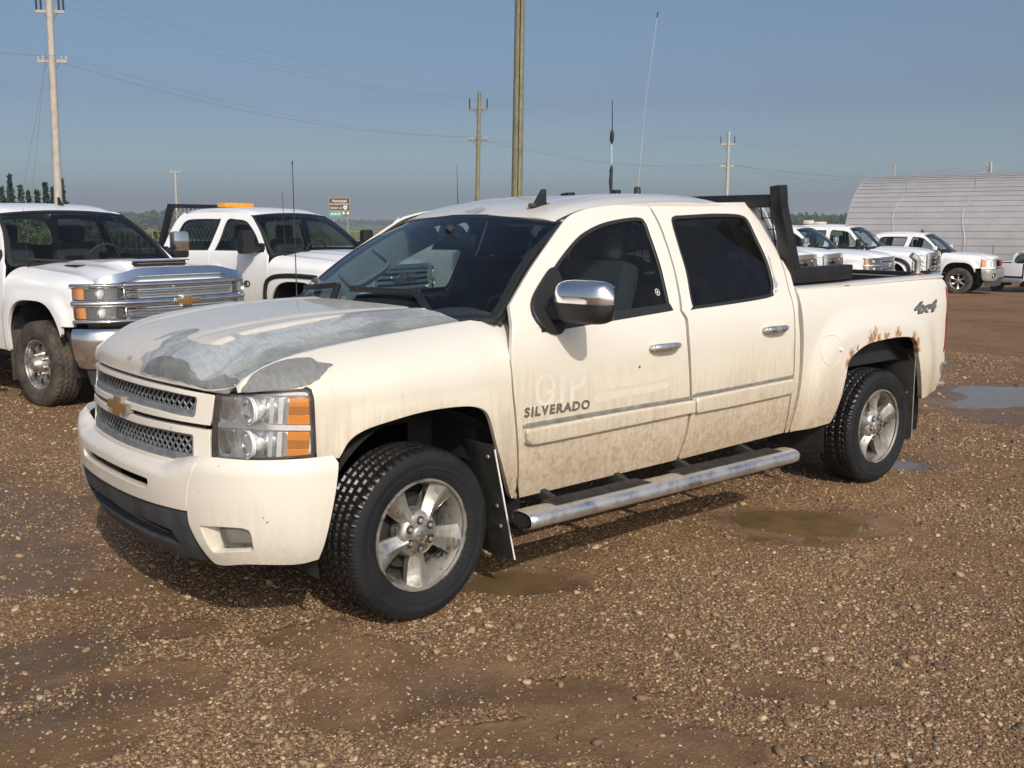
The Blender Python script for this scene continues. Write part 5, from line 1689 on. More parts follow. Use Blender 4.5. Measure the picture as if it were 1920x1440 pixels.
# loose pebbles: one scatter, dense near by, thinning with distance
def pebbles(N=260000):
    r = CAM[:2]
    dist = 1.6+14.0*rng.random(N*3)**1.55
    ang = YAW+(rng.random(N*3)-.5)*R(68)
    x = r[0]+dist*np.cos(ang); y = r[1]+dist*np.sin(ang)
    m = mudmask(x, y)
    pud = 0
    for p, rx, ry, d in PUD: pud = np.maximum(pud, blob(x, y, p, rx, ry))
    dens_ = (.20+.80*(1-m))*(.35+.65*ss(-.12, .12, fbm(x*1.1+9, y*1.1+2, 4)))*(1-.96*ss(.25, .55, pud))
    keep = rng.random(N*3) < dens_
    x, y = x[keep][:N], y[keep][:N]
    n = len(x)
    dd = np.hypot(x-r[0], y-r[1])
    sc = .0035*np.exp(.42*rng.standard_normal(n))*(1+.055*np.maximum(dd-3, 0))
    big = rng.random(n) < .022
    sc[big] *= 2.3
    z = gh(x, y)+sc*.15
    me = bpy.data.meshes.new('pebbles')
    me.from_pydata(np.stack([x, y, z], -1).tolist(), [], [])
    for nm, v in (('psize', np.clip(sc, .0022, .022)), ('pcol', rng.random(n))):
        q = me.attributes.new(nm, 'FLOAT', 'POINT'); q.data.foreach_set('value', v)
    t = NT('pebble_stone')
    a = t.n('Attribute', attribute_name='pcol', attribute_type='INSTANCER').outputs['Fac']
    c = t.ramp(a, [(.0, (0.063, 0.048, 0.033)), (.20, (0.128, 0.083, 0.050)), (.45, (0.219, 0.140, 0.077)), (.65, (0.306, 0.195, 0.104)), (.82, (0.409, 0.276, 0.157)), (.93, (0.567, 0.421, 0.257)), (.965, (0.242, 0.208, 0.155)), (1.0, (0.685, 0.537, 0.352))])
    c = t.mix(c, (0.188, 0.121, 0.068), t.math('MULTIPLY', t.ramp(t.noise(t.geo(), 90, 3), [(.35, 0), (.7, 1)]), .6))
    t.bsdf(color=c, rough=t.ramp(t.noise(t.geo(), 2.0, 3), [(.4, .75), (.65, .40)]), spec=.4)
    o = link('pebbles', me, None, t.m); tag(o, 'loose brown and tan pebbles strewn over the lot', kind='stuff')
    ng = bpy.data.node_groups.new('pebble_scatter', 'GeometryNodeTree')
    ng.interface.new_socket('Geometry', in_out='INPUT', socket_type='NodeSocketGeometry')
    ng.interface.new_socket('Geometry', in_out='OUTPUT', socket_type='NodeSocketGeometry')
    nd, L = ng.nodes, ng.links.new
    gi, go = nd.new('NodeGroupInput'), nd.new('NodeGroupOutput')
    ico = nd.new('GeometryNodeMeshIcoSphere'); ico.inputs['Radius'].default_value = 1; ico.inputs['Subdivisions'].default_value = 2
    sp_ = nd.new('GeometryNodeSetPosition'); nz = nd.new('ShaderNodeTexNoise'); nz.inputs['Scale'].default_value = 1.1; nz.inputs['Detail'].default_value = 1
    sub = nd.new('ShaderNodeVectorMath'); sub.operation = 'SUBTRACT'; sub.inputs[1].default_value = (.5, .5, .5)
    mul = nd.new('ShaderNodeVectorMath'); mul.operation = 'SCALE'; mul.inputs['Scale'].default_value = 1.1
    L(nz.outputs['Color'], sub.inputs[0]); L(sub.outputs[0], mul.inputs[0]); L(mul.outputs[0], sp_.inputs['Offset']); L(ico.outputs[0], sp_.inputs[0])
    tr = nd.new('GeometryNodeTransform'); tr.inputs['Scale'].default_value = (1.25, .95, .62)
    L(sp_.outputs[0], tr.inputs[0])
    sm_ = nd.new('GeometryNodeSetShadeSmooth'); L(tr.outputs[0], sm_.inputs[0])
    mt = nd.new('GeometryNodeSetMaterial'); mt.inputs['Material'].default_value = t.m; L(sm_.outputs[0], mt.inputs[0])
    ip = nd.new('GeometryNodeInstanceOnPoints')
    L(gi.outputs[0], ip.inputs['Points']); L(mt.outputs[0], ip.inputs['Instance'])
    rv_ = nd.new('FunctionNodeRandomValue'); rv_.data_type = 'FLOAT_VECTOR'; rv_.inputs[0].default_value = (-.5, -.5, 0); rv_.inputs[1].default_value = (.5, .5, 6.28)
    L(rv_.outputs[0], ip.inputs['Rotation'])
    na = nd.new('GeometryNodeInputNamedAttribute'); na.data_type = 'FLOAT'; na.inputs['Name'].default_value = 'psize'
    L(na.outputs['Attribute'], ip.inputs['Scale'])
    L(ip.outputs[0], go.inputs[0])
    md = o.modifiers.new('scatter', 'NODES'); md.node_group = ng
    return o
pebbles()
# ------------------------------------------------------------------ parked white trucks behind
def steel_wheel(parent, Rt=.41, wd=.27, rr=.225, holes=8, alloy=False, tread=False):
    w = link('wheel', None, parent); w.empty_display_size = .1
    t = tyre_mesh(Rt, wd, rr+.02, lugs=44, sub=5, tread=tread, seg=56)
    t.materials.clear(); t.materials.append(M['tyre_muddy']); t.materials.append(M['tyre_muddy'])
    link('tyre', t, w)
    MB().lathe([(.100, rr), (.112, rr+.004), (.112, rr+.013), (.10, rr+.015), (.09, rr-.005), (.04, rr-.02), (-.09, rr-.02)], 48).build('rim', M['alloy_clean'], w)
    if alloy:
        MB().lathe([(-.02, 0), (-.02, rr-.015)], 32).build('wheel_back', M['dark'], w)
        for k in range(6):
            m_ = MB(); spoke(m_, R(90)+k*math.pi/3, .05, rr+.004, .022, .040, .078, .092, .04, .010); m_.build('spoke', M['alloy_clean'], w, angle=22)
        MB().lathe([(.06, .075), (.088, .07), (.094, .05), (.096, 0)], 24).build('hub', M['alloy_clean'], w)
    else:
        MB().lathe([(.030, rr-.012), (.050, rr-.03), (.072, rr-.055), (.075, .12), (.060, .095), (.060, .078)], 48).build('wheel_disc', M['alloy'], w)
        for k in range(holes):
            a = k*2*math.pi/holes
            c = np.array([.158*math.cos(a), 0, .158*math.sin(a)])
            e1, e2 = np.array([math.cos(a), 0, math.sin(a)]), np.array([-math.sin(a), 0, math.cos(a)])
            el = [(.030*math.cos(q), .021*math.sin(q)) for q in np.linspace(0, 2*np.pi, 14, endpoint=False)]
            MB().prism(el, .064, .0755, (c, e1, e2, (0, 1, 0))).build('hand_hole', M['dark'], w)
        MB().lathe([(.055, .082), (.105, .080), (.125, .066), (.150, .060), (.165, .045), (.168, 0)], 28).build('hub', M['alloy'], w)
        for k in range(8):
            a = R(11)+k*math.pi/4
            c = np.array([.098*math.cos(a), 0, .098*math.sin(a)])
            MB().lathe([(.055, .012), (.098, .012), (.104, .008), (.105, 0)], 6, c=c).build('lug_nut', M['chrome_dirty'], w)
    return w

STY = dict(
    chevy=dict(wb=3.90, fo=.98, zf=1.235, zc=1.335, zb=1.345, zr=1.935, Rt=.41, arch=(.50, .60), fl=.030, flp=5.0),
    gmc=dict(wb=3.90, fo=.98, zf=1.250, zc=1.340, zb=1.345, zr=1.945, Rt=.41, arch=(.50, .58), fl=.034, flp=5.5),
    ford=dict(wb=3.95, fo=.98, zf=1.300, zc=1.385, zb=1.330, zr=2.000, Rt=.41, arch=(.52, .62), fl=.030, flp=2.6),
    sierra=dict(wb=3.645, fo=.97, zf=1.130, zc=1.265, zb=1.262, zr=1.875, Rt=.40, arch=(.49, .56), fl=.034, flp=3.0))

def row_truck(style, label, loc, head, paint_m='white', bed=True, mirror='tow', detail=1, glassm='glass_row', group=None):
    s_ = STY[style]
    wb, fo, zf, zc, zb, zr, Rt, arch, fl, flp = [s_[k] for k in ('wb', 'fo', 'zf', 'zc', 'zb', 'zr', 'Rt', 'arch', 'fl', 'flp')]
    PM = M[paint_m]
    Tt = empty('pickup_truck', loc, head)
    tag(Tt, label, 'pickup truck', group)
    pc = Cub([.28, .50, .75, 1.0, zb-.16, zb-.06, zb, zb+.04, zr-.22, zr-.11, zr-.05, zr-.02, zr],
             [.90, .945, .968, .975, .970, .958, .942, .920, .755, .695, .662, .635, .585])
    pb = Cub([.28, .50, .75, 1.0, 1.2, 1.33, 1.40], [.89, .93, .952, .958, .955, .94, .90])
    tp_ = Cub([-8, fo-.62, fo-.46, fo-.33, fo-.22, fo-.12], [0, 0, -.015, -.045, -.12, -.24])
    xA, xB, xC = -.52, -1.66, -2.62
    xR = -(wb+1.02)
    def y_(x, z, b=False):
        x, z = np.broadcast_arrays(np.asarray(x, float), np.asarray(z, float))
        return (pb(z) if b else pc(z))+tp_(x)+bulge(x, z, -.0, .62, .30, .82, fl, flp, .84)+bulge(x, z, -wb, .68, .30, .86, fl, flp, .84)
    def SD(u, v):
        u, v = np.broadcast_arrays(np.asarray(u, float), np.asarray(v, float))
        return np.stack([u, y_(u, v), v], -1)
    def BD(u, v):
        u, v = np.broadcast_arrays(np.asarray(u, float), np.asarray(v, float))
        return np.stack([u, y_(u, v, True), v], -1)
    zsm = Cub([-.7, -.4, 0, .4, fo-.30, fo-.22, fo-.14], [zc-.02, zc-.035, zc-.06, zc-.085, zf-.03, zf-.055, zf-.10])
    Zl, Vt = zf-.14, zf+.22
    ysm = .80
    def FD(u, v):
        u, v = np.broadcast_arrays(np.asarray(u, float), np.asarray(v, float))
        t = np.clip((v-Zl)/(Vt-Zl), 0, 1)
        low = v <= Zl
        y1 = y_(u, Zl)
        yy = np.where(low, y_(u, v), ysm+(y1-ysm)*(1-np.sin(t*np.pi/2)**2.2))
        zz = np.where(low, v, Zl+(zsm(u)-Zl)*np.sin(t*np.pi/2)**.85)
        return np.stack([u, yy, zz], -1)
    def archp(x0, a, b, n=22, z0=None):
        q = np.linspace(0, np.pi, n); p = .62
        return [(x0-a*np.sign(math.cos(k))*abs(math.cos(k))**p, Rt*.55+(b+Rt*.45)*abs(math.sin(k))**p) for k in q]
    rs = .05 if detail else .08
    bs = {'sierra': .17, 'ford': .05}.get(style, .08)
    ar = archp(0, *arch)
    ar_f = [(x, z) for x, z in ar]
    hx = fo-.37
    fend = [(hx, .79, 1), (hx, zf-.06, 1), (fo-.24, zf-.03, 1), (fo-.20, Vt, 1), (.3, Vt), (-.3, Vt), (-.42, Vt, 1), (xA+.02, zc-.01), (xA+.008, 1.1), (xA+.008, .50, 1)]
    af = [p for p in ar_f if p[1] > .50]
    fo_ = smooth(fend+[(af[0][0], .50, 1)]+af[1:-1]+[(min(af[-1][0], hx-.01), .79, 1)], step=.05)
    sides = []
    f1 = panel('fender', FD, fo_, PM, Tt, res=rs, hem=.03); sides.append(f1)
    d1 = smooth([(xA-.008, .50, 1), (xA-.008, 1.1), (xA-.012, zb-.04, 1), (xA-.26, zb+.22), (-1.02, zr-.17), (-1.14, zr-.115), (-1.30, zr-.09), (xB+bs, zr-.082, 1), (xB+.025, zb+.05), (xB+.012, zb-.1), (xB+.012, .8), (xB+.03, .50, 1)], step=.06)
    wn1 = smooth([(xA-.14, zb+.015, 1), (xA-.34, zb+.22), (-1.06, zr-.235), (-1.18, zr-.185), (-1.35, zr-.170), (xB+bs+.06, zr-.180), (xB+bs*.4+.085, zb+.18), (xB+.085, zb+.012, 1)], step=.05)
    d2 = smooth([(xB+.018, .50, 1), (xB, .8), (xB, zb-.1), (xB+.013, zb+.05), (xB+bs-.012, zr-.082, 1), (-2.10, zr-.080), (xC+.22, zr-.095), (xC+.10, zr-.20), (xC+.02, zb), (xC, .9), (xC+.04, .50, 1)], step=.06)
    wn2 = smooth([(xB-.045, zb+.012, 1), (xB-.045+bs*.4, zb+.18), (xB-.055+bs*.8, zr-.180), (xB-.13+bs*.8, zr-.165), (-2.1, zr-.162), (xC+.26, zr-.185), (xC+.18, zr-.30), (xC+.12, zb+.03), (xC+.16, zb+.005)], step=.05)
    for nm, dd, ww in (('front_door', d1, wn1), ('rear_door', d2, wn2)):
        dr = panel(nm, SD, dd, PM, Tt, holes=[ww], res=rs, hem=.02); sides.append(dr)
        panel('window_glass', off(SD, -.012, OUT), inset(ww, -.004), M[glassm], dr, res=.15, hem=0)
        panel('window_seal', off(SD, -.002, OUT), inset(ww, -.002), M['trim'], dr, holes=[inset(ww, .020)], res=.08, hem=.012)
        hx_ = (dd[:, 0].min()+.13, zb-.20)
        if detail:
            hp_ = SD(np.array([hx_[0]]), np.array([hx_[1]]))[0]
            MB().box(hp_+np.array([0, .012, 0]), (.20, .035, .035), bev=.012).build('door_handle', PM, dr)
    cc = smooth([(xC+.032, .50, 1), (xC-.008, .9), (xC+.012, zb), (xC+.09, zr-.20), (xC+.20, zr-.09, 1), (xC+.12, zr-.10), (xC+.03, zr-.22), (xC-.05, zb), (xC-.07, .9), (xC-.05, .50, 1)], step=.06)
    sides.append(panel('cab_corner', SD, cc, PM, Tt, res=rs, hem=.05))
    if bed:
        ab = [p for p in archp(-wb, arch[0]+.02, arch[1]+.02) if p[1] > .52]
        bo = smooth([(xC-.06, .52, 1), (xC-.08, .9), (xC-.06, 1.36, 1), (xR+.03, 1.37), (xR, 1.33), (xR-.01, .60, 1), (ab[0][0], .55, 1)]+ab[1:-1]+[(ab[-1][0], .52, 1)], step=.06)
        bsd = panel('bed_side', BD, bo, PM, Tt, res=rs, hem=.05); sides.append(bsd)
        panel('tail_lamp', off(BD, .004, OUT), smooth([(xR+.09, 1.28), (xR+.09, .86), (xR, .86), (xR, 1.28)]), M['red_lens'], bsd, res=.1, hem=.01)
        bb = empty('cargo_box', parent=Tt)
        MB().box(((xC+xR)/2, 0, .80), (abs(xR-xC)-.1, 1.6, .04)).build('bed_floor', M['bedliner'], bb)
        MB().box((xR, 0, 1.08), (.05, 1.62, .56), bev=.01).build('tailgate', PM, bb)
        for s in (1, -1):
            MB().box(((xC+xR)/2-.03, s*.88, 1.365), (abs(xR-xC)-.10, .12, .03), bev=.008).build('bed_rail', PM, bb)
            MB().box(((xC+xR)/2-.03, s*.83, 1.08), (abs(xR-xC)-.12, .03, .56)).build('bed_inner_wall', M['bedliner'], bb)
        MB().box((xR-.12, 0, .62), (.14, 1.8, .2), bev=.03).build('rear_bumper', M['chrome_dirty'], Tt)
    for o in sides: mirror_tree(o)
    # hood
    hx2 = Cub([0, .03, .08, .15, .26, .42, .80, 1.20, 1.50], [fo-.08, fo-.085, fo-.11, fo-.17, fo-.28, fo-.43, fo-.80, fo-1.20, fo-1.50])
    hz2 = Cub([0, .03, .08, .15, .26, .42, .80, 1.20, 1.50], [zf-.10, zf-.055, zf-.012, zf+.022, zf+.045, zf+.062, zf+.085, zf+.098, zf+.10])
    pl2 = Cub([0, .3, .6, .8, .9], [0, .01, .05, .11, .15])
    def HD(u, v):
        u, v = np.broadcast_arrays(np.asarray(u, float), np.asarray(v, float))
        w = 1-ss(.02, .8, u); a = np.abs(v); x = hx2(u)-pl2(a)*w
        t = a/ysm
        g = .78*(1-ss(.58, .92, t))+.22*(1-np.minimum(t, 1)**2)
        dome = .018*(1-ss(.30, .42, a))*ss(.15, .5, u)
        e_ = np.minimum(zsm(x), hz2(u)+.01)
        return np.stack([x, v, e_+(hz2(u)-e_)*g+dome], -1)
    rb_ = fo+.40
    ho = smooth(sym([(0, 0), (0, .4), (0, .70), (.004, ysm-.012, 1), (.6, ysm-.008), (rb_+.04, ysm-.008, 1), (rb_-.02, .4), (rb_-.04, 0)]) if False else [(0, -.70), (0, -.4), (0, 0), (0, .4), (0, .70), (.006, ysm-.012, 1), (.6, ysm-.008), (rb_+.04, ysm-.008, 1), (rb_-.03, .4), (rb_-.05, 0), (rb_-.03, -.4), (rb_+.04, -ysm+.008, 1), (.6, -ysm+.008), (.006, -ysm+.012, 1)], step=.06)
    hd = panel('hood', HD, ho, PM, Tt, res=rs, out=(0, 0, 1), hem=.03)
    # screen, roof
    def WR(u, v):
        u, v = np.broadcast_arrays(np.asarray(u, float), np.asarray(v, float))
        yb_, yt_ = u*.905, u*.712
        y = yb_+(yt_-yb_)*v
        xb = -.36-.17*np.abs(u)**2.4; xt_ = -1.05-.05*np.abs(u)**2.2
        z0, z1 = zc-.03+.02*np.abs(u)**2, zr-.088-.035*np.abs(u)**2.2
        bow = .03*np.sin(np.pi*np.clip(v, 0, 1))
        return np.stack([xb+(xt_-xb)*v+bow*.8, y, z0+(z1-z0)*v+bow], -1)
    wsc = panel('windshield', WR, wo, M[glassm], Tt, res=.10, out=(1, 0, 1), hem=0)
    panel('windshield_frit', off(WR, .002, (1, 0, 1)), fr_out, M['trim'], wsc, holes=[fr_in], res=.08, out=(1, 0, 1), hem=.02)
    rzc = Cub([-1.00, -1.10, -1.22, -1.45, -1.8, -2.2, -2.45, -2.56], [zr-.105, zr-.072, zr-.042, zr-.012, zr, zr-.006, zr-.025, zr-.06])
    def RF(u, v):
        u, v = np.broadcast_arrays(np.asarray(u, float), np.asarray(v, float))
        t = np.abs(v)/.665
        return np.stack([u, v, rzc(u+.04*t**2*ss(-1.7, -1, u))-.022*t**2-.040*ss(.74, 1.06, t)**1.3], -1)
    rh = [(-1.055, 0), (-1.07, .4), (-1.115, .645, 1), (-1.3, .664), (-1.8, .672), (-2.3, .662), (-2.50, .60), (-2.56, .5)]
    rf = panel('roof', RF, smooth(rh+[(-2.57, 0)]+[(a[0], -a[1], *a[2:]) for a in rh[:0:-1]], step=.06), PM, Tt, res=rs, out=(0, 0, 1), hem=.04)
    def CW(u, v):
        u, v = np.broadcast_arrays(np.asarray(u, float), np.asarray(v, float))
        return np.stack([-.35-.20*(np.abs(u)/.775)**2.4+.20*v, u, zc-.035-.03*v+.015*np.abs(u)], -1)
    panel('cowl', CW, smooth([(-.76, -.03, 1), (0, -.03), (.76, -.03, 1), (.74, .5, 1), (0, .8), (-.74, .5, 1)], step=.08), M['black'], Tt, res=.1, out=(0, 0, 1), hem=.02)
    for y0 in (.45, -.22):
        q0 = WR(np.array([y0/.77]), np.array([.01]))[0]+[.03, 0, .02]; q1 = WR(np.array([(y0-.42)/.77]), np.array([.055]))[0]+[.02, 0, .02]
        MB().bar(q0, q1, .025, .02).build('wiper', M['black'], Tt)
    # back of cab with window, floor, seats
    def CBK(u, v):
        u, v = np.broadcast_arrays(np.asarray(u, float), np.asarray(v, float))
        return np.stack([xC-.04+.14*ss(zb, zr-.05, v)**1.3, u, v], -1)
    cbo = smooth([(-.90, .62, 1), (-.90, zb-.05), (-.68, zr-.14), (-.57, zr-.07), (0, zr-.055), (.57, zr-.07), (.68, zr-.14), (.90, zb-.05), (.90, .62, 1)], step=.08)
    cbh = smooth([(-.66, zb+.05), (-.58, zr-.20), (0, zr-.17), (.58, zr-.20), (.66, zb+.05), (0, zb+.03)], step=.08)
    cb = panel('cab_back', CBK, cbo, PM, Tt, holes=[cbh], res=.1, out=(-1, 0, 0), hem=.02)
    panel('rear_window', CBK, cbh, M[glassm], cb, res=.2, out=(-1, 0, 0), hem=0)
    cabn = empty('cabin', parent=Tt)
    MB().box((-1.5, 0, .62), (2.2, 1.7, .05)).build('cab_floor', M['interior'], cabn)
    MB().box((-.72, 0, zb-.13), (.42, 1.45, .22), bev=.05).build('dashboard', M['interior'], cabn)
    for y in (.38, -.38):
        st = empty('seat', parent=cabn)
        MB().bar((-1.42, y, .95), (-1.60, y, zb+.16), .52, .16, up=(1, 0, .3), bev=.06).build('backrest', M['seat'], st)
        MB().box((-1.61, y, zb+.26), (.10, .28, .19), bev=.045).build('headrest', M['seat'], st)
    st = empty('seat', parent=cabn)
    MB().bar((-2.30, 0, .95), (-2.46, 0, zb+.12), 1.35, .14, up=(1, 0, .3), bev=.06).build('backrest', M['seat'], st)
    cw_ = np.array([-1.00, .38, zb-.02])
    MB().tube(cw_+.185*(np.cos(th)[:, None]*e1+np.sin(th)[:, None]*e2), .015, 6, closed=True).build('steering_wheel', M['interior'], cabn)
    MB().box(WR(np.array([.0]), np.array([.80]))[0]+[-.09, 0, -.03], (.03, .24, .07), bev=.02).build('rear_view_mirror', M['interior'], cabn)
    for s in (1, -1):
        for nm, dd, ww in (('a', d1, wn1), ('b', d2, wn2)):
            panel('window_surround', lambda u, v, s=s: SD(u, v)*np.array([1, s, 1])-np.array([0, .04*s, 0]), inset(ww, -.05), M['interior'], cabn, holes=[inset(ww, .01)], res=.1, out=(0, s, 0), hem=0)
        panel('door_card', lambda u, v, s=s: SD(u, v)*np.array([1, s, 1])-np.array([0, .06*s, 0]), np.array([(-.55, .6), (-2.55, .6), (-2.55, zb), (-.62, zb)]), M['interior'], cabn, res=.2, out=(0, s, 0), hem=0)
    # front plan
    pg = Path2([(fo, 0), (fo-.006, .2), (fo-.025, .42), (fo-.07, .62), (fo-.14, .76), (fo-.25, .875), (fo-.37, .942), (fo-.5, .97)])
    GR = plan_surf(pg, lambda z, a: 0*z, .10 if style != 'ford' else .03)
    XO = (1, 0, 0)
    gp = lambda nm, o, mat, d=0.0, parent=None, holes=(), hem=.03, res=.05: panel(nm, off(GR, d, XO) if (callable(d) or d) else GR, o, mat, parent or Tt, holes=holes, res=res, out=XO, hem=hem)
    rc = lambda a, b, c, d: np.array([(a, c), (b, c), (b, d), (a, d)])
    cvx = lambda d, z0, z1, h=.022: (lambda u, v: d+h*(1-((np.asarray(v)-(z0+z1)/2)/((z1-z0)/2))**2)+0*np.asarray(u))
    gr = empty('grille', parent=Tt)
    zt = zf-.055
    def mesh_fill(u0, u1, z0, z1, mat, bars=0, diag=True):
        gp('grille_back', rc(u0, u1, z0, z1), M['dark'], -.05, gr, hem=0, res=.1)
        for k in range(bars):
            z = z0+(z1-z0)*(k+.5)/bars
            gp('grille_bar', rc(u0, u1, z-(z1-z0)*.16/bars*1.6, z+(z1-z0)*.16/bars*1.6), mat, -.015, gr, hem=.03, res=.08)
    if style == 'chevy':
        zo = zf-1.235
        A = lambda z: z+zo
        gp('chrome_top', rc(-.60, .60, A(1.125), A(1.185)), M['chrome'], cvx(.004, A(1.125), A(1.185)), gr, res=.02)
        for z0, z1 in ((1.035, 1.120), (.865, .955)):
            gp('grille_frame', rc(-.60, .60, A(z0), A(z1)), M['chrome'], .002, gr, holes=[rc(-.585, .585, A(z0+.012), A(z1-.012))])
            gp('grille_back', rc(-.60, .60, A(z0), A(z1)), M['dark'], -.05, gr, hem=0, res=.1)
            if detail:
                mb = MB(); MF = off(GR, -.008, XO)
                for k in range(96):
                    u0 = -.60+k*.0128
                    for sg in (1, -1):
                        t_ = np.linspace(0, 1, 4); uu = u0+sg*(z1-z0)*.9*(t_-.5); vv = A(z0+.008+(z1-z0-.016)*t_)
                        mb.tube(MF(uu, vv), .0026, 3, cap=False)
                mb.build('mesh_insert', M['mesh_steel'], gr, angle=60)
            for k in range(2): gp('grille_bar', rc(-.59, .59, A(z0+.026+.03*k), A(z0+.031+.03*k)), M['chrome'], .0, gr, hem=.01, res=.1)
        gp('chrome_bar', rc(-.62, .62, A(.962), A(1.028)), M['chrome'], cvx(.006, A(.962), A(1.028)), gr, res=.02)
        gp('chrome_lower', rc(-.62, .62, A(.815), A(.858)), M['chrome'], cvx(.0, A(.815), A(.858)), gr, res=.02)
        ec_ = GR(np.array([0.0]), np.array([A(.995)]))[0]
        fr_ = (ec_+np.array([.022, 0, 0]), (0, 1, 0), (0, 0, 1), (1, 0, 0))
        MB().prism(bowtie(.30, .115), -.02, .010, fr_).build('emblem', M['chrome'], Tt, bevel=.003)
        MB().prism(bowtie(.265, .085), .008, .016, fr_).build('emblem_face', M['gold'], Tt, bevel=.002)
        for s in (1, -1):
            hl = empty('headlight', parent=Tt)
            sg = lambda a, b: (a, b) if s > 0 else (-b, -a)
            for z0, z1 in ((1.030, 1.135), (.860, .965)):
                u0, u1 = sg(.625, 1.06)
                gp('lamp_back', rc(u0, u1, A(z0), A(z1)), M['lamp_dark'], -.035, hl, hem=0)
                gp('lens', rc(u0, u1, A(z0), A(z1)), M['lens'], .002, hl, hem=.02)
                u0, u1 = sg(.955, 1.045)
                gp('turn_lamp', rc(u0, u1, A(z0+.008), A(z1-.008)), M['amber'], -.008, hl, hem=.01)
                pcn = GR(np.array([s*.79]), np.array([A((z0+z1)/2)]))[0]-[.012, 0, 0]
                MB().lathe([(.012, .052), (.018, .048), (.012, .040), (.004, .036)], 28, axis='x', c=pcn-[.02, 0, 0]).build('lamp_ring', M['chrome'], hl)
                MB().lathe([(-.02, .038), (.004, .036), (.016, .024), (.020, 0)], 24, axis='x', c=pcn-[.02, 0, 0]).build('projector', M['reflector_grey'], hl)
            u0, u1 = sg(.62, 1.07)
            for z0, z1 in ((1.138, 1.175), (.968, 1.026), (.815, .856)):
                gp('lamp_trim', rc(u0, u1, A(z0), A(z1)), M['chrome'], cvx(.002, A(z0), A(z1)), hl, res=.02)
    elif style in ('gmc', 'sierra'):
        z0, z1 = (.84, zt) if style == 'gmc' else (.80, zt)
        uw = .56 if style == 'gmc' else .50
        gp('grille_frame', rc(-uw, uw, z0, z1), M['chrome'], .012, gr, holes=[rc(-uw+.045, uw-.045, z0+.03, z1-.05)])
        mesh_fill(-uw+.04, uw-.04, z0+.03, z1-.05, M['chrome'] if style == 'gmc' else M['black'], 4)
        me = text_mesh('GMC', .17, .02, 'grille_letters', bold=.006)
        a = np.zeros(len(me.vertices)*3); me.vertices.foreach_get('co', a); a = a.reshape(-1, 3)
        cx = (a[:, 0].min()+a[:, 0].max())/2
        zm_ = (z0+z1)/2-.05
        pg0 = GR(np.array([0.0]), np.array([zm_]))[0]
        link('grille_letters', map_mesh(me, lambda q: np.stack([pg0[0]+.03+q[:, 2], q[:, 0]-cx, zm_+q[:, 1]], -1)), gr, M['chrome'] if style == 'gmc' else M['red_plain'])
        for s in (1, -1):
            hl = empty('headlight', parent=Tt)
            sg = lambda a, b: (a, b) if s > 0 else (-b, -a)
            u0, u1 = sg(uw+.015, 1.06)
            gp('lamp_back', rc(u0, u1, z0+.02, z1), M['reflector_grey'], -.04, hl, hem=0)
            gp('lens', rc(u0, u1, z0+.02, z1), M['lens'], .002, hl, hem=.02)
            u2, u3 = sg(.90, 1.04)
            gp('turn_lamp', rc(u2, u3, z0+.05, z1-.02), M['amber'], -.010, hl, hem=.01)
            for zz in (z0+.11, z1-.09):
                pcn = GR(np.array([s*(uw+.16)]), np.array([zz]))[0]
                MB().lathe([(.012, .06), (.0, .055), (-.03, .03), (-.032, 0)], 20, axis='x', c=pcn-[.02, 0, 0]).build('bowl', M['reflector'], hl)
            gp('lamp_trim', rc(*sg(uw, 1.07), z0-.02, z0+.015), M['chrome'] if style == 'gmc' else PM, .006, hl)
    else:
        z0, z1 = .80, zt+.02
        gp('grille_frame', smooth([(-.52, z0, 1), (.52, z0, 1), (.56, z0+.1), (.56, z1-.06), (.50, z1), (-.50, z1), (-.56, z1-.06), (-.56, z0+.1)]), M['chrome'], .045, gr, holes=[smooth([(-.45, z0+.06), (.45, z0+.06), (.47, z1-.13), (.42, z1-.09), (-.42, z1-.09), (-.47, z1-.13)])], hem=.06)
        mesh_fill(-.46, .46, z0+.05, z1-.08, M['chrome'], 3)
        pe = GR(np.array([0.0]), np.array([(z0+z1)/2]))[0]
        MB().lathe([(0, .11), (.02, .105), (.024, 0)], 28, axis='x', c=pe+[.03, 0, 0]).build('emblem', M['badge_dark'], Tt)
        for s in (1, -1):
            hl = empty('headlight', parent=Tt)
            sg = lambda a, b: (a, b) if s > 0 else (-b, -a)
            u0, u1 = sg(.59, 1.05)
            gp('lamp_back', rc(u0, u1, z0+.02, z1-.05), M['reflector_grey'], -.04, hl, hem=0)
            gp('lens', rc(u0, u1, z0+.02, z1-.05), M['lens'], .002, hl, hem=.02)
            gp('turn_lamp', rc(*sg(.92, 1.04), z1-.17, z1-.07), M['amber'], -.01, hl, hem=.01)
            for k in range(3):
                pcn = GR(np.array([s*.75]), np.array([z0+.09+.10*k]))[0]
                MB().lathe([(.012, .05), (.0, .045), (-.03, .02), (-.032, 0)], 16, axis='x', c=pcn-[.02, 0, 0]).build('bowl', M['reflector'], hl)
    gp('front_gap', rc(-1.0, 1.0, .72, zf-.06), M['dark'], -.11, Tt, hem=0, res=.1)
    # bumper
    pbm = Path2([(fo+.075, 0), (fo+.07, .3), (fo+.045, .6), (fo-.02, .80), (fo-.14, .935), (fo-.28, .985), (fo-.42, 1.0)])
    bpz = Cub([.36, .42, .50, .66, .74, .775, .80], [-.05, -.02, -.004, 0, -.008, -.03, -.07])
    BMR = plan_surf(pbm, lambda z, a: bpz(z), 0)
    bm_ = M['chrome'] if style != 'sierra' else M['silver_trim']
    ub_ = 1.20
    bo_ = smooth(sym([(0, .775), (.6, .775), (1.0, .780), (ub_, .775, 1), (ub_-.03, .55), (ub_-.08, .43, 1), (.8, .42), (.55, .44), (.5, .50), (0, .50)]), step=.05)
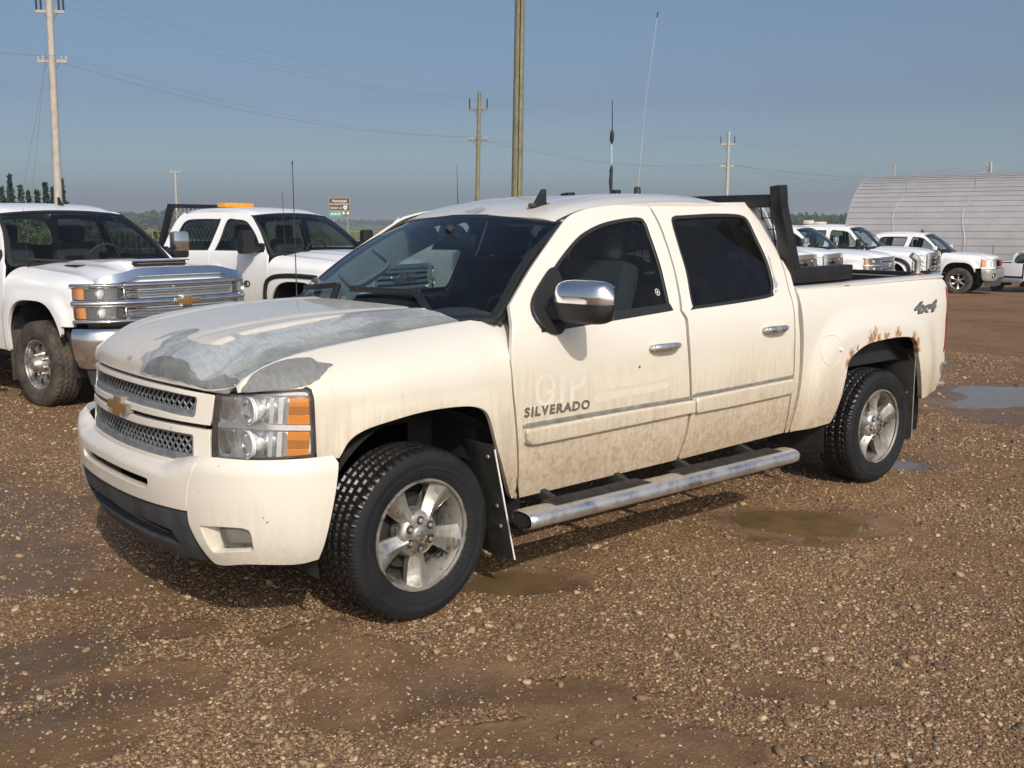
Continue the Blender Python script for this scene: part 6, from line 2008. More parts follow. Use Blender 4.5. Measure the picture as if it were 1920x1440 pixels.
    fh = [smooth([(s*.66, .50), (s*.84, .50), (s*.85, .63), (s*.66, .63)], step=.04) for s in (1, -1)]
    bmp = panel('front_bumper', BMR, bo_, bm_, Tt, holes=fh, res=.04, out=XO, hem=.05, rim=.006)
    for s in (1, -1):
        panel('fog_recess', off(BMR, -.05, XO), smooth([(s*.62, .48), (s*.88, .48), (s*.88, .65), (s*.62, .65)], step=.05), M['black'], bmp, res=.08, out=XO, hem=0)
        pcn = BMR(np.array([s*.765]), np.array([.567]))[0]
        MB().lathe([(.0, .055), (.012, .05), (.018, .02), (.02, 0)], 20, axis='x', c=pcn-[.03, 0, 0]).build('fog_lamp', M['reflector'], bmp)
    DAM = plan_surf(pbm, lambda z, a: -.05-.15*np.maximum(.42-z, 0), 0)
    panel('air_dam', DAM, smooth(sym([(0, .51), (.5, .51), (.56, .46), (.8, .44), (1.08, .44, 1), (1.05, .27, 1), (.6, .25), (0, .25)]), step=.06), M['valance'], Tt, res=.06, out=XO, hem=.03)
    # underbody, wells, wheels
    MB().box((-wb/2+.2, 0, .62), (wb+1.2, 1.25, .26)).build('chassis', M['under'], Tt)
    for s in (1, -1):
        MB().box((-1.57, s*.82, .50), (2.15, .16, .14), bev=.03).build('rocker', M['under'], Tt)
        for x in (0, -wb):
            a = np.linspace(R(-10), R(190), 18); prf = np.array([(x+.56*math.cos(t), .42+.60*math.sin(t)) for t in a])
            mb = MB().grid(np.stack([np.c_[prf[:, 0], np.full(18, yv*s), prf[:, 1]] for yv in (.5, .93)], 0))
            mb.add(np.c_[prf[:, 0], np.full(18, .5*s), prf[:, 1]], [tuple(range(18))]); mb.build('wheel_liner', M['liner'], Tt, angle=60)
    w_ = steel_wheel(Tt, Rt, alloy=(style == 'sierra'), tread=bool(detail))
    for i, (x, y) in enumerate(((0, -.86), (0, .86), (-wb, -.86), (-wb, .86))):
        w2_ = w_ if i == 0 else copy_tree(w_, Tt)
        w2_.location = (x, y, Rt-.008); w2_.rotation_euler = (0, R(17*i), math.pi if y < 0 else 0)
    # mirrors
    for s in (1, -1):
        mr = empty('side_mirror', parent=Tt)
        c_ = np.array([xA-.20, s*1.14, zb+.14]) if mirror == 'tow' else np.array([xA-.18, s*1.08, zb+.08])
        hgt, wd_ = (.30, .20) if mirror == 'tow' else (.18, .22)
        capm = M['black'] if mirror == 'tow' and style in ('gmc', 'ford') else (M['chrome'] if style == 'chevy' else PM)
        MB().box(c_+[.02, 0, .03], (.11, wd_, hgt*.75), bev=.035).build('mirror_cap', capm, mr)
        MB().box(c_+[.0, 0, -hgt*.30], (.12, wd_*1.02, hgt*.42), bev=.03).build('mirror_shell', M['black'], mr)
        MB().bar((xA-.17, s*.93, zb+.03), c_+[0, -s*.05, -hgt*.25], .07, .06, bev=.01).build('mirror_arm', M['black'], mr)
        MB().box((xA-.17, s*.925, zb+.05), (.16, .03, .14), bev=.02).build('mirror_base', M['black'], mr)
    return Tt, dict(GR=GR, HD=HD, RF=RF, SD=SD, FD=FD, WR=WR, zf=zf, zb=zb, zr=zr, fo=fo, wb=wb, xC=xC, hood=hd, roof=rf, BMR=BMR)


def gz(x): return float(slope(x))
HEAD = R(105)

# 1: heavy-duty pickup with a chrome hood shield
t1, q1 = row_truck('chevy', 'white heavy-duty pickup with chrome hood shield and steel wheels, beside the peeling cream pickup', (-1.20, -5.88, 0), R(103), mirror='tow')
SH = plan_surf(Path2([(q1['fo']-.02, 0), (q1['fo']-.03, .3), (q1['fo']-.075, .6), (q1['fo']-.13, .74), (q1['fo']-.22, .84), (q1['fo']-.3, .88)]), lambda z, a: -.5*(z-1.2), 0)
sho = smooth(sym([(0, q1['zf']+.075), (.40, q1['zf']+.072), (.60, q1['zf']+.035), (.80, q1['zf']+.0), (.86, q1['zf']-.03), (.84, q1['zf']-.055), (.62, q1['zf']-.045), (.48, q1['zf']-.005), (.40, q1['zf']+.005), (0, q1['zf']+.008)]), step=.04)
panel('hood_shield', SH, sho, M['chrome_hood'], t1, res=.04, out=(1, 0, 1), hem=.012)
hs = empty('hood_scoop', parent=t1)
SC = off(q1['HD'], lambda u, v: .045*ss(.38, .44, u)*(1-ss(.55, .95, u))*(1-ss(.30, .36, np.abs(v))), (0, 0, 1))
panel('scoop_cover', SC, smooth([(.375, -.40), (.375, 0), (.375, .40), (1.0, .38), (1.0, -.38)], step=.05), M['white'], hs, res=.03, out=(0, 0, 1), hem=0)
hp_ = q1['HD'](np.array([.375]), np.array([0.0]))[0]
MB().box(hp_+[-.01, 0, .030], (.05, .56, .045), bev=.006).build('scoop_mouth', M['dark'], hs)
MB().box(hp_+[.018, 0, .032], (.006, .52, .008)).build('scoop_slat', M['chrome'], hs)
MB().box(hp_+[.012, 0, .056], (.05, .62, .010), bev=.004).build('scoop_lip', M['chrome_hood'], hs)
MB().box(q1['HD'](np.array([.95]), np.array([-.55]))[0]+[0, 0, .004], (.20, .10, .012), bev=.004).build('hood_vent', M['black'], t1)
for s in (1, -1):
    f_ = empty('mud_flap', parent=t1)
    MB().box((-.50, s*.83, .52), (.012, .26, .62), bev=.004).build('flap_sheet', M['tyre_muddy'], f_)
    MB().tube([(-.66, s*1.06, .46), (-2.5, s*1.06, .46)], .045, 10).build('step_bar', M['chrome_dirty'], t1)
fpos = q1['RF'](np.array([-1.30]), np.array([.10]))[0]
MB().prism(pf, -.007, .007, (fpos-[0, 0, .004], (1, 0, 0), (0, 0, 1), (0, -1, 0))).build('roof_fin', M['black'], t1, bevel=.003)
pa = q1['FD'](np.array([-.36]), np.array([q1['zf']+.20]))[0]*[1, -1, 1]
MB().tube([pa, pa+[0, 0, .04], pa+[-.02, 0, .56]], [.012, .006, .002], 6).build('aerial', M['black'], t1)

# 2: flat-deck truck with amber light bar
t2, q2 = row_truck('gmc', 'white heavy-duty truck with amber light bar and black mesh rack behind its cab', (-4.72, -7.42, 0), R(106), 'white_dirty', bed=False)
MB().box((-2.16, -.02, q2['zr']+.032), (.20, .52, .065), bev=.025).build('light_bar', M['orange_lamp'], t2)
hr_ = empty('headache_rack', parent=t2)
xk = -2.80
for s in (1, -1):
    MB().bar((xk-.10, s*.93, .95), (xk+.10, s*.72, 1.985), .06, .08, up=(1, 0, 0)).build('rack_post', M['rack'], hr_)
MB().bar((xk+.10, -.75, 1.965), (xk+.10, .75, 1.965), .05, .055).build('rack_crossbar', M['rack'], hr_)
mb = MB()
n_ = 26
for k in range(n_*2):
    y0 = -1.9+k*.072
    for sg in (1, -1):
        zz = np.array([1.0, 1.95]); yy = np.array([y0, y0+sg*.62]) if sg > 0 else np.array([y0+.62, y0])
        tt = np.linspace(0, 1, 12); Y = yy[0]+(yy[1]-yy[0])*tt; Z = zz[0]+(zz[1]-zz[0])*tt
        wlim = .90-.20*(Z-.95)
        ok = np.abs(Y) < wlim
        if ok.sum() > 1:
            i0, i1 = np.where(ok)[0][[0, -1]]
            mb.bar((xk-.09+.185*(Z[i0]-1), Y[i0], Z[i0]), (xk-.09+.185*(Z[i1]-1), Y[i1], Z[i1]), .010, .008, up=(1, 0, 0))
mb.build('expanded_mesh', M['mesh_steel'], hr_)
dk_ = empty('flat_deck', parent=t2)
MB().box((-4.2, 0, 1.02), (2.7, 2.2, .10), bev=.02).build('deck', M['rack'], dk_)
for s in (1, -1):
    a = np.array([q2['SD'](np.array([x]), np.array([z]))[0] for x, z in [(.55, .62), (.53, .90), (.44, 1.03), (.2, 1.06), (-.2, 1.06), (-.44, 1.02), (-.53, .90), (-.56, .55)]])*[1, s, 1]
    MB().tube(smooth3(a)+[0, .012*s, 0], .030, 8).build('arch_trim', M['black'], t2)
me = text_mesh('3500 HD', .11, .008, 'badge', bold=.003)
link('badge', map_mesh(me, lambda q: np.stack([-.66-(.62-q[:, 0])*1.0+.02, -(q2['SD'](-.66-(.62-q[:, 0]), np.full(len(q), .93))[:, 1]+.006+q[:, 2]), .90+q[:, 1]], -1)), t2, M['badge_dark'])
for s, x in ((-1, -.36),):
    pa = q2['FD'](np.array([x]), np.array([q2['zf']+.20]))[0]*[1, s, 1]
    MB().tube([pa, pa+[0, 0, .04], pa+[-.02, 0, .80]], [.012, .006, .003], 6).build('aerial', M['black'], t2)

# 3 and 4: cabs half hidden by the cream pickup
t3, q3 = row_truck('gmc', 'white crew cab truck mostly hidden behind the cream pickup\'s windshield and roof', (-8.5, -7.7, gz(-8.5)), HEAD, bed=True, detail=0)
pa = q3['RF'](np.array([-1.9]), np.array([.2]))[0]
MB().tube([pa, pa+[0, 0, .05], pa+[-.02, 0, .80]], [.014, .008, .003], 6).build('aerial', M['black'], t3)
def clone(root, label, loc, head):
    c = copy_tree(root); c.location = loc; c.rotation_euler = (0, 0, head); c['label'] = label
    return c
t4 = clone(t3, 'white crew cab truck seen through the cream pickup\'s rear side window', (-12.1, -8.2, gz(-12.1)), HEAD)
for ch in list(t4.children):
    if ch.name.startswith('aerial'): bpy.data.objects.remove(ch)
# 5, 6: two with wide chrome grilles
ex_ = np.array([math.cos(HEAD), math.sin(HEAD)])
def spot(x, y, fwd): p = np.array([x, y])+ex_*fwd; return (p[0], p[1], gz(x))
t5, q5 = row_truck('ford', 'white pickup with chrome grille framed by the black rack post', spot(-14.4, -8.5, .55), HEAD, mirror='tow', detail=0)
t6 = clone(t5, 'white pickup with blunt chrome grille, parked next to a twin-lamp white pickup with gold emblem', spot(-16.9, -8.85, .0), HEAD)
t7, q7 = row_truck('chevy', 'white pickup with stacked amber lamps, second in the row past the black rack', spot(-19.6, -9.2, .1), HEAD, mirror='tow', detail=0)
t7['label'] = 'white pickup with stacked amber lamps parked in front of the tree line'
t8 = clone(t5, 'white pickup with tall chrome grille, roof beacon and black wheel-arch flare', spot(-22.9, -9.7, 0), HEAD)
zr8 = q5['zr']
MB().box((-2.35, -.2, zr8+.05), (.20, .34, .10), bev=.03).build('beacon', M['tan_lamp'], t8)
MB().box((-2.2, .35, zr8+.03), (.16, .60, .06), bev=.015).build('light_bar', M['tan_lamp'], t8)
for k in range(5):
    y = (-.5, -.18, 0, .18, .5)[k]
    p_ = q5['RF'](np.array([-1.22]), np.array([y]))[0]
    MB().lathe([(0, .03), (.015, .026), (.022, 0)], 10, axis='z', c=p_).build('marker_lamp', M['amber_deep'], t8)
for s in (1, -1):
    a = np.array([q5['SD'](np.array([x]), np.array([z]))[0] for x, z in [(.58, .62), (.54, .92), (.40, 1.06), (.15, 1.12), (-.2, 1.12), (-.46, 1.02), (-.57, .86), (-.60, .55)]])*[1, s, 1]
    MB().tube(smooth3(a)+[0, .012*s, 0], .045, 8).build('arch_trim', M['black'], t8)
t9, q9 = row_truck('sierra', 'white crew cab pickup with polished six-spoke wheels at the row\'s end', (-28.6, -10.6, gz(-28.6)-.01), HEAD, mirror='car', detail=1)
fpos = q9['RF'](np.array([-1.30]), np.array([-.05]))[0]
MB().prism(pf, -.007, .007, (fpos-[0, 0, .004], (1, 0, 0), (0, 0, 1), (0, -1, 0))).build('roof_fin', M['black'], t9, bevel=.003)
# 10: the back half of one more pickup beyond
t10 = clone(t9, 'white pickup seen tail first beyond the one with six-spoke wheels', (-48.0, -15.5, gz(-48.0)), R(174))
# ------------------------------------------------------------------ beyond the lot
def at_d(px, d):
    """point on the ray of a photo pixel at depth d"""
    v = _fw*FPX+_rt*(px[0]-960)-_up*(px[1]-720)
    return CAM+v*(d/FPX)
def wood(name, a, b, sc=1.0):
    t = NT(name); p = t.obj()
    n = t.noise(t.sc(p, (1, 1, .06)), 34, 6, .65); n2 = t.noise(p, 3, 4)
    c = t.mix(t.ramp(n, [(.3, a), (.7, b)]), [q*.6 for q in a], t.ramp(n2, [(.5, 0), (.8, .5)]))
    t.bsdf(color=c, rough=.85, normal=t.bump(n, .5, .01))
    return t.m
M['pole_old'] = wood('weathered_pole_wood', (.30, .27, .23), (.47, .43, .38))
M['pole_green'] = wood('treated_green_pole_wood', (.105, .100, .060), (.26, .24, .150))
M['insulator'] = simple('brown_insulator', (.05, .04, .04), .3)
M['insulator_w'] = simple('grey_insulator', (.45, .46, .47), .3)
M['wire'] = simple('power_wire', (.16, .17, .18), .6)
GZ = lambda p: float(gh(np.array([p[0]]), np.array([p[1]]))[0])
arm_dir = np.array([_rt[0], _rt[1], 0])
def utility_pole(label, px_top, px_low, d, r0, r1, mat, arms, crack=False, z_top=None):
    """px_top/px_low: two pixels along the pole at depth d"""
    a, b = at_d(px_top, d), at_d(px_low, d)
    if z_top is not None: a = b+(a-b)*((z_top-b[2])/(a[2]-b[2]))
    k = (b[2]-GZ(b))/(a[2]-b[2])
    base = b-(a-b)*k; base[2] -= .1
    P = empty('utility_pole', tuple(base)); tag(P, label, 'utility pole', 'utility poles')
    L = a-base
    prof = [base*0+L*t for t in np.linspace(0, 1, 9)]
    MB().tube(prof, np.linspace(r0, r1, 9), 14).build('pole_shaft', mat, P, angle=60)
    if crack:
        MB().tube([q+np.array([r0*.55, r0*.85, 0])*.98 for q in prof], .012, 5).build('pole_split', M['dark'], P)
    ends = []
    for (py, hw, kind, tilt, yawa) in arms:
        t = ((py-px_low[1])/(px_top[1]-px_low[1]))
        c = b+(a-b)*t-base
        ad = arm_dir*math.cos(yawa)+np.array([_fw[0], _fw[1], 0])*math.sin(yawa)
        e_ = ad*hw+np.array([0, 0, tilt])
        sd = np.array([-ad[1], ad[0], 0])*(r1+.05)
        MB().bar(c-e_+sd, c+e_+sd, .10, .12).build('crossarm', mat, P)
        for s in (1, -1): MB().bar(c+e_*s*.55+sd, c-np.array([0, 0, .55])+sd, .03, .012).build('arm_brace', M['under'], P)
        for s, f in ((-1, 1.0), (-1, .66), (1, .66), (1, 1.0)):
            if kind == 'pin2' and f < 1: continue
            q = c+e_*s*f*.95+sd+np.array([0, 0, .06])
            hgt = .62 if kind == 'post' else .16
            if kind == 'pin2': hgt = .62
            n_ = 13 if hgt > .3 else 4
            MB().lathe([(hgt*i/n_, (.055 if i % 2 else .032)) for i in range(n_+1)]+[(hgt+.03, .0)], 10, axis='z', c=q).build('insulator', M['insulator'] if hgt > .3 else M['insulator_w'], P)
            ends.append(base+q+np.array([0, 0, hgt+.02]))
    return P, ends, base, a
p1, e1w, b1w, a1w = utility_pole('pale weathered utility pole with two crossarms rising behind the spruces', (92, 0), (110, 390), 46, .19, .145, M['pole_old'], [(50, .60, 'post', .02, .3), (136, .62, 'pin', .02, .3)], z_top=12.6)
p2, _, _, _ = utility_pole('thick bare greenish pole standing right behind the cream pickup\'s roof', (975, 0), (969, 372), 27, .155, .125, M['pole_green'], [], crack=True, z_top=10.5)
p3, e3w, b3w, a3w = utility_pole('slim utility pole with two crossarms, next to the thick bare pole', (899, 172), (895, 375), 66, .17, .12, M['pole_green'], [(205, .62, 'pin2', .02, .3), (263, .62, 'pin', .02, .3)])
p4, e4w, b4w, a4w = utility_pole('utility pole with two crossarms beyond the black cab rack', (1367, 247), (1363, 362), 92, .18, .12, M['pole_old'], [(270, .74, 'pin2', .02, .3), (311, .72, 'pin', .02, .3)])
p5, _, _, a5w = utility_pole('small distant T-shaped utility pole above the black mesh rack', (328, 320), (331, 390), 120, .16, .11, M['pole_old'], [(322, .62, 'pin', .02, .2)])
p6, e6w, _, a6w = utility_pole('utility pole with crooked arms showing over the ridge of the arched shed', (1858, 303), (1857, 330), 150, .22, .18, M['pole_old'], [(311, 1.2, 'pin', -.18, .6), (319, 1.0, 'pin', .18, -.5)])
p7, _, _, _ = utility_pole('thin post top sticking up behind the shed roof\'s near end', (1678, 308), (1677, 332), 150, .12, .10, M['pole_old'], [])
def cable(a, b, sag, label, r=.005, n=28):
    a, b = np.array(a), np.array(b)
    t = np.linspace(0, 1, n)[:, None]
    P = a+(b-a)*t; P[:, 2] -= (4*sag*t*(1-t))[:, 0]
    o = MB().tube(P, r, 5).build('power_line', M['wire'])
    tag(o, label, 'power line', 'power lines strung between the poles'); return o
WL = 'thin grey overhead wire strung between the utility poles'
top1, top3, top4 = a1w, at_d((899, 160), 66), at_d((1367, 237), 92)
far_r = at_d((2250, 300), 140)
for i in range(4):
    lab = WL
    u1, u3, u4 = e1w[i], e3w[min(i, 1) if i < 2 else min(i-2, 1)], None
for (A, B, C) in ((e1w[0], e3w[0], e4w[0]), (e1w[3], e3w[1], e4w[1]), (e1w[4], e3w[2], e4w[2]), (e1w[5], e3w[3], e4w[3]), (e1w[7], e3w[5], e4w[5]), (top1, top3, top4)):
    cable(A, B, .9, 'thin overhead wire strung from the pale weathered pole to the slim two-armed pole'); cable(B, C, .9, 'thin overhead wire strung from the slim two-armed pole to the pole beyond the rack')
    cable(C, C+(C-B)*1.0+np.array([0, 0, .2]), .9, 'thin overhead wire running on from the pole beyond the rack')
    cable(A, A-(B-A)*.9, .9, 'thin overhead wire leaving the pale weathered pole away from the pickup')
for k in range(2): cable(e6w[k*3], e4w[k+2], 1.5, 'thin overhead wire reaching the crooked-armed pole behind the shed', .010)
gl = b1w+np.array([0, 0, 9.5])
for dx in (-2.2, -3.2):
    o = MB().tube([b1w+np.array([0, 0, 10.5+dx*.4]), b1w+arm_dir*dx*.75+np.array([0, 0, 0])], .010, 5).build('guy_wire', M['wire']); tag(o, 'guy wire running down from the pale weathered pole', 'guy wire', 'guy wires of the weathered pole')

# road sign
S0 = at_d((636.5, 383), 105)
sg_ = empty('road_sign', (S0[0], S0[1], GZ(S0)))
tag(sg_, 'brown park direction sign on a post above smaller green and blue plates', 'road sign')
M['sign_edge'] = simple('sign_edge', (.34, .27, .19), .5); M['sign_brown'] = simple('sign_brown', (.10, .052, .02), .5); M['sign_green'] = simple('sign_green', (.10, .34, .27), .5); M['sign_blue'] = simple('sign_olive', (.16, .15, .06), .5)
ux = arm_dir; uz = np.array([0, 0, 1.0]); un = np.array([-_fw[0], -_fw[1], 0]); un /= np.linalg.norm(un)
sl = lambda du, z, dn=0.0: ux*du+uz*z+un*dn
ppx = 105/FPX
zc_ = S0[2]-GZ(S0)
fr2 = lambda du, z, dn: (sl(du, z, dn), ux, uz, un)
rr_ = lambda w, h: [(-w/2, -h/2), (w/2, -h/2), (w/2, h/2), (-w/2, h/2)]
MB().prism(rr_(39*ppx, 24*ppx), 0, .03, fr2(0, zc_, 0)).build('sign_border', M['sign_edge'], sg_)
MB().prism(rr_(37*ppx, 22*ppx), .03, .034, fr2(0, zc_, 0)).build('sign_face', M['sign_brown'], sg_)
def sign_text(txt, size, du, z, dn=.036, mat='white_plain', nm='sign_letters'):
    me = text_mesh(txt, size, .004, nm, bold=.004*size)
    a = np.zeros(len(me.vertices)*3); me.vertices.foreach_get('co', a); a = a.reshape(-1, 3)
    cx = (a[:, 0].min()+a[:, 0].max())/2
    return link(nm, map_mesh(me, lambda q: sl(0, z, dn)+(q[:, :1]-cx+du)*ux+q[:, 1:2]*uz+q[:, 2:]*un), sg_, M[mat])
sign_text('Asessippi', 7.4*ppx, 0, zc_+4.0*ppx); sign_text('PROVINCIAL PARK', 4.2*ppx, 0, zc_-1.2*ppx); sign_text('RIGHT AT', 5.2*ppx, -5*ppx, zc_-8.6*ppx)
MB().prism([(q[0]*7*ppx, q[1]*7*ppx) for q in [(-.5, .5), (.5, .5), (.5, -.2), (0, -.6), (-.5, -.2)]], .034, .04, fr2(11*ppx, zc_-6.2*ppx, 0)).build('route_shield', M['white_plain'], sg_)
sign_text('83', 4.6*ppx, 11*ppx, zc_-7.6*ppx, .043, 'badge_dark')
MB().prism(rr_(23*ppx, 10*ppx), 0, .03, fr2(-8*ppx, zc_-17.4*ppx, 0)).build('lower_plate', M['sign_green'], sg_)
MB().prism(rr_(6.5*ppx, 10*ppx), 0, .03, fr2(7.4*ppx, zc_-17.4*ppx, 0)).build('lower_plate', M['sign_blue'], sg_)
MB().prism(rr_(6.5*ppx, 10*ppx), 0, .03, fr2(15.6*ppx, zc_-17.4*ppx, 0)).build('lower_plate', M['sign_blue'], sg_)
for du in (7.4, 15.6): MB().prism(rr_(3.6*ppx, 4.5*ppx), .03, .036, fr2(du*ppx, zc_-16.2*ppx, 0)).build('plate_symbol', M['white_plain'], sg_)
for k in range(3): MB().prism([(-3*ppx, -1.5*ppx), (2*ppx, 2*ppx), (3*ppx, -1.5*ppx)], .03, .036, fr2((-15+6.5*k)*ppx, zc_-17.6*ppx, 0)).build('plate_symbol', M['white_plain'], sg_)
MB().tube([sl(14.5*ppx, -.1, -.06), sl(14.5*ppx, zc_+11*ppx, -.06)], .06, 8).build('sign_post', M['silver_trim'], sg_)
MB().tube([sl(-12*ppx, -.1, -.06), sl(-12*ppx, zc_+11*ppx, -.06)], .06, 8).build('sign_post', M['silver_trim'], sg_)

# arched steel shed
def shed():
    ap = at_d((1638, 331), 92); ap[2] = ap[2]
    g0 = -1.32
    H = ap[2]-g0
    ax_ = _rt[:2]*.80-np.array([_fw[0], _fw[1]])/np.linalg.norm(_fw[:2])*.60
    ax_ = np.array([*ax_, 0]); nn = np.array([ax_[1], -ax_[0], 0])
    if nn @ _fw > 0: nn = -nn        # towards the camera
    S = empty('arched_shed', (ap[0], ap[1], g0)); tag(S, 'grey corrugated arched steel shed behind the row of white pickups', 'shed')
    t = NT('galvanised_grey_steel'); p = t.obj()
    n = t.noise(p, .8, 5, .6); n2 = t.noise(t.sc(p, (1, 1, 6)), 5, 4)
    c = t.mix(t.ramp(n, [(.3, (.39, .375, .375)), (.7, (.47, .45, .445))]), (.27, .255, .25), t.math('MULTIPLY', t.ramp(n2, [(.5, 0), (.75, 1)]), .35))
    t.bsdf(color=c, rough=.5, metal=.25)
    Lg, nb, Wd = 34.0, 40, H*1.02
    th_ = lambda k: k/nb*math.pi
    seg = [0, 4.1, 9.6, 15.2, 20.6, 26.0, 34.0]
    for k in range(nb):
        t0, t1_ = th_(k), th_(k+1)
        prof = []
        for q in np.linspace(t0, t1_, 5):
            f = (q-t0)/(t1_-t0)
            rr = 1.0+.0045*(1 if t0 < math.pi/2 else -1)*(.5-f)+.004*abs(math.sin(f*math.pi*2))
            prof.append(nn*(Wd*math.cos(q)*rr)+np.array([0, 0, H*math.sin(q)**.92*rr]))
        prof = np.array(prof)
        mb = MB().grid(np.stack([prof, prof+ax_*Lg], 1))
        mb.build('wall_panel', t.m, S, angle=60)
    # upright seams where the sheets lap
    for s_ in seg[1:-1]:
        pr = np.array([nn*(Wd*math.cos(q)*1.012)+np.array([0, 0, H*math.sin(q)**.92*1.012])+ax_*(s_+.25*math.sin(q*9)) for q in np.linspace(.05, math.pi/2, 16)])
        MB().tube(pr, .02, 4).build('panel_seam', t.m, S)
    pr = [nn*(Wd*math.cos(q))+np.array([0, 0, H*math.sin(q)**.92]) for q in np.linspace(0, math.pi, 30)]
    MB().add(np.array(pr)+ax_*.15, [tuple(range(30))]).build('end_wall', t.m, S)
shed()
for px_, d_ in ((1862, 52), (1700, 58), (1778, 55)):
    b = at_d((px_, 470), d_); 
    o = MB().tube([(b[0], b[1], GZ(b)-.1), (b[0], b[1], GZ(b)+2.0)], .04, 8).build('fence_post', M['silver_trim'])
    tag(o, 'lone grey steel fence post in front of the arched shed', 'fence post', 'steel fence posts before the shed')

# field, fence, hedge, woods
def field_mat():
    t = NT('green_field'); p = t.geo()
    n = t.noise(t.sc(p, (.02, .02, 1)), 1.0, 6, .6); n2 = t.noise(p, 1.2, 5, .7)
    c = t.ramp(n, [(.3, (.115, .135, .035)), (.5, (.165, .175, .055)), (.7, (.22, .205, .075))])
    c = t.mix(c, (.07, .09, .025), t.ramp(n2, [(.45, 0), (.7, .6)]))
    t.bsdf(color=c, rough=.95, spec=.1)
    return t.m
fm = field_mat()
def gsheet(name, pts, mat, dz):
    # ground-following strip given corner points (2D) as a quad, finely cut
    a, b, c, d = [np.array(q, float) for q in pts]
    n_ = 40
    P = np.zeros((n_, 12, 3))
    for i, u in enumerate(np.linspace(0, 1, n_)**2.2):
        for j, v in enumerate(np.linspace(0, 1, 12)):
            q = (a*(1-v)+b*v)*(1-u)+(d*(1-v)+c*v)*u
            P[i, j] = (q[0], q[1], gh(q[0], q[1])+dz)
    return MB().grid(P).build(name, mat)
vl_, vr_ = np.array([math.cos(YAW+R(34)), math.sin(YAW+R(34))]), np.array([math.cos(YAW-R(12)), math.sin(YAW-R(12))])
o = gsheet('field', (CAM[:2]+vl_*75, CAM[:2]+vr_*62, CAM[:2]+vr_*5000, CAM[:2]+vl_*5000), fm, .06); tag(o, 'green crop field beyond the fence', kind='structure')
vr2 = np.array([math.cos(YAW-R(34)), math.sin(YAW-R(34))])
o = gsheet('field', (CAM[:2]+vr_*135, CAM[:2]+vr2*150, CAM[:2]+vr2*5000, CAM[:2]+vr_*5000), fm, .06); tag(o, 'green field behind the arched shed', kind='structure')

def leafmat(name, a, b):
    t = NT(name); p = t.obj()
    n = t.noise(p, 1.5, 3); oi = t.n('ObjectInfo').outputs['Random']
    c = t.mix(a, b, t.ramp(n, [(.3, 0), (.7, 1)]))
    t.bsdf(color=c, rough=.8, spec=.2)
    return t.m
M['spruce'] = leafmat('spruce_needles', (.018, .034, .022), (.045, .075, .042))
M['bush'] = leafmat('shrub_leaves', (.05, .065, .025), (.13, .13, .05))
M['farleaf'] = leafmat('poplar_leaves', (.030, .050, .022), (.075, .100, .040))
M['bark'] = simple('bark', (.08, .06, .045), .9)
def leaf_quads(C, N, size, rgn):
    """many small leaf-like faces: centres C, outward normals N"""
    n = len(C)
    a = rgn.standard_normal((n, 3)); a -= (a*N).sum(1, keepdims=True)*N*.6; a /= np.linalg.norm(a, axis=1, keepdims=True)
    b = np.cross(N, a); b /= np.maximum(np.linalg.norm(b, axis=1, keepdims=True), 1e-6)
    s = np.asarray(size).reshape(-1, 1)
    V = np.stack([C-a*s, C+b*s*.55, C+a*s, C-b*s*.55], 1).reshape(-1, 3)
    F = np.arange(n*4).reshape(n, 4)
    return V, F
def raw(name, V, F, mat, parent=None):
    me = bpy.data.meshes.new(name); me.from_pydata(V.tolist(), [], F.tolist()); me.update()
    return link(name, me, parent, mat)
def spruce(px, top, d, wid, label):
    T0 = at_d((px, top), d)
    base = np.array([T0[0], T0[1], GZ(T0)])
    Hh = T0[2]-base[2]
    o = empty('spruce_tree', tuple(base)); tag(o, label, 'spruce tree', 'spruces behind the parked pickup')
    MB().tube([(0, 0, -.1), (0, 0, Hh*.5), (0, 0, Hh*.98)], [.16, .10, .02], 8).build('trunk', M['bark'], o)
    rg = np.random.default_rng(int(px*7+top))
    Cs, Ns = [], []
    for k in range(int(Hh*16)):
        t = (k+.5)/(Hh*16)
        z = Hh*(.06+.94*t); r = wid*.80*(1-t)**1.05*(.72+.45*rg.random())
        nb = 5+int(5*(1-t))
        for j in range(nb):
            a = rg.random()*6.28; L = r*(.75+.35*rg.random())
            m_ = max(3, int(L*9))
            s = rg.random(m_)**.7
            q = np.stack([np.cos(a)*L*s, np.sin(a)*L*s, z-.28*L*s+.10*L*s*s], 1)+rg.standard_normal((m_, 3))*.07
            Cs.append(q); nrm = np.tile([np.cos(a)*.5, np.sin(a)*.5, .7], (m_, 1))+rg.standard_normal((m_, 3))*.35
            Ns.append(nrm/np.linalg.norm(nrm, axis=1, keepdims=True))
    C = np.vstack(Cs); N = np.vstack(Ns)
    V, F = leaf_quads(C, N, .09+.09*rg.random(len(C)), rg)
    raw('crown', V, F, M['spruce'], o)
SPL = ['tallest dark spruce of the clump beyond the white heavy-duty pickup', 'dark spruce standing directly behind the pale weathered pole', 'small dark spruce in the clump beyond the white heavy-duty pickup']
for px_, tp_y, w_ in ((17, 327, 1.6), (-14, 338, 1.8), (3, 352, 1.3), (38, 348, 1.3), (53, 359, 1.1), (69, 357, 1.2), (84, 341, 1.3), (99, 352, 1.3), (115, 336, 1.5)):
    spruce(px_, tp_y, 78+abs(px_) % 9, w_, SPL[0] if tp_y == 327 else (SPL[1] if tp_y in (336, 352) and px_ > 90 else SPL[2]))

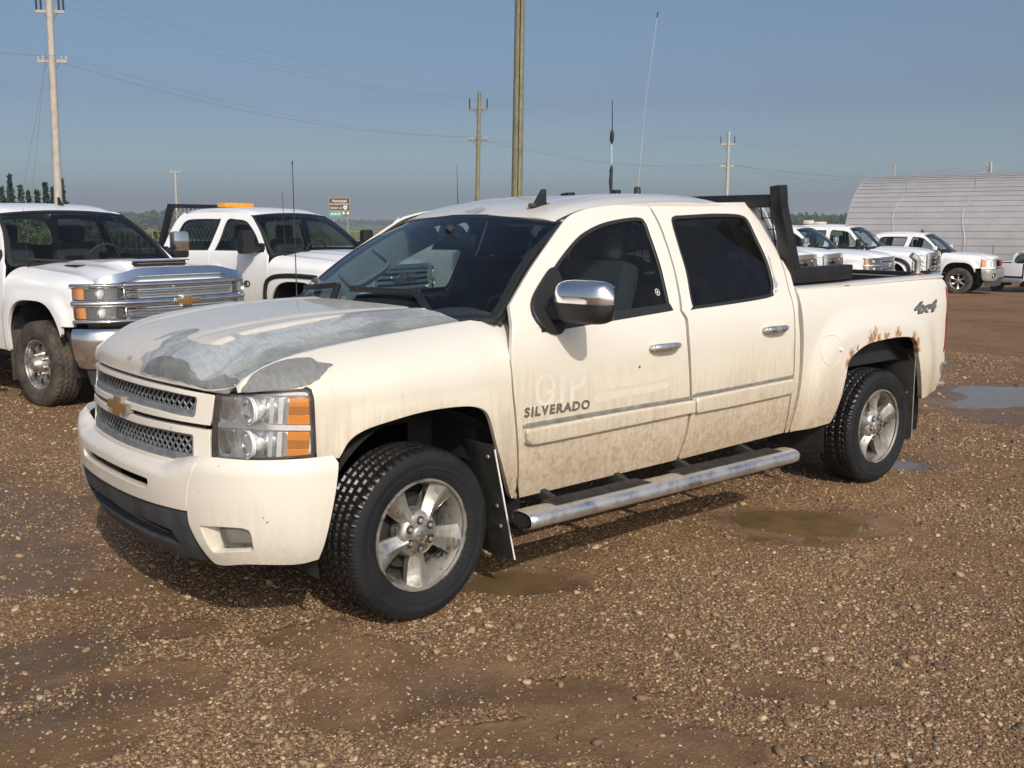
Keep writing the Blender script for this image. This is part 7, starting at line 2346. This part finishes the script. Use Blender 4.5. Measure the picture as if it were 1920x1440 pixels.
def woods(name, label, segs, n, size, mat, hvar=.35):
    """far wood that reads as one mass: (px0, px1, depth0, depth1, top height)"""
    rg = np.random.default_rng(5)
    Cs = []
    for (x0, x1, d0, d1_, hh) in segs:
        m_ = n
        px_ = x0+(x1-x0)*rg.random(m_); dd = d0+(d1_-d0)*rg.random(m_)
        P = np.array([at_d((a, 421), b) for a, b in zip(px_, dd)])
        top = hh*(1-hvar+hvar*2*np.clip(vnoise(px_*.22, dd*.01)*.6+vnoise(px_*.7+9, dd*.03)*.4, 0, 1))
        zz = np.sqrt(rg.random(m_))
        P[:, 2] = gh(P[:, 0], P[:, 1])+top*zz
        Cs.append(P)
    C = np.vstack(Cs)
    N = rg.standard_normal(C.shape)+[0, 0, .6]; N /= np.linalg.norm(N, axis=1, keepdims=True)
    V, F = leaf_quads(C, N, size*(.6+.8*rg.random(len(C))), rg)
    o = raw(name, V, F, mat); tag(o, label, kind='stuff'); return o
woods('far_wood', 'dark line of trees on the horizon behind the parked row', [(1430, 1720, 520, 640, 8.0)], 9000, 1.0, M['farleaf'])
woods('far_wood', 'hazy wooded rise on the horizon beyond the spruces', [(-60, 420, 900, 1100, 9.0), (120, 330, 860, 1000, 13.0), (420, 760, 1500, 1700, 9.0), (760, 1450, 1500, 1700, 8.0)], 5000, 2.2, M['farleaf'])
woods('brush', 'rough brush and tall grass along the fence', [(180, 330, 66, 74, 1.5), (330, 760, 70, 78, .55), (-40, 180, 64, 72, 1.6)], 3500, .14, M['bush'], .5)
# wire fence behind the row
fA, fB = at_d((120, 421), 60)[:2], at_d((770, 421), 56)[:2]
fn_ = empty('wire_fence', (fA[0], fA[1], GZ(fA))); tag(fn_, 'pale wire fence with thin steel posts along the green field', 'fence')
nP = 60
for k in range(nP+1):
    q = fA+(fB-fA)*k/nP-fA
    MB().tube([(q[0], q[1], -.1), (q[0], q[1], 1.55)], .016, 5).build('fence_post', M['silver_trim'], fn_)
for z in (.5, 1.0, 1.52):
    MB().bar((0, 0, z), (*(fB-fA), z), .02, .03).build('fence_rail', M['silver_trim'], fn_)
# lattice mast far off
mp = at_d((1485, 421), 1300)
o = MB().tube([(mp[0], mp[1], -2), (mp[0], mp[1], 48)], [.6, .25], 5).build('radio_mast', M['silver_trim']); tag(o, 'faint thin radio mast on the horizon above the trees', 'mast')

# smoke haze over the whole place
def haze():
    lo, hi = (-5400, -5400, -3.2), (5400, 5400, 60.0)
    o = MB().box([(a+b)/2 for a, b in zip(lo, hi)], [b-a for a, b in zip(lo, hi)]).build('haze', None)
    m = bpy.data.materials.new('smoke_haze'); m.use_nodes = True
    t = m.node_tree; t.nodes.clear()
    out = t.nodes.new('ShaderNodeOutputMaterial'); v = t.nodes.new('ShaderNodeVolumePrincipled')
    v.inputs['Color'].default_value = (.80, .88, .94, 1); v.inputs['Density'].default_value = .00055; v.inputs['Anisotropy'].default_value = .2
    t.links.new(v.outputs[0], out.inputs['Volume'])
    o.data.materials.append(m); tag(o, 'thin pale smoke haze', kind='stuff')
haze()
